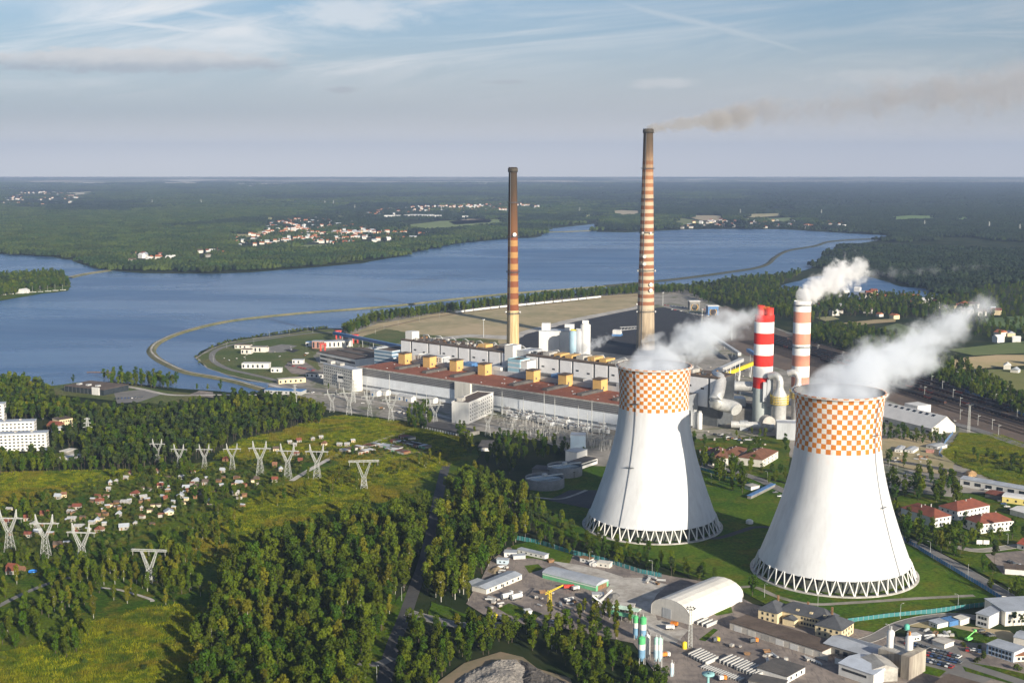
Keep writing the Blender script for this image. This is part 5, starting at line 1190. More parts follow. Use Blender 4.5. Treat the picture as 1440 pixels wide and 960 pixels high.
for px_, py_, lab in ((451, 496, 'red scaffold tower at the near corner of the pale striped hall'), (473, 477, 'red portal crane frame by the blue conveyor gallery'), (497, 483, 'red and white crane frame in front of the blue conveyor gallery')):
    r_ = thing('crane_frame', lab, 'crane', tuple(P(px_, py_)), .3); q = MB()
    for x_ in (0, 6): q.box(x_, x_+1, 0, 1, 0, 11).box(x_, x_+1, 6, 7, 0, 11)
    q.build('legs', M_red, r_); MB().box(-1, 8, 0, 7, 11.003, 12.6).build('bridge', M_red, r_)
# ================================================================== WORKS YARD, HOUSES AND ROADS (near right)
def frame(pl, pr):
    a, b_ = P(*pl), P(*pr); return a, math.atan2((b_-a).y, (b_-a).x), (b_-a).length
def gable(mb, L, D, h, rh, o=.4, mi=0, along='x', x0=0, y0=0):
    if along == 'x': v = [(-o,-o,h),(L+o,-o,h),(L+o,D+o,h),(-o,D+o,h),(-o,D/2,h+rh),(L+o,D/2,h+rh)]; f = [(0,1,5,4),(2,3,4,5),(0,4,3),(1,2,5),(0,3,2,1)]
    else: v = [(-o,-o,h),(L+o,-o,h),(L+o,D+o,h),(-o,D+o,h),(L/2,-o,h+rh),(L/2,D+o,h+rh)]; f = [(1,2,5,4),(3,0,4,5),(0,1,4),(2,3,5),(0,3,2,1)]
    return mb.add([(x+x0, y+y0, z) for x, y, z in v], f, mi)
def hip(mb, L, D, h, rh, o=.6, x0=0, y0=0):
    if L >= D: k = D/2; v2 = [(k-.01, D/2, h+rh), (L-k+.01, D/2, h+rh)]; f = [(0,1,5,4),(1,2,5),(2,3,4,5),(3,0,4),(0,3,2,1)]
    else: k = L/2; v2 = [(L/2, k-.01, h+rh), (L/2, D-k+.01, h+rh)]; f = [(0,1,4),(1,2,5,4),(2,3,5),(3,0,4,5),(0,3,2,1)]
    v = [(-o,-o,h),(L+o,-o,h),(L+o,D+o,h),(-o,D+o,h)]+v2
    return mb.add([(x+x0, y+y0, z) for x, y, z in v], f)
def house(name, label, cat, pl, pr, D, h, rh=3, roof='gable', wall=None, rf=None, along='x', cols=0, rows=1, side=0, m=None, group=None, door=False, ww=1.3, wh=1.5):
    a, an, L = frame(pl, pr); r_ = thing(name, label, cat, tuple(a), an, group)
    MB().box(0, L, 0, D, 0, h).build('wall', wall or M_wall_pale, r_)
    q = MB()
    if roof == 'gable': gable(q, L, D, h+.003, rh, along=along)
    elif roof == 'hip': hip(q, L, D, h+.003, rh)
    elif roof == 'arch':
        n = 10; vs = []
        if along == 'x':
            for x in (-.3, L+.3): vs += [(x, D/2+(D/2+.2)*math.cos(math.pi*i/n), h+rh*math.sin(math.pi*i/n)) for i in range(n+1)]
        else:
            for y in (-.3, D+.3): vs += [(L/2-(L/2+.2)*math.cos(math.pi*i/n), y, h+rh*math.sin(math.pi*i/n)) for i in range(n+1)]
        q.add(vs, [(i, i+1, n+2+i, n+1+i) for i in range(n)] + [tuple(range(n, -1, -1)), tuple(range(n+1, 2*n+2))])
    else: q.box(-.35, L+.35, -.35, D+.35, h+.003, h+.4)
    q.build('roof', rf or M_roof_gy, r_)
    if cols: windows(r_, (0, 0, 0), L, .6, h-.2, cols, rows, ww, wh)
    if side: windows(r_, (L, 0, math.pi/2), D, .6, h-.2, side, rows, ww, wh)
    if side < 0: windows(r_, (0, D, -math.pi/2), D, .6, h-.2, -side, rows, ww, wh)
    if door: MB().box(L*.45, L*.45+1.4, -.1, -.003, .05, 2.3).build('door', M_dgrey, r_)
    return r_, L
# the arched tent hangar
a, an, L = frame((915.5, 863), (970, 879)); bk = P(1026, 841); D = (bk-P(970, 879)).length
r_ = thing('arched_hangar', 'big white arched fabric hangar with a grey end wall between the works yards', 'hangar', tuple(a), an)
M_tent = mat('white_fabric', (.74, .71, .64), .75, .10, .1, tex=bands(1, 5.2, .04, (.58, .56, .52))); M_tente = mat('hangar_end', (.56, .54, .50), .7, .1, .1, tex=bands(0, 3.2, .05, (.42, .41, .39)))
prof = [(0, 0), (0, 4.4)] + [(L/2-L/2*math.cos(math.pi*i/10), 4.4+7.2*math.sin(math.pi*i/10)) for i in range(1, 10)] + [(L, 4.4), (L, 0)]
n = len(prof); vs = [(x, 0, z) for x, z in prof] + [(x, D, z) for x, z in prof]
MB().add(vs, [(i, n+i, n+i+1, i+1) for i in range(n-1)]).build('fabric_cover', M_tent, r_)
MB().add([(x, .15, z*.995) for x, z in prof], [tuple(range(n))]).build('end_wall', M_tente, r_)
MB().add([(x, D-.15, z*.995) for x, z in prof], [tuple(range(n-1, -1, -1))]).build('end_wall', M_tente, r_)
MB().box(L*.30, L*.52, -.05, .12, 0, 6).build('door', M_grey, r_)
for i in range(8): MB().tube((L+.05, D*(i+.5)/8, 0), (L+.05, D*(i+.5)/8, 5), .12, .12, 5).build('post', M_steel, r_)
# sheds of the works
r_, L = house('workshop_shed', 'long shed with green walls and a rounded grey roof in the works yard', 'shed', (763, 813), (838, 832), 13, 3.6, 2.0, 'arch', M_green, M_roof_gy)
MB().box(-.05, L+.05, -.07, -.003, 2.5, 3.1).build('white_band', M_white, r_)
MB().box(L+.003, L+.1, 2, 11, 0, 3.2).build('gate', M_wood, r_)
r_, L = house('storage_shed', 'long narrow shed with blue-grey roof at the left edge of the works yard', 'shed', (684, 836), (734, 815), 11, 3.4, 1.1, 'gable', M_wall_pale, M_roof_gy, cols=6, door=True)
house('lean_to', 'small flat white lean-to at the near end of the long narrow shed', 'shed', (664, 829), (682, 822), 6, 2.6, 1, 'flat', M_white, M_roof_gy)
for pl, pr, D, h, wl, rf, lab in (((709, 783.5), (726, 784), 6, 3.2, M_white, M_roof_gy, 'white site cabin in the far corner of the works lawn, left one'), ((728, 778), (766, 787), 4, 3, M_white, M_roof_gy, 'row of white site cabins on the works lawn'),
    ((722, 787), (739, 786), 4, 2.4, M_steel, M_roof_gy, 'grey tank trailer before the white site cabins'), ((698.5, 793), (714, 794), 4, 3, mat('pale_blue_panel', (.5,.6,.68), .6, .1, .2), M_roof_gy, 'pale blue container with yellow end beside the woodland edge'),
    ((815.5, 790), (830, 793), 4, 3, M_white, M_wood, 'white container with brown roof by the teal fence'), ((839.5, 797), (857, 799.5), 5, 3, M_wall_pale, M_wall_pale, 'pale container by the teal fence, right of the two round tanks'),
    ((740, 868), (748, 867), 4, 3.4, M_white, M_white, 'small white kiosk at the hedge in front of the works yard'), ((1283, 903), (1295, 901), 4, 3.2, M_white, M_white, 'small white kiosk cabin behind the silo building'),
    ((1306, 880), (1318, 885), 8, 3, M_white, M_roof_gy, 'white shipping container, left one of the three behind the car park'), ((1323, 877), (1335, 882), 7, 3, M_blue, M_blue, 'blue shipping container between two pale ones behind the car park'),
    ((1338, 876), (1350, 880), 9, 3, M_wall_pale, M_wall_pale, 'pale shipping container, right one of the three behind the car park'), ((1311, 907), (1328, 913), 8, 2.8, M_white, M_pale, 'small pale flat roofed hut beside the parked cars'),
    ((772, 792), (779, 791), 3, 1.8, M_wood, M_wood, 'small brown timber box on the works lawn')):
    r_, L = house('site_cabin', lab, 'cabin', pl, pr, D, h, 1, 'flat', wl, rf, cols=max(1, int(1+(P(*pr)-P(*pl)).length/4.5)) if h > 2.9 else 0, ww=1.1, wh=.9)
for k, (px_, py_) in enumerate(((833, 795), (837, 796))):
    p = P(px_, py_); r_ = thing('tank', ['round white tank by the teal fence, left one', 'round white tank by the teal fence, right one'][k], 'tank', tuple(p), -.4)
    MB().tube((0, -2, 1.5), (0, 3, 1.5), 1.4, 1.4, 14).build('vessel', M_white, r_); MB().box(-1, 1, -1.5, 2.5, 0, .4).build('cradle', M_conc, r_)
for k, (px_, py_) in enumerate(((713, 842), (726, 843))):
    p = P(px_, py_); r_ = thing('tank_trailer', ['white tank trailer parked in front of the narrow shed, left one', 'white tank trailer parked in front of the narrow shed, right one'][k], 'trailer', tuple(p), .62)
    MB().tube((-3.6, 0, 2.4), (3.6, 0, 2.4), 1.5, 1.5, 16).build('tank', M_white, r_); MB().box(-3.8, 3.8, -.9, .9, .6, 1.0).build('chassis', M_dgrey, r_)
    for x_ in (-2.6, -1.2, 2.6):
        for y_ in (-1, .8): MB().tube((x_, y_, .5), (x_, y_+.3, .5), .5, .5, 10).build('wheel', M_black, r_)
    MB().box(2.4, 3.8, -1, 1, 3.9, 4.6).build('hatch', M_white, r_)
r_ = thing('loader_crane', 'yellow lattice crane standing in the middle of the works yard', 'crane', tuple(P(773, 851)), .5)
q = MB()
for x_, y_ in ((-1, -1), (1, -1), (1, 1), (-1, 1)): q.bar((x_, y_, 0), (x_*.6, y_*.6, 9), .22)
for i in range(5): q.bar((-1, -1, i*1.8), (1, 1, i*1.8+1.8), .14).bar((1, -1, i*1.8), (-1, 1, i*1.8+1.8), .14)
q.build('mast', M_yell2, r_); MB().bar((-3, 0, 7), (9, 0, 10.5), .35).bar((-3, 0, 8), (9, 0, 11), .2).build('jib', M_yell2, r_); MB().box(-1.6, 1.6, -1.6, 1.6, 0, .5).build('base', M_yell2, r_)
r_ = thing('conveyor', 'white conveyor belt rising from the gravel bins beside the green roofed canopy', 'conveyor', tuple(P(842, 848)), 0)
def Wl(o_, px_, py_, z): v = P(px_, py_, z); return (v.x-o_.x, v.y-o_.y, z)
oo = P(842, 848); q = MB().bar(Wl(oo, 836, 852, 1), Wl(oo, 861, 829, 9), .9).bar(Wl(oo, 833, 852, .4), Wl(oo, 857, 833, 9), .3); q.build('belt', M_white, r_)
MB().bar(Wl(oo, 834, 838, 10), Wl(oo, 862, 860, 3), .9).bar(Wl(oo, 836, 846, 8), Wl(oo, 854, 862, 2), .5).build('return_belt', M_white, r_)
MB().box(-4, 3, -2, 3, 2, 6).build('hopper', M_steel, r_)
for x_ in (-3, 2):
    for y_ in (-1, 2): MB().bar((x_, y_, 0), (x_, y_, 2), .3).build('leg', M_steel, r_)
for pl, pr, lab in (((858, 870), (890, 877), 'front green canopy roof on posts by the gravel bins'), ((862, 862), (896, 868), 'rear green and white canopy roof by the gravel bins')):
    a, an, L = frame(pl, pr); r_ = thing('canopy', lab, 'canopy', tuple(a), an)
    gable(MB(), L, 5, 3.4, 1.2, .5).build('roof', M_green if 'front' in lab else mat('pale_green_roof', (.50,.66,.55), .5, .2, .3), r_)
    for i in range(5):
        for y_ in (.2, 4.8): MB().tube((.3+(L-.6)*i/4, y_, 0), (.3+(L-.6)*i/4, y_, 3.4), .12, .12, 5).build('post', M_steel, r_)
r_, L = house('gravel_bins', 'row of grey gravel bins behind the green canopy roofs', 'bins', (860, 857), (890, 860), 6, 2.6, 1, 'none', M_conc, M_pale)
# green-white-blue silos
def silo(px_, py_, r, h0, h, cols, label, legs=True):
    r_ = thing('silo', label, 'silo', tuple(P(px_, py_)))
    z = h0
    for c, f in cols: MB().lathe([(r, z), (r, z+h*f-.003)], 20).build('shell', c, r_); z += h*f
    MB().lathe([(r, z), (r*.4, z+.9), (0, z+1)], 20).build('top', cols[-1][0], r_); MB().lathe([(.4, h0-2.2), (r, h0)], 16).build('cone', cols[0][0], r_)
    for i in range(4):
        a = .8+math.pi/2*i; MB().tube((r*.9*math.cos(a), r*.9*math.sin(a), 0), (r*.9*math.cos(a), r*.9*math.sin(a), h0+.5), .16, .16, 5).build('leg', M_steel, r_)
    MB().bar((r+.2, 0, 0), (r+.2, 0, z+1.2), .14).build('ladder', M_steel, r_); MB().tube((0, 0, z+.8), (0, 0, z+2.2), .25, .25, 6).build('filter', M_steel, r_)
bl = mat('silo_blue', (.16, .30, .44), .5, .1, .3); gr = mat('silo_green', (.10, .46, .18), .5, .1, .3); pg = mat('silo_pale_green', (.45, .68, .58), .5, .1, .3); pb = mat('silo_pale_blue', (.42, .56, .64), .5, .1, .3)
silo(894, 899, 1.5, 3, 9.5, [(bl, .40), (M_white, .30), (gr, .30)], 'green topped blue and white silo, back left of the silo cluster')
silo(904, 901, 1.75, 3, 9.8, [(bl, .36), (M_white, .32), (gr, .32)], 'green topped blue and white silo, back right of the silo cluster')
silo(902, 934, 1.85, 4, 10.2, [(bl, .42), (M_white, .28), (gr, .30)], 'nearest green topped blue and white silo, front left of the cluster')
silo(910, 928, 1.35, 3.5, 9.6, [(M_white, 1.0)], 'plain white silo between the green topped ones')
silo(922.5, 938, 1.3, 5.5, 9.6, [(pb, .42), (M_white, .30), (pg, .28)], 'pale green topped silo, left of the close front pair')
silo(927.5, 938.5, 1.3, 5.5, 9.6, [(pb, .42), (M_white, .30), (pg, .28)], 'pale green topped silo, right of the close front pair')
silo(944.5, 951, .95, 1.5, 5, [(pb, .7), (M_white, .3)], 'short pale silo at the right end of the silo cluster')
# concrete mixer, yellow tank etc.
r_ = thing('storage_tank', 'bright yellow upright tank at the foot of the lattice light mast', 'tank', tuple(P(962.5, 912))); MB().lathe([(1.3, .3), (1.3, 3.6), (.6, 4.1), (0, 4.15)], 16).build('shell', M_yell2, r_); MB().lathe([(1.4, 0), (1.4, .3), (0, .3)], 16).build('base', M_conc, r_)
def light_mast(px_, py_, h, lab, m_, crown=2.2):
    r_ = thing('light_mast', lab, 'light mast', tuple(P(px_, py_))); q = MB(); w0, w1 = 1.0, .55
    c = [(-1, -1), (1, -1), (1, 1), (-1, 1)]
    for i, (x_, y_) in enumerate(c): q.bar((x_*w0, y_*w0, 0), (x_*w1, y_*w1, h), .2)
    n = int(h/1.8)
    for k in range(n):
        z0, z1 = h*k/n, h*(k+1)/n; f0, f1 = w0+(w1-w0)*k/n, w0+(w1-w0)*(k+1)/n
        for i in range(4):
            a_, b_ = c[i], c[(i+1) % 4]; q.bar((a_[0]*f0, a_[1]*f0, z0), (b_[0]*f1, b_[1]*f1, z1), .1).bar((a_[0]*f1, a_[1]*f1, z1), (b_[0]*f1, b_[1]*f1, z1), .08)
    q.build('lattice', m_, r_); MB().lathe([(crown-.15, h), (crown, h), (crown, h+.25), (crown-.15, h+.25)], 20).bar((-crown, 0, h+.1), (crown, 0, h+.1), .12).bar((0, -crown, h+.1), (0, crown, h+.1), .12).build('crown_ring', M_dgrey, r_)
    for i in range(8):
        a = .785*i; MB().box(-.35, .35, -.2, .2, 0, .5).build('floodlight', M_dgrey, r_); o = KIDS[r_.name][-1]; o.location = (crown*math.cos(a), crown*math.sin(a), h+.3); o.rotation_euler = (.4, 0, a)
light_mast(970.5, 910, 21, 'tall pale lattice light mast in front of the arched hangar', M_pylon)
light_mast(1362, 607, 26, 'tall pale light mast with a lamp crown beside the rail yard', M_pylon, 3.0)
r_ = thing('light_mast', 'teal tubular light mast at the bottom edge right of the silos', 'light mast', tuple(P(995, 990))); MB().tube((0, 0, 0), (0, 0, 15), .8, .6, 12).build('pole', mat('teal_paint', (.25, .48, .48), .5, .1, .3), r_)
MB().lathe([(.6, 14.6), (3.0, 14.6), (3.0, 15.4), (.6, 15.4)], 14).build('lamp_ring', mat('teal_paint', (.25, .48, .48)), r_)
# stacks of concrete beams
BM = MB().box(-5.5, 5.5, -.42, .42, .9, 1.1).box(-5.5, 5.5, -.14, .14, .25, .9).box(-5.5, 5.5, -.35, .35, 0, .25).mesh('concrete_beam', M_pale_b if 'M_pale_b' in globals() else mat('pale_precast', (.56, .55, .52), .85, .12, .3))
def beams(p0, p1, n, lv, ang, lab, grp, sc=1.0):
    a, b_ = P(*p0), P(*p1); n = min(n, max(2, int((b_-a).length/(1.75 if sc > .6 else 1.3))))
    for i in range(n):
        p = a.lerp(b_, i/max(1, n-1))
        for k in range(lv):
            o = link('concrete_beam', BM, None, (p.x, p.y, .1+k*1.13), ang+random.uniform(-.012, .012), (sc, 1, 1)); tag(o, lab, 'concrete beam', grp)
bA = math.atan2((P(1010, 917)-P(982, 930)).y, (P(1010, 917)-P(982, 930)).x)*1
beams((977, 920), (1001, 932), 9, 2, bA, 'long pale concrete beam in the left block of stacks beside the lattice mast', 'concrete beams left block')
beams((1021, 929), (1042, 937), 8, 2, bA, 'long pale concrete beam in the middle block of stacks on the works yard', 'concrete beams middle block')
beams((1045, 939), (1072, 950), 9, 2, bA, 'long pale concrete beam in the right block of stacks beside the dark roofed hut', 'concrete beams right block')
beams((990, 938), (1042, 957), 16, 1, bA, 'short concrete beam in the low front row of the beam yard', 'concrete beams front row', .45)
beams((988, 876), (1001, 880), 5, 2, bA, 'pale concrete beam in the small stack beside the arched hangar', 'concrete beams by the hangar', .9)
beams((1133, 926), (1153, 934), 8, 1, bA+.9, 'concrete element in the small row in front of the grey roofed shed', 'concrete elements by the grey shed', .4)
# dark office houses with cream gables
a, an, L = frame((1088, 876), (1160, 893)); r_ = thing('office_house', 'cream two storey office house with big dark hipped roof before the near cooling tower', 'office building', tuple(a), an)
MB().box(0, L, 5, 17, 0, 6.4).box(-9, 2.5, -1, 14, 0, 6.4).box(L-4, L+11, -4, 12, 0, 6.4).box(5, 12, .5, 4.997, 0, 3.8).build('wall', M_cream, r_)
q = MB(); hip(q, L, 12, 6.41, 4.6, .7, 0, 5); hip(q, 11.5, 15, 6.43, 4.2, .7, -9, -1); hip(q, 15, 16, 6.45, 4.6, .7, L-4, -4); gable(q, 7, 4.5, 3.81, 2, .3, 0, 'y', 5, .5)
q.build('roof', mat('slate_roof', (.085, .09, .10), .8, .2, .3), r_)
windows(r_, (-9, -1, 0), 11.5, .6, 6.2, 3, 2, 1.2, 1.4); windows(r_, (L-4, -4, 0), 15, .6, 6.2, 4, 2, 1.2, 1.4); windows(r_, (L+11, -4, math.pi/2), 16, .6, 6.2, 4, 2, 1.2, 1.4); windows(r_, (12.5, 5, 0), L-18, .6, 6.2, 6, 2, 1.2, 1.4)
for x_ in (10, 18, 26): MB().box(x_, x_+1.8, 6.2, 8.4, 6.6, 8.6).build('dormer', M_cream, r_)
for x_ in (-4, 14, L-2): MB().box(x_, x_+1, 11.5, 12.4, 8, 12.2).build('chimney', M_wood, r_)
r_, L = house('long_shed', 'long low shed with brown flat roof and patchy pale walls behind the beam yard', 'shed', (1026, 885), (1156, 927), 15, 4.4, 1, 'flat', mat('patched_wall', (.60, .54, .46), .85, .2, .06, c2=(.40, .38, .35)), M_roof_br)
for i in range(8): MB().box(3+i*9, 8+i*9, -.1, -.003, .2, 3.4).build('gate', [M_white, M_wall_pale, M_conc, M_white][i % 4], r_)
house('grey_shed', 'long shed with grey sheet roof right of the brown roofed long shed', 'shed', (1158, 918), (1232, 940), 17, 5.5, 1.6, 'gable', M_concd, M_roof_gy, cols=6, wh=2.4, ww=2.4)
r_, L = house('white_hall', 'white industrial hall with pale blue-grey roof and a dark window strip at the bottom', 'hall', (1179, 949), (1228, 966), 18, 6.5, 1.2, 'gable', M_white, mat('pale_blue_roof', (.50, .55, .62), .5, .12, .2))
MB().box(2, L-4, -.1, -.003, 3.4, 4.6).build('window', M_glass, r_)
house('side_hall', 'dull concrete lean-to hall between the white hall and the silo building', 'hall', (1226, 960), (1262, 958), 15, 7, 2, 'gable', M_conc, M_conc, along='y')
a, an, L = frame((1234, 938), (1272, 950)); r_ = thing('silo_building', 'stained concrete block carrying two white silos beside the car park', 'factory', tuple(a), an)
MB().box(0, L, 0, 12, 0, 10).box(L+.003, L+4.5, -4, 12, 0, 12).build('wall', mat('stained_concrete', (.42, .38, .31), .9, .3, .15, c2=(.20, .17, .14), streak=True), r_); MB().box(.3, L-.3, .3, 11.7, 10.003, 10.3).build('roof', M_conc, r_)
for x_ in (3.2, 13.5):
    MB().lathe([(1.9, 10.31), (1.9, 18), (1.2, 19), (0, 19.1)], 20, c=(x_, 6)).build('silo', M_white, r_); MB().box(x_-.4, x_+.4, 5.6, 6.4, 19.1, 21).build('filter', M_orange if x_ > 9 else M_steel, r_)
house('dark_hut', 'hut with dark flat roof and white side at the end of the beam yard', 'hut', (1107, 961), (1132, 947), 17, 3.6, 1, 'flat', M_white, M_roof_dk, cols=3, group=None)
house('dark_hut', 'low dark roofed building cut by the bottom edge beside the beams', 'hut', (1052, 966), (1098, 976), 9, 3.6, 1, 'flat', M_concd, M_roof_dk)
house('workshop', 'brown roofed workshop at the bottom edge in front of the car park', 'shed', (1312, 975), (1368, 992), 16, 5, 1, 'flat', M_wall_pale, M_roof_br, cols=5)
house('workshop', 'second brown roofed workshop at the bottom edge, right of the first', 'shed', (1372, 992), (1404, 1000), 15, 5.4, 1, 'flat', M_wall_pale, M_roof_br)
r_, L = house('office_block', 'grey and white office block with few windows behind the dirt lot', 'office building', (1372, 879), (1390, 884), 24, 7, .5, 'flat', M_white, M_roof_gy, cols=3, rows=2)
r_, L = house('office_block', 'larger pale office block at the right edge by the teal fence', 'office building', (1413, 880), (1480, 876), 22, 8, .6, 'flat', M_wall_pale, M_roof_gy, cols=9, rows=2)
r_, L = house('site_office', 'blue and white stacked cabin office by the gravel road on the right', 'cabin', (1387, 920), (1425, 932), 11, 5.6, .6, 'flat', mat('blue_white_panel', (.55, .62, .70), .6, .1, .2, tex=bands(0, 2.6, .3, (.20, .32, .50))), M_roof_gy, cols=7, rows=2)
house('site_office', 'small rusty roofed cabin beside the blue and white office', 'cabin', (1427, 931), (1450, 930), 8, 3.4, 1, 'flat', M_wall_pale, mat('rust_roof', (.36, .16, .08), .9, .3, .3), cols=3)
house('depot', 'grey roofed depot cut by the right edge beside the gravel road', 'shed', (1425, 905), (1470, 915), 12, 4, 1, 'gable', M_wall_pale, M_roof_gy)
# white houses with red hipped roofs
def redhouse(pl, pr, D, lab, cols, side, h=7.5, rh=4.5, rf=None, wl=None, rows=2):
    r_, L = house('residential_house', lab, 'house', pl, pr, D, h, rh, 'hip', wl or M_white, rf or M_roof_red, cols=cols, rows=rows, side=side)
    rnd = random.Random(int(pl[0]))
    for i in range(3): x_ = L*(.25+.22*i)+rnd.uniform(-1, 1); y_ = D*.5+rnd.uniform(-2, 2); MB().box(x_, x_+.7, y_, y_+.6, h+rh-2, h+rh+.5).build('chimney', M_conc, r_)
    return r_
redhouse((1313, 743), (1337, 739), 32, 'white house with dark red hip roof nearest the cooling tower, left of the three', 4, 0)
redhouse((1346, 733), (1391, 724), 17, 'white house with dark red hip roof behind, middle of the three', 8, -3)
redhouse((1377, 751.5), (1425, 746), 17, 'white house with dark red hip roof and two full window rows, right of the three', 8, -3)
house('factory_row', 'long white factory row with grey roof and dark gates behind the red roofed houses', 'factory', (1350, 683), (1480, 706), 12, 6, 1.4, 'gable', M_white, M_roof_gy, cols=8, ww=5, wh=2.6)
house('yellow_hall', 'bright yellow hall with a white roof at the right edge', 'hall', (1409, 707), (1460, 714), 14, 5, 1.2, 'arch', mat('lemon_render', (.80, .66, .22), .8, .1, .2), M_white, cols=4)
house('white_hall', 'low white roofed hall in front of the yellow one at the right edge', 'hall', (1420, 724), (1470, 738), 16, 4.5, 1.4, 'gable', M_wall_pale, M_white)
house('garage_row', 'low garage row with a red roof left of the yellow hall', 'garage', (1385, 700), (1412, 706), 14, 4, 1.4, 'gable', M_concd, M_roof_red)
house('residential_house', 'house with bright red roof at the right edge above the right car park', 'house', (1430, 772), (1470, 782), 14, 4, 2.6, 'gable', M_white, mat('bright_red_roof', (.36, .09, .05), .85, .2, .3), cols=3)
house('white_hall', 'low white hall with brown roof at the right edge beside the conifer', 'hall', (1413, 808), (1460, 812), 10, 4, 1, 'flat', M_white, M_roof_br)
# between the towers
redhouse((1002, 655), (1024, 655.5), 34, 'red-brown roofed white house between the towers, left large one', 4, 5, 7, 4, mat('red_brown_roof', (.20, .09, .05), .85, .25, .3), M_wall_pale)
redhouse((1072, 658), (1094, 645), 22, 'red-brown roofed white house between the towers, right large one behind trees', 4, 0, 7, 4, mat('red_brown_roof', (.20, .09, .05)), M_wall_pale)
redhouse((1036, 650), (1052, 640), 16, 'small lit white house behind the left large red-brown roof between the towers', 3, 0, 6, 3, mat('red_brown_roof', (.20, .09, .05)), M_white)
redhouse((984, 640), (999, 641), 12, 'small house with bright red roof at the edge of the left cooling tower', 3, 2, 4.5, 2.2, mat('bright_red_roof', (.36, .09, .05)), M_white, 1)
house('white_garage', 'small white garage on the lawn behind the broad tree', 'garage', (1056, 690), (1068, 688), 8, 3, 1, 'flat', M_white, M_conc)
r_, L = house('blue_canopy', 'long narrow blue roofed walkway on the lawn between the towers', 'canopy', (1056, 702), (1090, 685), 3, 2.6, .3, 'flat', M_concd, M_blue)
# white factory hall with roof lights beside the rail yard
a, an, L = frame((1240, 593), (1310, 611)); r_ = thing('factory_hall', 'white factory hall with a row of roof lights beside the rail yard', 'factory hall', tuple(a), an); D = 30
MB().box(-14, L, 0, D, 0, 6).add([(L, 0, 6), (L, D, 6), (L, D*.6, 16), (L-.01, 0, 6), (L-.01, D, 6), (L-.01, D*.6, 16)], [(0, 1, 2)]).build('wall', M_wall_pale, r_)
MB().add([(-14.5, -.6, 5.8), (L+.5, -.6, 5.8), (L+.5, D*.6, 16.2), (-14.5, D*.6, 16.2), (L+.5, D+.6, 8.2), (-14.5, D+.6, 8.2)], [(0, 1, 2, 3), (3, 2, 4, 5)]).build('roof', M_white, r_)
for i in range(8):
    x_ = -8+(L)*i/8; MB().add([(x_, D*.46, 13.9), (x_+4.2, D*.46, 13.9), (x_+4.2, D*.55, 15.5), (x_, D*.55, 15.5)], [(0, 1, 2, 3)]).build('skylight', M_glass, r_)
MB().box(8, 26, D*.7, D+8, 6, 18.5).build('roof_house', M_white, r_)
for x_ in (4, 26, L-8): MB().box(x_, x_+5, -.1, -.003, 1.2, 3).build('window', M_glass, r_)
for k, (pl, pr, lab) in enumerate((((1258, 636), (1268, 637), 'white site cabin on the sandy lot right of the near tower, left one'), ((1272, 636.5), (1284, 638), 'white site cabin on the sandy lot right of the near tower, right one'), ((1302, 630), (1318, 633), 'pale cabin on the sandy lot next to the rusty container'))):
    house('site_cabin', lab, 'cabin', pl, pr, 16, 3, .8, 'gable', M_white, M_steel, along='y', cols=2, ww=1, wh=.9)
house('container', 'rusty pink container in front of the pale cabin on the sandy lot', 'container', (1302, 637), (1312, 638), 5, 2.6, .6, 'arch', mat('pink_sheet', (.5, .25, .2), .7, .2, .3), mat('pink_sheet', (.5, .25, .2)))

# fences
def fence(px, h, m_, label, step=3.0):
    pts = [P(*p) for p in px]; o = pts[0]; r_ = thing('fence', label, 'fence', tuple(o))
    rel = [p-o for p in pts]; q = MB(); pm = MB().box(-.08, .08, -.08, .08, 0, h+.15).mesh('post', M_conc); n = 0
    for a, b_ in zip(rel[:-1], rel[1:]):
        d = (b_-a); u = d.normalized(); w = Vector((-u.y, u.x, 0))*.04
        q.add([a-w, b_-w, b_+w, a+w]+[v+Vector((0, 0, h)) for v in (a-w, b_-w, b_+w, a+w)], [(0,1,5,4),(1,2,6,5),(2,3,7,6),(3,0,4,7),(4,5,6,7)])
        k = max(1, int(d.length/step))
        for i in range(k):
            if n < 95: link('post', pm, r_, a+d*i/k); n += 1
    q.build('panel', m_, r_)
def mesh_fence_mat(name, c, dens=.55):
    if name in MATS: return MATS[name]
    m = bpy.data.materials.new(name); m.use_nodes = True; t = NT(m.node_tree); MATS[name] = m
    co = t.n('ShaderNodeTexCoord').outputs['Object']; x, y, z = t.xyz(co)
    g = t.m('FRACT', t.m('MULTIPLY', t.m('ADD', x, y), 2.0)); g2 = t.m('FRACT', t.m('MULTIPLY', z, 4.0))
    solid = t.m('MAXIMUM', t.m('LESS_THAN', g, dens), t.m('LESS_THAN', g2, .2))
    b = t.n('ShaderNodeBsdfPrincipled', {'Base Color': (*c, 1), 'Roughness': .6}); tr_ = t.n('ShaderNodeBsdfTransparent')
    t.n('ShaderNodeOutputMaterial', {0: t.n('ShaderNodeMixShader', {0: solid, 1: tr_.outputs[0], 2: b.outputs[0]})}); return m
FT = mesh_fence_mat('teal_mesh', (.05, .24, .25)); FB = mesh_fence_mat('blue_mesh', (.05, .18, .40))
fence([(724, 758), (760, 765), (800, 778), (850, 790), (900, 806), (930, 812)], 3.0, FT, 'teal mesh fence running behind the works yard below the far cooling tower', 4)
fence([(1192, 875.5), (1250, 868), (1310, 862), (1370, 854), (1402, 850)], 2.6, FT, 'teal mesh fence on the lawn before the near cooling tower', 3)
fence([(1270, 759), (1300, 778), (1340, 802), (1380, 826), (1412, 846)], 2.8, FB, 'bright blue mesh fence along the street right of the near cooling tower', 3)
fence([(985, 660), (1020, 672), (1060, 684), (1072, 688)], 2.6, FT, 'teal mesh fence on the lawn between the two towers', 4)
fence([(1340, 610), (1330, 622), (1320, 640), (1325, 644)], 3.0, FB, 'blue mesh fence between the sandy lot and the scrub hill', 4)
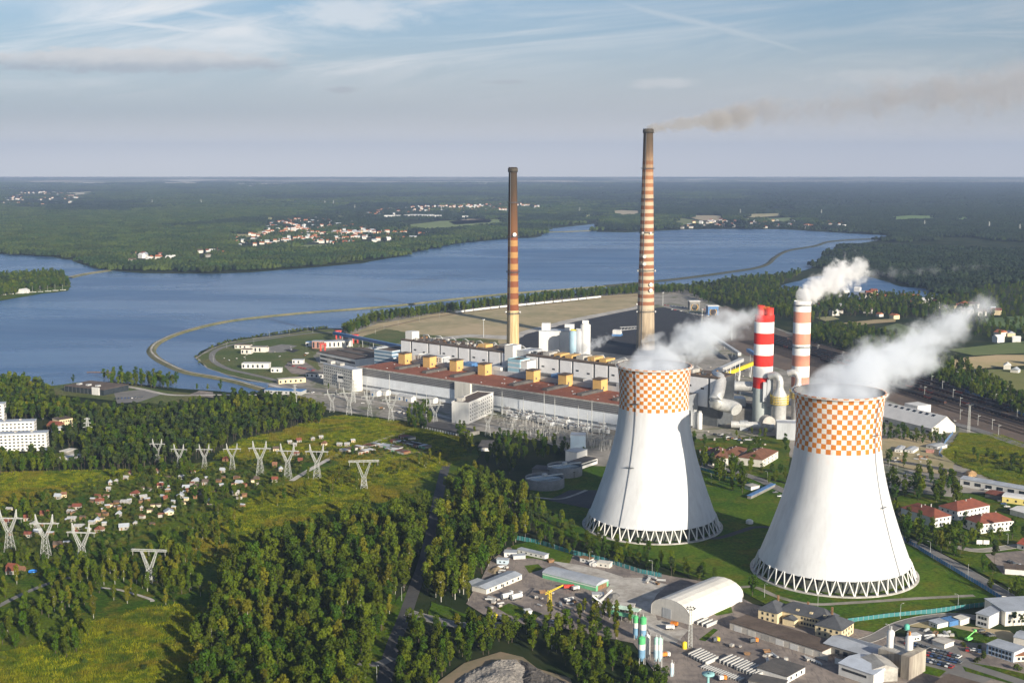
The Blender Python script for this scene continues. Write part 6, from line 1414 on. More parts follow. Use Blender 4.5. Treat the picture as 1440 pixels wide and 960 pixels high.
fence([(1330, 540), (1380, 560), (1440, 585), (1500, 610)], 3.0, FB, 'faded blue fence along the far side of the rail yard', 6)
sg = thing('sign_board', 'pair of white sign boards by the street left of the right car park', 'sign', tuple(P(1382, 768)), -.1)
for x_ in (-2.2, 2.2): MB().box(x_-1.9, x_+1.9, -.1, .1, 1.6, 4.4).build('board', M_white, sg); MB().bar((x_, 0, 0), (x_, 0, 1.6), .15).build('post', M_steel, sg)
sg = thing('sign_board', 'small white sign board at the corner of the teal and blue fences', 'sign', tuple(P(1412, 847)), -.2)
MB().box(-1.4, 1.4, -.1, .1, 1.5, 4).build('board', M_white, sg); MB().bar((0, 0, 0), (0, 0, 1.5), .2).build('post', M_steel, sg)

# street lamps
def lamp_proto():
    r_ = thing('street_lamp', '', 'street lamp', (0, 0, 0), 0, None)
    MB().tube((0, 0, 0), (0, 0, 8.5), .13, .08, 6).build('pole', M_pylon, r_); MB().path([(0, 0, 8.4), (.5, 0, 8.9), (1.6, 0, 9.0)], .06, 5).build('arm', M_pylon, r_); MB().box(1.3, 2.2, -.18, .18, 8.88, 9.02).build('lamp_head', M_steel, r_); return r_
LP0 = lamp_proto(); first = True
LAMPS = [(565, 845, 'street lamp on the verge where the forest road meets the side road'), (530, 958, 'street lamp at the bottom edge beside the forest road'), (829, 794, 'a'), (917, 807, 'a'), (1266, 870, 'b'), (1347, 856, 'b'), (1150, 855, 'b'),
         (1308, 780, 'c'), (1361, 812, 'c'), (1417, 846, 'c'), (1075, 840, 'b'), (1236, 672, 'd'), (1262, 664, 'd'), (1309, 665, 'd'), (1250, 660, 'd'), (1000, 680, 'e'), (1020, 661, 'e'), (1079, 678, 'e'), (1069, 642, 'e'), (1417, 768, 'f'), (1250, 900, 'f'), (976, 848, 'x')]
LL = {'a': ('street lamp beside the teal fence behind the works yard', 'lamps by the works fence'), 'b': ('thin street lamp on the lawn around the near cooling tower', 'lamps on the tower lawn'), 'c': ('street lamp by the blue fence right of the near cooling tower', 'lamps by the blue fence'),
      'd': ('street lamp along the street behind the near cooling tower, beside the sandy lot', 'lamps by the sandy lot'), 'e': ('street lamp between the two cooling towers', 'lamps between the towers'), 'f': ('street lamp at the yards near the right edge', 'lamps at the right edge')}
for px_, py_, l in LAMPS:
    if l == 'x': continue
    o = LP0 if first else copy_tree(LP0); first = False; o.location = P(px_, py_); o.rotation_euler.z = random.uniform(0, 6.28)
    if l in LL: o['label'], o['group'] = LL[l]
    else:
        o['label'] = l
        if 'group' in o.keys(): del o['group']
grp2 = 'lamps along the platform road'
for px_, py_ in ((319,490),(357,484),(440,468),(300,508),(379,474),(407,471),(433,466),(540,464),(560,458),(590,452),(618,447),(528,470),(480,556),(520,566),(640,584),(345,505),(470,480),(700,437),(750,431)):
    o = copy_tree(LP0); o.location = P(px_, py_); o['label'] = 'thin pale lamp post along the platform and the sandy ground behind the plant'; o['group'] = grp2; o.rotation_euler.z = random.uniform(0, 6)

# cars
def car_proto(c, name):
    r_ = thing('parked_car', '', 'car', (0, 0, 0), 0); m_ = mat(name, c, .25, .05, .3, spec=.6)
    q = MB(); pr = [(-2.15, .35), (-2.15, .85), (-1.2, .95), (1.25, .98), (2.1, .80), (2.15, .35)]
    vs = [(x, -.86, z) for x, z in pr]+[(x, .86, z) for x, z in pr]; n = len(pr)
    q.add(vs, [(i, (i+1) % n, n+(i+1) % n, n+i) for i in range(n)]+[tuple(range(n-1, -1, -1)), tuple(range(n, 2*n))])
    q.add([(-1.25,-.70,1.46),(.25,-.70,1.46),(.25,.70,1.46),(-1.25,.70,1.46)], [(0,1,2,3)]); q.build('body', m_, r_)
    g = [(-2.0, .97), (-1.3, 1.44), (.3, 1.44), (1.2, .98)]
    vs = [(x, -.78+(.09 if z > 1 else 0), z) for x, z in g]+[(x, .78-(.09 if z > 1 else 0), z) for x, z in g]
    MB().add(vs, [(0,1,2,3)[::-1], (4,5,6,7), (0,1,5,4)[::-1], (1,2,6,5)[::-1], (2,3,7,6)[::-1]]).build('cabin_glass', M_glass, r_)
    for x_ in (-1.35, 1.35):
        for y_ in (-.88, .68): MB().tube((x_, y_, .32), (x_, y_+.2, .32), .32, .32, 10).build('wheel', M_black, r_)
    return r_
CC = [((.62, .62, .63), 'silver'), ((.015, .017, .022), 'black'), ((.75, .75, .73), 'white'), ((.35, .03, .025), 'red'), ((.05, .09, .20), 'dark blue'), ((.14, .145, .15), 'grey')]
CPROT = [car_proto(c, n_.replace(' ', '_')+'_car_paint') for c, n_ in CC]; used = set()
def car(px_, py_, an, k, where, grp):
    o = CPROT[k] if k not in used else copy_tree(CPROT[k]); used.add(k)
    o.location = P(px_, py_) + Vector((0, 0, .75)); o.rotation_euler.z = an; o['label'] = CC[k][1]+' car '+where; o['group'] = CC[k][1]+' cars '+grp
def carrow(p0, p1, n, where, grp, rot=None, skip=.05, seed=0):
    rn = random.Random(seed); a, b_ = P(*p0), P(*p1); d = b_-a; an = math.atan2(d.y, d.x) + (math.pi/2 if rot is None else rot)
    for i in range(n):
        if rn.random() < skip: continue
        px_, py_ = p0[0]+(p1[0]-p0[0])*i/(n-1), p0[1]+(p1[1]-p0[1])*i/(n-1); car(px_, py_, an+rn.uniform(-.04, .04)+(math.pi if rn.random() < .5 else 0), rn.choice([0, 1, 1, 2, 3, 4, 4, 5, 5]), where, grp)
carrow((1276, 906), (1348, 926), 14, 'in the back row of the full car park', 'in the back row', seed=1)
carrow((1284, 917), (1350, 934), 13, 'in the middle row of the full car park', 'in the middle row', seed=2)
carrow((1284, 926), (1338, 940), 11, 'in the front row of the full car park', 'in the front row', seed=3)
carrow((1380, 889), (1394, 896), 4, 'parked beside the grey and white office block', 'by the office block', seed=5)
carrow((1360, 916), (1377, 918), 3, 'on the gravel road left of the stacked cabin office', 'by the cabin office', seed=6)
carrow((1420, 792), (1440, 800), 4, 'in the right edge car park by the conifer', 'in the right car park', seed=7)
carrow((1272, 668), (1282, 667), 2, 'on the empty pale car park beside the near tower', 'on the pale car park', seed=8)
carrow((1388, 690), (1425, 722), 9, 'parked beside the yellow hall', 'by the yellow hall', seed=9)
carrow((778, 877), (795, 879), 3, 'behind the hedge in front of the works yard', 'by the works hedge', seed=10)
carrow((1000, 633), (1036, 640), 8, 'in the row behind the red-brown roofs between the towers', 'between the towers', seed=11)
carrow((1005, 612), (1040, 620), 7, 'on the plant road behind the towers', 'on the plant road', seed=12)
carrow((405, 514), (440, 522), 10, 'in the small car park left of the beige office', 'by the beige office', seed=13)
carrow((396, 548), (440, 553), 7, 'along the service road in front of the plant', 'along the service road', seed=14)
carrow((162, 562), (200, 560), 9, 'in the car park beside the dark lakeside pavilion', 'by the pavilion', seed=15)
carrow((1090, 694), (1100, 702), 4, 'beside the near cooling tower behind the blue walkway', 'by the blue walkway', seed=16)
carrow((935, 430), (990, 436), 14, 'in the far car park right of the tallest chimney', 'in the far car park', seed=17)
carrow((945, 436), (1000, 446), 14, 'in the front row of the far car park by the tippers', 'in the far car park front', seed=18)
car(1371, 917, -.5, 2, 'parked alone on the gravel near the lime green lift', 'near the lift')
for k in range(len(CPROT)):
    if k not in used: car(1300+k*3, 665, 0, k, 'on the works street by the sandy lot', 'by the sandy lot')
# machines
def truck(px_, py_, an, c, box_c, lab, L_=6):
    r_ = thing('truck', lab, 'truck', tuple(P(px_, py_)+Vector((0, 0, .75))), an); r_.scale = (.78, .78, .78); MB().box(L_*.5, L_*.5+2, -1.2, 1.2, .6, 3).build('cab', c, r_); MB().box(-L_*.5, L_*.5-.2, -1.2, 1.2, 1, 3.2).build('load_box', box_c, r_)
    MB().box(L_*.5+2.003, L_*.5+2.05, -1, 1, 1.8, 2.7).build('windscreen', M_glass, r_)
    for x_ in (-L_*.35, -L_*.1, L_*.62):
        for y_ in (-1.25, .95): MB().tube((x_, y_, .5), (x_, y_+.3, .5), .5, .5, 10).build('wheel', M_black, r_)
truck(798, 829, .2, M_red, M_red, 'red lorry parked in front of the green walled shed'); truck(808, 831, .6, M_white, M_steel, 'white van-like lorry beside the red lorry at the green walled shed', 4)
truck(934, 925, .3, M_white, M_orange, 'white and orange lorry right of the silo cluster', 4); truck(950, 882, 2.6, M_orange, M_orange, 'orange loader at the door of the arched hangar', 3)
truck(1005, 904, .4, M_yell2, M_dgrey, 'small yellow machine on the strip by the brown roofed shed', 3); truck(940, 886, .1, M_white, M_white, 'white lorry on the dusty ground before the arched hangar', 4)
truck(1058, 905, .3, M_orange, M_dgrey, 'dark and orange wheel loader on the concrete before the long brown shed', 4); truck(1240, 938, .2, M_blue, M_blue, 'blue lorry hidden beside the silo building', 4)
truck(1014, 958, .3, M_orange, M_white, 'orange and white lorry at the bottom edge beside the teal mast', 3)
truck(706, 873, .4, M_yell2, M_steel, 'yellow machine by the hedge at the side road', 3); truck(693, 871, .4, M_yell2, M_dgrey, 'yellow roller at the side road end beside the woodland', 2.4)
r_ = thing('boom_lift', 'lime green boom lift on the dirt lot', 'lift', tuple(P(1362, 902)+Vector((0, 0, .7))), .6); lg = mat('lime_paint', (.25, .75, .20), .4, .1, .3)
MB().box(-2, 2, -1.1, 1.1, .6, 1.6).build('chassis', lg, r_); MB().bar((-1.5, 0, 1.8), (5, 0, 4.2), .4).build('boom', lg, r_); MB().box(4.6, 5.8, -.6, .6, 4, 5).build('basket', lg, r_)
for x_ in (-1.4, 1.4):
    for y_ in (-1.2, .9): MB().tube((x_, y_, .45), (x_, y_+.3, .45), .45, .45, 10).build('wheel', M_black, r_)
r_ = thing('storage_tank', 'small green round tank on the dirt lot left of the containers', 'tank', tuple(P(1275, 885))); MB().lathe([(1.5, .2), (1.5, 2.6), (.8, 3.3), (0, 3.4)], 16).build('shell', mat('sea_green', (.10, .42, .32), .5, .1, .3), r_); MB().lathe([(1.6, 0), (1.6, .2), (0, .2)], 16).build('base', M_conc, r_)
r_ = thing('water_tank', 'round white tank on the dark lawn between the two cooling towers', 'tank', tuple(P(1054, 736))); MB().lathe([(2.6, .3), (2.6, 2.2), (1.6, 3), (0, 3.1)], 20).build('shell', M_white, r_); MB().lathe([(2.8, 0), (2.8, .3), (0, .3)], 20).build('base', M_conc, r_)
# heaps
def heap(name, lab, px_poly, h, m_, seed, n=46, kind='stuff'):
    W_ = wp(px_poly); x0, x1 = min(p[0] for p in W_), max(p[0] for p in W_); y0, y1 = min(p[1] for p in W_), max(p[1] for p in W_)
    gx, gy = np.linspace(x0, x1, n), np.linspace(y0, y1, n); vs = []; cx, cy = sum(p[0] for p in W_)/len(W_), sum(p[1] for p in W_)/len(W_)
    X, Y = np.meshgrid(gx, gy); ins = in_poly(X, Y, W_)
    d = np.zeros_like(X)
    for i in range(len(W_)):
        a = np.array(W_[i]); b_ = np.array(W_[(i+1) % len(W_)]); ab_ = b_-a; tt = np.clip(((X-a[0])*ab_[0]+(Y-a[1])*ab_[1])/(ab_@ab_), 0, 1)
        dd = np.hypot(X-a[0]-tt*ab_[0], Y-a[1]-tt*ab_[1]); d = dd if i == 0 else np.minimum(d, dd)
    for j in range(n):
        for i in range(n):
            k = min(1, d[j, i]/(h*1.6)) if ins[j, i] else -.1
            z = h*k*(.72+.4*noise.noise(Vector((X[j, i]*.09, Y[j, i]*.09, seed)))) + (.9*abs(noise.noise(Vector((X[j, i]*.45, Y[j, i]*.45, seed+4)))) if k > .1 else 0)
            vs.append((X[j, i], Y[j, i], z if k > 0 else -.6))
    MB().add(vs, [(j*n+i, j*n+i+1, (j+1)*n+i+1, (j+1)*n+i) for j in range(n-1) for i in range(n-1)], 0, False).build(name, m_); tag(C.objects[-1], lab, kind=kind)
heap('gravel_heap', 'big heap of pale broken stone at the bottom edge', [(622, 975), (650, 948), (690, 932), (728, 926), (745, 940), (735, 975), (720, 1010), (620, 1010)], 4.5, mat('broken_stone', (.34, .31, .27), .95, .45, .5, c2=(.17, .155, .14), bump=1.0, bsc=1.2), 3, 90)
heap('earth_heap', 'ridged heap of grey earth beside the pale stone heap', [(728, 926), (745, 932), (765, 945), (800, 960), (790, 1000), (735, 985)], 3, mat('grey_earth', (.15, .135, .12), .95, .4, .3, bump=1, bsc=.8), 9, 70)
for k, (pl, h, lab) in enumerate((([(852, 838), (866, 832), (874, 838), (866, 846), (855, 845)], 3.2, 'small cone of grey gravel beside the white conveyor'), ([(1352, 668), (1362, 661), (1375, 664), (1372, 672), (1358, 674)], 3, 'orange sand heap beside the street below the scrub hill'),
          ([(1262, 722), (1275, 713), (1284, 720), (1278, 727), (1266, 728)], 2.4, 'orange sand heap beside the near cooling tower'), ([(683, 803), (700, 797), (710, 801), (695, 810)], 2, 'brown earth heap beside the blue container'))):
    heap(['gravel_cone', 'sand_heap', 'sand_heap', 'earth_heap'][k], lab, pl, h, [M_concd, mat('orange_sand', (.48, .30, .14), .95, .2, .3), mat('orange_sand', (.48, .30, .14)), M_dirt][k], 20+k, 30)

# clutter standing about on the yards: pallets, pipes, crates
def pallet(): 
    r_ = thing('pallet_stack', '', 'pallet stack', (0, 0, 0)); MB().box(-1, 1, -.8, .8, .15, 1.3).build('load', M_conc, r_); MB().box(-1.1, 1.1, -.9, .9, 0, .15).build('pallet', M_wood, r_); return r_
def pipes():
    r_ = thing('pipe_stack', '', 'pipe stack', (0, 0, 0))
    for k, (y_, z_) in enumerate(((-.6, .3), (0, .3), (.6, .3), (-.3, .82), (.3, .82))): MB().tube((-3, y_, z_), (3, y_, z_), .28, .28, 8).build('pipe', M_steel, r_)
    return r_
def skip_():
    r_ = thing('skip', '', 'skip', (0, 0, 0)); q = MB(); q.add([(-1.4,-.9,0),(1.4,-.9,0),(1.4,.9,0),(-1.4,.9,0),(-2.1,-1,1.5),(2.1,-1,1.5),(2.1,1,1.5),(-2.1,1,1.5)], [(0,3,2,1),(0,1,5,4),(1,2,6,5),(2,3,7,6),(3,0,4,7)]); q.build('body', M_wood, r_)
    MB().box(-1.7, 1.7, -.85, .85, .9, 1.2).build('load', M_dirt, r_); return r_
CL = [pallet(), pipes(), skip_()]; cu = set(); rr5 = random.Random(77)
CN = ['low stack of pale blocks on a pallet', 'small stack of silver pipes', 'brown open skip of rubble']
def clutter(poly, n, where, avoid=()):
    W_ = wp(poly); x0, x1 = min(p[0] for p in W_), max(p[0] for p in W_); y0, y1 = min(p[1] for p in W_), max(p[1] for p in W_); c = 0; tr_ = 0
    while c < n and tr_ < 3000:
        tr_ += 1; x, y = rr5.uniform(x0, x1), rr5.uniform(y0, y1)
        if not in_poly([x], [y], W_)[0]: continue
        k = rr5.choice([0, 0, 0, 1, 1, 2]); o = CL[k] if k not in cu else copy_tree(CL[k]); cu.add(k); c += 1
        o.location = (x, y, .9); o.rotation_euler.z = rr5.uniform(0, 3.1); s = rr5.uniform(.6, 1.1); o.scale = (s, s, s); o['label'] = CN[k]+' '+where; o['group'] = CN[k]+' '+where
clutter([(668,850),(690,840),(712,850),(700,862)], 8, 'beside the narrow shed'); clutter([(690,805),(700,795),(715,800),(700,812)], 8, 'by the blue container')
clutter([(750,833),(830,842),(850,860),(800,870),(760,860)], 12, 'in the middle works yard'); clutter([(900,845),(912,838),(930,825),(940,815),(920,812),(890,825)], 6, 'on the dusty ground')
clutter([(1010,905),(1100,918),(1150,935),(1110,940),(1010,915)], 14, 'on the concrete before the long shed'); clutter([(1300,888),(1345,892),(1340,900),(1305,900)], 10, 'on the dirt lot')
clutter([(1245,640),(1300,640),(1335,655),(1250,650)], 14, 'on the sandy lot'); clutter([(990,606),(1080,618),(1080,628),(985,620)], 22, 'on the plant ground behind the towers')
clutter([(505,566),(580,582),(640,596),(600,592),(520,574)], 12, 'in the yard before the turbine hall'); clutter([(985,512),(1050,530),(1045,560),(985,545)], 22, 'among the ducts of the plant'); clutter([(300,503),(420,487),(440,500),(330,510)], 12, 'on the platform lawn')
# ================================================================== LEFT SIDE, VILLAGES, RAILWAY
# apartment blocks
def flats(pr, L, D, h, ang, lab, cols, rows, side):
    b_ = P(*pr); a = b_ - Vector((math.cos(ang), math.sin(ang), 0))*L; r_ = thing('apartment_block', lab, 'apartment block', tuple(a), ang)
    MB().box(0, L, 0, D, 0, h).build('wall', mat('white_panel_block', (.74, .72, .66), .8, .08, .2, tex=bands(2, 2.8, .03, (.5, .49, .46))), r_); MB().box(-.3, L+.3, -.3, D+.3, h+.003, h+.7).build('roof', M_roof_gy, r_)
    windows(r_, (0, 0, 0), L, .8, h-.4, cols, rows, 1.9, 1.3); windows(r_, (L, 0, math.pi/2), D, .8, h-.4, side, rows, 1.2, 1.2)
    for i in range(4): MB().box(6+i*14, 8+i*14, D*.4, D*.6, h+.703, h+1.9).build('vent_stack', M_conc, r_)
flats((66, 633), 62, 11, 15.5, .16, 'long white four storey apartment block at the left edge, nearest of the three', 17, 5, 3)
flats((49, 618), 62, 11, 17, .16, 'white apartment block behind the nearest one at the left edge', 17, 5, 3)
flats((6, 592), 60, 11, 17, .16, 'farthest white apartment block cut by the left edge', 14, 5, 3)
# lakeside pavilion
r_, L = house('pavilion', 'dark glass pavilion with a wide flat brown-grey roof on the lake shore', 'pavilion', (91, 551), (146, 557), 38, 7, 1, 'flat', M_glass, M_roof_br)
MB().box(L*.72, L*.90, -1.2, -.003, 0, 9).build('entrance', M_white, r_)
for i in range(10): MB().box(L*i/10, L*i/10+.5, -.25, -.003, .2, 6.8).build('fin', M_dgrey, r_)
for i in range(3): MB().box(8+i*14, 12+i*14, 10, 15, 7.41, 9).build('roof_unit', M_steel, r_)
house('boat_house', 'long pale roofed boat house among the trees at the left lake shore', 'shed', (20, 560), (50, 562), 14, 4, 2, 'gable', M_white, M_white, cols=4)
house('boat_house', 'small white hut cut by the left edge at the lake shore', 'shed', (-12, 570), (8, 569), 10, 4, 2, 'gable', M_white, M_white)
house('villa', 'cream villa among the pines behind the apartment blocks', 'house', (84, 602), (103, 599), 14, 8, 3, 'flat', M_cream, M_roof_br, cols=5, rows=2)
house('villa', 'red roofed house beside the cream villa in the pines', 'house', (66, 606), (80, 607), 12, 6, 3, 'gable', M_wood, M_roof_red, cols=3)
house('villa', 'low pale house in front of the cream villa', 'house', (78, 610), (90, 608), 8, 4, 2, 'gable', M_wall_pale, M_roof_gy, cols=3)
house('garage_row', 'white garage row on the edge of the wood below the apartment blocks', 'garage', (95, 649), (114, 644), 9, 3, 1, 'flat', M_white, M_wall_pale, cols=4)
house('garage_row', 'low pale garage above the white row by the apartment blocks', 'garage', (94, 640), (108, 636), 8, 3, 1, 'flat', M_concd, M_wall_pale)
pr_ = thing('jetty', 'thin dark jetty reaching into the lake beside the wooded shore', 'jetty', tuple(P(122, 524)), 0); MB().box(0, 30, 0, 2.5, .4, .8).build('deck', M_wood, pr_)
for i in range(5): MB().tube((2+i*6.5, 1, -.5), (2+i*6.5, 1, .4), .2, .2, 5).build('pile', M_wood, pr_)

# allotment cottages: sites read off the photograph (pixel x, y, size, wall, roof)
WH, RD, GY, OR, YL, BR = 0, 1, 2, 3, 4, 5
walls = {WH: mat('whitewashed_hut', (.42, .40, .35), .85, .25, .4), YL: M_cream, BR: M_wood}; roofs = {WH: mat('pale_fibre_roof', (.42, .42, .41), .8, .3, .5), RD: M_roof_red, GY: M_roof_gy, OR: M_roof_fade, BR: M_roof_br}
COT = [(184,668,6,WH,RD),(219,665,5,WH,OR),(272,666,5,WH,RD),(312,664,5,WH,GY),(176,674,5,WH,WH),(163,679,4,WH,WH),(155,681,4,WH,GY),(255,673,6,WH,WH),(274,679,8,WH,GY),(288,681,6,WH,BR),(261,689,7,WH,GY),
 (276,687,5,YL,BR),(225,686,6,YL,RD),(227,683,5,WH,WH),(188,697,8,WH,RD),(202,702,7,WH,WH),(175,709,9,WH,WH),(253,700,7,WH,GY),(289,698,4,YL,YL),(295,709,8,WH,GY),(332,696,7,WH,WH),(335,682,7,YL,GY),(233,704,4,BR,RD),
 (238,724,9,YL,GY),(199,717,3,WH,WH),(166,726,5,WH,GY),(174,745,9,WH,GY),(190,739,4,WH,WH),(141,748,5,WH,OR),(142,708,5,WH,RD),(107,716,8,WH,RD),(98,722,6,WH,WH),(137,708,4,WH,RD),(100,733,8,WH,WH),(110,744,9,WH,WH),
 (136,735,5,YL,GY),(137,748,6,WH,RD),(62,726,8,BR,RD),(38,732,7,WH,RD),(10,737,6,WH,RD),(45,741,8,WH,WH),(38,755,6,WH,RD),(52,752,7,WH,GY),(12,719,6,YL,WH),(33,712,5,WH,WH),(80,701,6,WH,GY),(90,699,5,YL,OR),(152,690,4,WH,WH),
 (80,770,7,BR,BR),(15,801,8,BR,RD),(14,807,7,WH,RD),(28,805,6,BR,OR),(421,622,6,WH,RD),(440,619,5,WH,WH),(452,617,5,WH,WH),(455,626,6,OR if 0 else YL,OR),(408,624,5,WH,WH),(414,627,4,WH,WH),(388,634,7,YL,BR),(416,640,6,WH,RD),
 (477,627,6,WH,WH),(488,627,6,WH,WH),(497,622,5,YL,WH),(422,650,5,BR,RD),(386,656,5,BR,OR),(386,677,6,WH,RD),(360,676,5,BR,BR),(316,648,6,BR,RD),(395,662,5,WH,GY)]
GP = 'allotment cottages'
wn = {WH: 'white', YL: 'yellowish', BR: 'brown'}; rn_ = {WH: 'white', RD: 'dark red', GY: 'grey', OR: 'faded orange', YL: 'pale', BR: 'brown'}; roofs[YL] = M_pale
MB_C = {}
for i, (px_, py_, s, w_, rf_) in enumerate(COT):
    rnd_ = random.Random(i); L_ = s*.72; D_ = s*.62; key = (w_, rf_)
    r_ = thing('cottage', '%s walled cottage with a %s roof among the allotment greenery' % (wn[w_], rn_[rf_]), 'cottage', tuple(P(px_, py_+1)-Vector((L_/2, 0, 0))), rnd_.uniform(-.35, .45), '%s cottages with %s roofs in the allotments' % (wn[w_], rn_[rf_]))
    MB().box(0, L_, 0, D_, 0, 2.5).build('wall', walls[w_], r_); gable(MB(), L_, D_, 2.503, 1.3 if rf_ == WH else 2.0, .35, along='x' if rnd_.random() < .7 else 'y').build('roof', roofs[rf_], r_)
    MB().box(L_*.2, L_*.2+.9, -.06, -.003, .05, 2.1).build('door', M_wood, r_); MB().box(L_*.6, L_*.6+1.1, -.06, -.003, 1, 1.9).build('window', M_glass, r_)
pl_ = thing('swimming_pool', 'small round bright blue garden pool beside the red roofed cottages at the left', 'pool', tuple(P(46, 805)+Vector((0, 0, .7)))); MB().lathe([(2.6, 0), (2.6, .7), (2.4, .7), (2.4, .5), (0, .5)], 20).build('basin', mat('pool_blue', (.04, .25, .75), .3, .05, .3), pl_)
for k in range(70):
    u = random.random(); px_ = 20+u*330+random.uniform(-15, 15); py_ = 752-u*62+random.uniform(-30, 28); w_ = random.choice([WH, BR, BR, YL]); rf_ = random.choice([BR, GY, GY, RD, OR, BR]); L_ = random.uniform(2.6, 4.2)
    r_ = thing('garden_shed', 'tiny %s garden shed with a %s roof among the allotment greenery' % (wn[w_], rn_[rf_]), 'shed', tuple(P(px_, py_)), random.uniform(-.5, .5), '%s garden sheds with %s roofs' % (wn[w_], rn_[rf_]))
    MB().box(0, L_, 0, L_*.8, 0, 2.2).build('wall', walls[w_], r_); gable(MB(), L_, L_*.8, 2.203, .8, .2).build('roof', roofs[rf_], r_)
# lock-up garages beside the gravel road
rowsG = [((486, 637), (512, 631), 6), ((504, 640), (528, 636), 5), ((530, 629), (560, 634), 7), ((541, 634), (568, 640), 6), ((548, 622), (585, 630), 8), ((570, 626), (598, 632), 6), ((520, 631), (535, 627), 4), ((560, 616), (575, 620), 4)]
for k, (p0, p1, n) in enumerate(rowsG):
    a, an, L = frame(p0, p1)
    for i in range(n):
        c = a + Vector((math.cos(an), math.sin(an), 0))*(L*i/n); rnd_ = random.Random(k*31+i); rf_ = rnd_.choice([M_roof_br, M_roof_br, M_roof_red, M_roof_gy, M_white, M_roof_dk]); rname = {M_roof_br.name: 'brown', M_roof_red.name: 'red', M_roof_gy.name: 'grey', M_white.name: 'white', M_roof_dk.name: 'black'}[rf_.name]
        r_ = thing('garage', 'lock-up garage with a %s flat roof beside the gravel road' % rname, 'garage', tuple(c), an, '%s roofed lock-up garages by the gravel road' % rname); w = L/n
        MB().box(.1, w-.1, 0, 8, 0, 2.6).build('wall', rnd_.choice([M_wood, M_wall_pale, M_concd, M_conc]), r_); MB().box(0.05, w-.05, -.2, 8.2, 2.603, 2.8).build('roof', rf_, r_); MB().box(.5, w-.5, -.06, -.003, .05, 2.2).build('door', rnd_.choice([M_wood, M_roof_red, M_steel, M_green]), r_)

# ---- pylons
def lattice(q, pts0, pts1, n, w, br):
    """four-legged lattice between two squares of corner points"""
    P0 = [Vector(p) for p in pts0]; P1 = [Vector(p) for p in pts1]
    for a, b_ in zip(P0, P1): q.bar(a, b_, w)
    for k in range(n):
        f0, f1 = k/n, (k+1)/n
        for i in range(4):
            a0, a1 = P0[i].lerp(P1[i], f0), P0[i].lerp(P1[i], f1); j = (i+1) % 4; b0, b1 = P0[j].lerp(P1[j], f0), P0[j].lerp(P1[j], f1)
            q.bar(a0, b1, br).bar(b0, a1, br).bar(a1, b1, br)
def sq(w, z, cx=0, cy=0, wy=None): wy = wy or w; return [(cx-w, cy-wy, z), (cx+w, cy-wy, z), (cx+w, cy+wy, z), (cx-w, cy+wy, z)]
def pylon_y():
    r_ = thing('pylon', '', 'pylon', (0, 0, 0)); q = MB(); lattice(q, sq(2.8, 0), sq(1.3, 13.5), 4, .19, .09); q.build('body', M_pylon, r_)
    for s in (-1, 1):
        q = MB(); lattice(q, sq(.9, 13.5, s*.7, 0, 1.2), sq(.6, 23, s*5.0, 0, .6), 3, .18, .08); lattice(q, sq(.6, 23, s*5.0, 0, .6), sq(.12, 28.5, s*5.6, 0, .12), 3, .24, .12); q.build('horn', M_pylon, r_)
    q = MB(); lattice(q, [(-9.5, -.5, 22.2), (-9.5, .5, 22.2), (-9.5, .5, 22.6), (-9.5, -.5, 22.6)], [(9.5, -.5, 22.2), (9.5, .5, 22.2), (9.5, .5, 22.6), (9.5, -.5, 22.6)], 7, .15, .08)
    q.bar((-9.5, 0, 22.4), (-4, 0, 23.6), .18).bar((9.5, 0, 22.4), (4, 0, 23.6), .18); q.build('crossarm', M_pylon, r_)
    for x_ in (-8.6, 0, 8.6): MB().tube((x_, 0, 22.2), (x_, 0, 19.6), .16, .16, 5).build('insulator', M_conc, r_)
    return r_
def pylon_t():
    r_ = thing('pylon', '', 'pylon', (0, 0, 0)); q = MB(); lattice(q, sq(2.6, 0), sq(1.5, 9), 3, .30, .18); q.build('body', M_pylon, r_)
    for s in (-1, 1):
        q = MB(); lattice(q, sq(.9, 9, s*.8, 0, 1.0), sq(.55, 21, s*5.2, 0, .5), 4, .18, .08); q.build('horn', M_pylon, r_)
    q = MB(); lattice(q, [(-12, -.6, 21), (-12, .6, 21), (-12, .6, 22.2), (-12, -.6, 22.2)], [(12, -.6, 21), (12, .6, 21), (12, .6, 22.2), (12, -.6, 22.2)], 7, .16, .08); q.build('crossarm', M_pylon, r_)
    for x_ in (-11, 0, 11): MB().tube((x_, 0, 21), (x_, 0, 18), .16, .16, 5).build('insulator', M_conc, r_)
    return r_
def pylon_n():
    r_ = thing('pylon', '', 'pylon', (0, 0, 0)); q = MB(); lattice(q, sq(2.2, 0), sq(.6, 24), 8, .28, .16); q.build('body', M_pylon, r_)
    for z, w in ((15, 4.5), (19, 3.6), (23, 2.8)):
        q = MB(); q.bar((-w, 0, z), (w, 0, z), .3).bar((-w, 0, z), (0, 0, z+1.5), .2).bar((w, 0, z), (0, 0, z+1.5), .2); q.build('crossarm', M_pylon, r_)
    return r_
PY, PT, PN = pylon_y(), pylon_t(), pylon_n(); usedp = set()
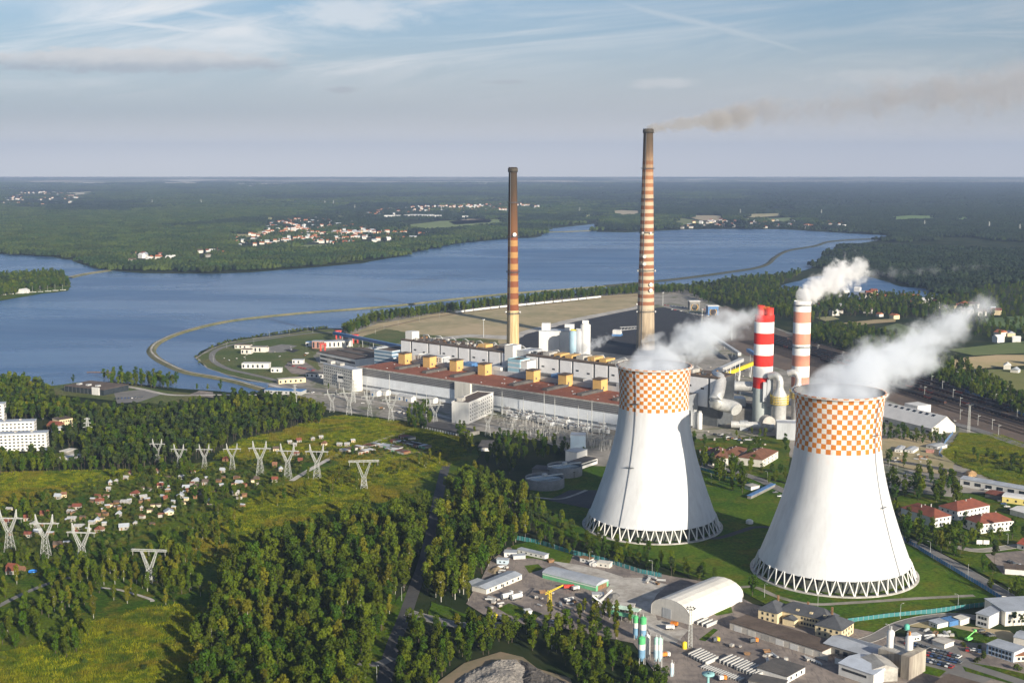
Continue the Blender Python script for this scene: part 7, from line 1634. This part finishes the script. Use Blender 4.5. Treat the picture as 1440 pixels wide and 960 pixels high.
PYL = [(14, 775, 1.0, 0, 'pale horned pylon at the left edge, leftmost of the near row of three'), (64.5, 783, 1.0, 0, 'pale horned pylon in the allotments, middle of the near row of three'), (116, 797, 1.0, 0, 'pale horned pylon behind the birches, right of the near row of three'),
 (211, 818, .92, 1, 'flat topped portal pylon among the trees on the left'), (222, 650, .72, 0, 'small horned pylon on the meadow, leftmost of the middle row of three'), (252.5, 659, .74, 0, 'small horned pylon on the meadow, middle one of the row of three'),
 (288, 659, .74, 0, 'small horned pylon on the meadow, right one of the row of three'), (327, 660, .78, 0, 'dull horned pylon beside the dark shed at the meadow edge'), (366, 668, 1.0, 0, 'tall horned pylon, leftmost of the three by the gravel road'),
 (405, 672, 1.0, 0, 'tall horned pylon, middle of the three by the gravel road'), (446, 673, 1.0, 0, 'tall horned pylon on the gravel road, right of the three'), (512, 686, 1.0, 1, 'wide armed portal pylon alone on the yellow meadow'),
 (124, 622, .95, 2, 'narrow mast pylon in the wood right of the apartment blocks'), (467, 579, .82, 0, 'pylon at the edge of the wood before the plant, leftmost of three'), (491, 583, 1.0, 0, 'pylon at the edge of the meadow before the plant, middle of three'), (520, 585, .9, 0, 'pylon at the edge of the meadow before the plant, right of three'),
 (550, 592, .95, 0, 'shaded horned pylon left of the dark trees before the plant'), (612, 598, .9, 0, 'horned pylon standing at the long dark storage shed'), (686, 612, .9, 0, 'dark horned pylon right of the white office block'),
 (415, 566, .8, 2, 'narrow pylon in front of the blue roofed intake hall'), (497, 566, 1.0, 2, 'narrow pylon in front of the stilted white block')]
def place_pylon(px_, py_, s, k, lab, grp=None):
    src = (PY, PT, PN)[k]; o = src if k not in usedp else copy_tree(src); usedp.add(k)
    o.location = P(px_, py_); o.scale = (s, s, s); o.rotation_euler.z = random.uniform(-.15, .15); o['label'] = lab
    if grp: o['group'] = grp
    elif 'group' in o.keys(): del o['group']
for a in PYL: place_pylon(*a)
for px_, py_, s in ((214,287,2),(283,287,2.2),(457,289,2.2),(469,289,2.2),(499,296,2.2),(621,297,2.2),(815,300,2.2),(1041,303,2.2),(1155,303,2.0),(1300,320,2.0),(1391,322,2.0),(1434,326,2.0)):
    place_pylon(px_, py_, s*.6, 2, 'tiny far pylon rising above the hazy forest beyond the lake', 'far pylons above the forest')

# ---- villages: single houses with red, brown or grey roofs
hm = {}
def vhouse_mesh(k):
    rnd_ = random.Random(k); L_, D_, h, rh = rnd_.uniform(11, 18), rnd_.uniform(9, 12), rnd_.uniform(5, 8), rnd_.uniform(3, 4.5)
    q = MB().box(0, L_, 0, D_, 0, h, 0); gable(q, L_, D_, h+.01, rh, .5, 1, 'x' if k % 3 else 'y')
    w_ = [M_wall_pale, M_white, M_cream, M_wall_pale, M_conc][k % 5]; r2 = [M_roof_or, M_roof_red, M_roof_gy, M_roof_or, M_roof_br, M_white][k % 6]
    return q.mesh('house', [w_, r2]), {M_roof_or.name: 'orange', M_roof_red.name: 'red', M_roof_gy.name: 'grey', M_roof_br.name: 'brown', M_white.name: 'white'}[r2.name]
VH = [vhouse_mesh(k) for k in range(14)]
def village(poly, n, where, grp, seed, s0=1.0):
    rnd_ = random.Random(seed); W_ = wp(poly); x0, x1 = min(p[0] for p in W_), max(p[0] for p in W_); y0, y1 = min(p[1] for p in W_), max(p[1] for p in W_); got = []; tries = 0
    while len(got) < n and tries < 9000:
        tries += 1; x, y = rnd_.uniform(x0, x1), rnd_.uniform(y0, y1)
        if not in_poly([x], [y], W_)[0] or any(abs(x-a) < 22 and abs(y-b_) < 24 for a, b_ in got): continue
        got.append((x, y)); me, rc = VH[rnd_.randrange(14)]; s = s0*rnd_.uniform(.85, 1.35)
        o = link('house', me, None, (x, y, 0), rnd_.choice([.3, -.5, 1.2])+rnd_.uniform(-.3, .3), (s, s, s)); tag(o, 'pale walled house with %s roof %s' % (rc, where), 'house', '%s roofed houses %s' % (rc, grp))
village(VILL[0][0], 125, 'in the big village beyond the lake', 'in the big village beyond the lake', 1, .85)
village(VILL[1][0], 13, 'in the hamlet at the left of the far shore', 'in the far shore hamlet', 2); village(VILL[2][0], 10, 'in the hamlet between far shore wood and village', 'in the middle hamlet', 3)
village(VILL[3][0], 75, 'in the far shore village right of the tallest chimney', 'in the right far shore village', 4, .95)
village([(1180,412),(1215,420),(1262,428),(1300,432),(1340,440),(1400,448),(1400,440),(1330,428),(1260,418),(1200,408)], 30, 'in the hamlet beside the pond on the right', 'in the pond hamlet', 5, .9)
village([(1130,440),(1150,430),(1190,428),(1210,438),(1280,448),(1290,458),(1240,448),(1180,446)], 9, 'by the tree belt behind the pink stack', 'behind the pink stack', 6, .8)
village([(1370,476),(1400,466),(1440,462),(1500,462),(1500,488),(1440,490),(1400,484)], 16, 'behind the sandy field at the right edge', 'behind the right sandy field', 7, .8)
village([(1420,520),(1440,512),(1480,512),(1490,530),(1430,528)], 4, 'at the right edge below the sandy field', 'below the right sandy field', 8, .8)
# farther settlements, too many to count: one object
q = MB(); rnd_ = random.Random(9)
for poly, n in ((VILL[4][0], 230), (VILL[0][0], 330), ([(0,276),(30,270),(90,270),(125,276),(100,287),(40,290),(0,290)], 130), ([(540,304),(620,300),(628,306),(560,309)], 0)):
    W_ = wp(poly); x0, x1 = min(p[0] for p in W_), max(p[0] for p in W_); y0, y1 = min(p[1] for p in W_), max(p[1] for p in W_); c = 0; tr_ = 0
    while c < n and tr_ < 20000:
        tr_ += 1; x, y = rnd_.uniform(x0, x1), rnd_.uniform(y0, y1)
        if in_poly([x], [y], W_)[0]:
            L_ = rnd_.uniform(10, 17); D_ = rnd_.uniform(9, 12); h = rnd_.uniform(5, 9); q.box(x, x+L_, y, y+D_, 0, h, 0); gable(q, L_, D_, h+.02, 3.5, .4, rnd_.choice([1, 1, 2]), 'x', x, y); c += 1
q.build('settlement', [M_wall_pale, M_roof_or, M_roof_gy]); tag(C.objects[-1], 'many far tiny houses of the hazy settlements beyond the lake', kind='stuff')
for k, (p0, p1, D_) in enumerate((((540,308),(562,308),60),((568,307),(600,307.5),90),((600,308),(620,308),60),((650,309),(658,309),40))):
    a, an, L = frame(p0, p1); r_ = thing('warehouse', ['long white warehouse in the far industrial estate, leftmost', 'biggest white warehouse in the far industrial estate', 'white warehouse right of the biggest one in the far estate', 'small white warehouse at the right end of the far estate'][k], 'warehouse', tuple(a), an)
    MB().box(0, L, 0, D_, 0, 16).build('wall', M_white, r_); MB().box(-1, L+1, -1, D_+1, 16.1, 17).build('roof', M_white, r_)
# boat club on the peninsula
for i in range(9):
    p = P(4+i*10.5, 414.5-i*.75+random.uniform(-.5, .5)); r_ = thing('sailing_boat', 'small moored white sailing boat along the peninsula shore', 'boat', (p.x, p.y, .6), random.uniform(-.3, .3), 'boats moored at the peninsula')
    MB().add([(-5, -1.6, 1), (4, -1.6, 1), (7.5, 0, 1.2), (4, 1.6, 1), (-5, 1.6, 1), (-4.4, -.8, -.2), (4, -.7, -.2), (6, 0, -.1), (4, .7, -.2), (-4.4, .8, -.2)], [(0,1,2,3,4)[::-1], (0,1,6,5)[::-1], (1,2,7,6)[::-1], (2,3,8,7)[::-1], (3,4,9,8)[::-1], (4,0,5,9)[::-1]]).build('hull', M_white, r_)
    MB().tube((0, 0, 1), (0, 0, 13), .18, .1, 5).build('mast', M_steel, r_)
house('boat_club', 'white boat club house on the shore of the left peninsula', 'house', (32, 413), (42, 411.5), 16, 6, 3, 'gable', M_white, M_white, cols=3)

# ---- railway
trk_m = mat('steel_rail', (.20, .15, .12), .5, .2, .3, metal=.3)
def track(p0, p1, name='railway_track', n=12):
    a, b_ = P(*p0), P(*p1); pts = [a.lerp(b_, i/n) for i in range(n+1)]; ribbon('sleeper_bed', pts, 2.6, 1.1, mat('sleepers', (.085, .065, .05), .95, .3, .1)); 
    for s in (-.75, .75):
        d = (b_-a).normalized(); w = Vector((-d.y, d.x, 0))*s; ribbon('rail', [p+w for p in pts], 0, 1.12, trk_m, [(-.07, 0), (-.07, .16), (.07, .16), (.07, 0)])
TRK_ = []
for i in range(13):
    f = i/12; p0 = (1010+22*f*4, 474-30*f+2); p1 = (1530, 640-66*f+0); p0 = (1040+70*f, 480-6*f); track(p0, p1); TRK_.append((p0, p1))
def wagon_proto(m_, load, L_=12.5):
    r_ = thing('coal_wagon', '', 'wagon', (0, 0, 0)); MB().box(-L_/2, L_/2, -1.5, 1.5, 1.2, 3.4).build('hopper', m_, r_); MB().box(-L_/2+.2, L_/2-.2, -1.3, 1.3, 3.403, 3.6).build('load', load, r_)
    q = MB()
    for x_ in (-L_*.36, -L_*.22, L_*.22, L_*.36): q.tube((x_, -1.1, .5), (x_, 1.1, .5), .48, .48, 8)
    q.build('bogie', M_black, r_); return r_
WP_ = [wagon_proto(mat('rust_brown_wagon', (.085, .035, .025), .8, .3, .3), M_coal), wagon_proto(mat('dark_wagon', (.035, .03, .032), .8, .3, .3), M_coal), wagon_proto(mat('red_wagon', (.30, .06, .03), .7, .2, .3), M_coal)]
wused = set(); rnd_ = random.Random(12); cnt = 0
for ti, (p0, p1) in enumerate(TRK_):
    a, b_ = P(*p0), P(*p1); d = b_-a; L = d.length; an = math.atan2(d.y, d.x); u = d.normalized()
    for (f0, f1) in {1: ((.45, .7),), 3: ((.3, .9),), 4: ((.02, .6),), 5: ((.02, .84),), 6: ((.05, .62), (.7, .85)), 7: ((.02, .7),), 8: ((.02, .9),), 9: ((.0, .55),), 10: ((.02, .5),), 11: ((.1, .4),)}.get(ti, ()):
        s = f0*L
        while s < f1*L and cnt < 235:
            p = a+u*s; px_, py_ = Qn(p.x, p.y, 1)
            if -20 < px_ < 1460:
                k = 2 if rnd_.random() < .04 else rnd_.choice([0, 1, 1, 0]); o = WP_[k] if k not in wused else copy_tree(WP_[k]); wused.add(k); cnt += 1
                o.location = p+Vector((0, 0, 1.2)); o.rotation_euler.z = an; o['label'] = ['rust brown coal wagon', 'blackish coal wagon', 'bright red-brown coal wagon'][k]+' in the long trains of the rail yard'; o['group'] = ['rust brown', 'blackish', 'bright red-brown'][k]+' wagons of the rail yard'
            s += 13.6
print('wagons', cnt)
# white wagons on the loop behind the sandy ground
wm = mat('pale_wagon', (.66, .65, .62), .6, .1, .3); wt = None; pts = bez([P(646, 440.5), P(690, 435), P(740, 430), P(790, 425), P(846, 419)], 40); dist = 0; nxt = 0
for a, b_ in zip(pts[:-1], pts[1:]):
    sgl = (b_-a).length
    if dist >= nxt:
        if wt is None:
            wt = thing('covered_wagon', '', 'wagon', (0, 0, 0)); MB().box(-10, 10, -1.5, 1.5, 1.0, 4.0).build('body', wm, wt); q = MB()
            for x_ in (-7.5, -5.5, 5.5, 7.5): q.tube((x_, -1.1, .5), (x_, 1.1, .5), .5, .5, 8)
            q.build('bogie', M_black, wt); o = wt
        else: o = copy_tree(wt)
        o.location = a+Vector((0, 0, .5)); o.rotation_euler.z = math.atan2((b_-a).y, (b_-a).x); o['label'] = 'white covered wagon in the long train along the shore wood'; o['group'] = 'white wagons along the shore wood'; nxt += 22
    dist += sgl
tk = [P(470, 480), P(500, 470), P(540, 461), P(600, 448)]+[P(646, 441), P(690, 435.5), P(740, 430.5), P(790, 425.5), P(846, 419.5), P(900, 416)]
ribbon('railway_track', bez(tk, 6), 4, 1.0, M_dirt)
for i, (px_, py_) in enumerate([(1366,545),(1385,551),(1340,560),(1325,548),(1310,540),(1400,566),(1420,575),(1350,590),(1375,598),(1395,604),(1290,530),(1270,522),(1240,512),(1350,572),(1412,560),(1300,556),(1240,540),(1260,546),(1370,530),(1345,534),(1430,590),(1404,612),(1330,602),(1341,605),(1150,495),(1185,505),(1210,500),(1165,482)]):
    r_ = thing('catenary_mast', 'thin pale line mast standing between the tracks of the rail yard', 'mast', tuple(P(px_, py_)), .3, 'line masts of the rail yard'); MB().tube((0, 0, 0), (0, 0, 11), .25, .16, 6).build('pole', M_pylon, r_); MB().box(-.2, 2.8, -.12, .12, 9.2, 9.5).build('arm', M_pylon, r_)
# ================================================================== STEAM AND SMOKE
def plume(name, label, p0, p1, prof, sag, dens, col, nsc, dark=0.0, aniso=-.1, seed=0.0, step=None, rough=.85, fade=(.0, 1.0), sq=1.0):
    """a drifting plume: local X runs downwind from the mouth; prof = [(fraction of length, radius)]; sag = (rise at the start) of the centre line"""
    p0, p1 = Vector(p0), Vector(p1); d = p1-p0; L = d.length
    q = d.to_track_quat('X', 'Z'); me_pts = []
    def rad(f):
        for (a, ra), (b, rb) in zip(prof[:-1], prof[1:]):
            if f <= b: return ra+(rb-ra)*max(0, (f-a)/(b-a))
        return prof[-1][1]
    n, k = 22, 20; mb = MB(); vs = []
    Rs = max(r for _, r in prof)
    for i in range(n+1):
        f = i/n; R_ = rad(f)*1.30; zc = sag*L*(f**.5 - f) if sag else 0
        for j in range(k):
            a = 2*math.pi*j/k; vs.append((f*L, R_*math.cos(a), zc+R_*sq*math.sin(a)))
    fs = [(i*k+j, i*k+(j+1) % k, (i+1)*k+(j+1) % k, (i+1)*k+j) for i in range(n) for j in range(k)] + [tuple(range(k-1, -1, -1)), tuple(range(n*k, (n+1)*k))]
    mb.add(vs, fs); 
    m = bpy.data.materials.new(name); m.use_nodes = True; t = NT(m.node_tree)
    co = t.n('ShaderNodeTexCoord').outputs['Object']; x, y, z = t.xyz(co); f = t.m('DIVIDE', x, L)
    fr = t.n('ShaderNodeFloatCurve', {1: f}); cv = fr.mapping.curves[0]
    for i, (a, r) in enumerate(prof):
        if i < 2 and i < len(cv.points): cv.points[0 if i == 0 else -1].location = (a, r/Rs)
    cv.points[0].location = (prof[0][0], prof[0][1]/Rs); cv.points[-1].location = (prof[-1][0], prof[-1][1]/Rs)
    for a, r in prof[1:-1]: cv.points.new(a, r/Rs)
    for p_ in cv.points: p_.handle_type = 'VECTOR'
    fr.mapping.update()
    Rr = t.m('MULTIPLY', fr.outputs[0], Rs)
    zc = t.m('MULTIPLY', t.m('SUBTRACT', t.m('POWER', t.m('MAXIMUM', f, .0001), .5), f), sag*L)
    yz = t.m('SQRT', t.m('ADD', t.m('MULTIPLY', y, y), t.m('POWER', t.m('DIVIDE', t.m('SUBTRACT', z, zc), sq), 2.0)))
    rn = t.m('DIVIDE', yz, Rr)
    v = t.vm('ADD', co, (seed*31, seed*17, seed*5))
    n1 = t.noise(v, nsc, 2, .5, .6); n2 = t.noise(v, nsc*3.2, 5, .62, .4)
    nn = t.m('ADD', t.m('MULTIPLY', t.m('SUBTRACT', n1, .5), 2.2), t.m('MULTIPLY', t.m('SUBTRACT', n2, .5), 2.4))
    body = t.m('ADD', t.m('SUBTRACT', rough, rn), nn)
    body = t.m('ADD', body, t.sm(f, .0, .10, .55, 0))
    body = t.m('SUBTRACT', body, t.m('MULTIPLY', t.m('POWER', t.m('MAXIMUM', f, 0.0001), 1.5), fade[0]))
    edge = t.m('MULTIPLY', t.sm(rn, 1.22, 1.0), t.sm(f, 1.0, .8))
    dn = t.m('MULTIPLY', t.m('MULTIPLY', t.sm(body, 0.0, .55), edge), t.m('MULTIPLY', t.m('MULTIPLY_ADD', t.m('POWER', t.m('MAXIMUM', f, .0001), .24) if name == 'smoke' else f, fade[1]-1.0, 1.0), dens*(12 if name == 'smoke' else 1)))
    vol = t.n('ShaderNodeVolumePrincipled', {'Color': (*col, 1), 'Density': dn, 'Anisotropy': aniso})
    out = t.n('ShaderNodeOutputMaterial'); t.nt.links.new(vol.outputs[0], out.inputs['Volume'])
    o = mb.build(name, m); o.location = p0; o.rotation_mode = 'QUATERNION'; o.rotation_quaternion = q
    tag(o, label, kind='stuff'); return o
def at(px_, py_, Y):
    k = P(px_, py_); dx, dy = (px_-720)/FPX, -(py_-480)/FPX; c, s = math.cos(TILT), math.sin(TILT); d = Vector((dx, c+dy*s, -s+dy*c)); d /= d.y; return Vector((0, 0, CAM_H))+d*Y
wl = (.90, .94, .995)
def mouth(name, lab, x, y, r, z0, z1, dens):
    """the steam standing in a tower's mouth"""
    q = MB(); q.lathe([(0, z0), (r, z0), (r, z1), (0, z1+3)], 40); m = bpy.data.materials.new(name); m.use_nodes = True; t = NT(m.node_tree)
    co = t.n('ShaderNodeTexCoord').outputs['Object']; X, Y_, Z = t.xyz(co); n2 = t.noise(co, .07, 5, .6, .5)
    n1 = t.noise(t.vm('ADD', co, (40, 0, 0)), .02, 2, .5)
    dn = t.m('MULTIPLY', t.sm(t.m('ADD', t.m('DIVIDE', t.m('SUBTRACT', z1-3, Z), 12.0), t.m('MULTIPLY', t.m('SUBTRACT', t.m('ADD', n2, n1), 1.0), 2.2)), -.1, .8), dens)
    vol = t.n('ShaderNodeVolumePrincipled', {'Color': (*wl, 1), 'Density': dn, 'Anisotropy': -.1}); out = t.n('ShaderNodeOutputMaterial'); t.nt.links.new(vol.outputs[0], out.inputs['Volume'])
    o = q.build(name, m, None, (x, y, 0)); tag(o, lab, kind='stuff')
# near tower
plume('steam', 'white steam plume drifting off the nearer cooling tower', (TR.x+1, TR.y+5, 112), tuple(at(1398, 420, 1200)), [(0, 19), (.12, 24), (.4, 27), (.7, 23), (1, 17)], .015, .056, wl, .026, seed=1, fade=(.55, .55), sq=.72)
plume('steam', 'white steam plume drifting off the farther cooling tower toward the red and white stack', (TL.x+1, TL.y+5, 112), tuple(at(1075, 432, 1115)), [(0, 17), (.15, 22), (.5, 25), (1, 14)], .02, .056, wl, .028, seed=4, fade=(.55, .5), sq=.72)
mouth('tower_vapour', 'pale vapour standing in the mouth of the nearer cooling tower', TR.x, TR.y, 26.6, 100, 118, .09)
mouth('tower_vapour', 'pale vapour standing in the mouth of the farther cooling tower', TL.x, TL.y, 24.6, 100, 118, .09)
a = Vector((P(1118, 560).x-4, 1330, 112))
plume('steam', 'dense billowing white plume from the dull pink and white stack', tuple(a+Vector((0, 0, 2))), tuple(at(1216, 372, 1470)), [(0, 7.5), (.12, 13), (.5, 21), (.8, 22), (1, 12)], .05, .16, (.985, .985, .985), .045, seed=7, fade=(.35, .6))
plume('steam', 'thin torn shreds of steam beyond the pond', tuple(at(1205, 388, 1500)), tuple(at(1400, 372, 1900)), [(0, 16), (.5, 15), (1, 12)], 0, .010, wl, .03, seed=12, rough=.30, fade=(.2, .6))
s0 = Vector((184, 1750, 297)); s1 = at(1560, 112, 4700)
plume('smoke', 'short thin grey smoke leaving the rim of the tallest chimney', tuple(s0), tuple(s0.lerp(s1, .10)+Vector((0, 0, 4))), [(0, 6), (.25, 10), (1, 26)], .03, .0105, (.62, .60, .58), .035, seed=6, rough=.85, fade=(.05, .22), aniso=0)
plume('smoke', 'thin grey-brown smoke band trailing across the sky from the tallest chimney', tuple(s0.lerp(s1, .06)+Vector((0, 0, 4))), tuple(s1), [(0, 17), (.2, 50), (.6, 95), (1, 145)], .008, .0021, (.58, .57, .58), .010, seed=3, rough=.62, fade=(.1, .16), aniso=0)
for k, (px_, py_, Y_, r, l_) in enumerate(((823, 492, 1420, 9, 46), (903, 483, 1500, 8, 38))):
    s_ = at(px_, py_, Y_); plume('steam', ['small wisp of steam rising from the boiler house roof by the white silo', 'small wisp of steam by the foot of the tallest chimney'][k], tuple(s_), tuple(s_+Vector((l_*.8, l_*.3, l_*.35))), [(0, 3), (.3, r), (1, r*.6)], .1, .06, wl, .09, seed=20+k, fade=(.4, .6))
# ================================================================== HAZE
m = bpy.data.materials.new('haze'); m.use_nodes = True; t = NT(m.node_tree)
v = t.n('ShaderNodeVolumePrincipled', {'Color': (.36, .475, .71, 1), 'Density': 5.0e-5, 'Anisotropy': .0})
o_ = t.n('ShaderNodeOutputMaterial'); t.nt.links.new(v.outputs[0], o_.inputs['Volume'])
mb = MB(); mb.box(-XF-60, XF+60, -900, YF+60, -3, 760); o = mb.build('haze', m); tag(o, kind='stuff')
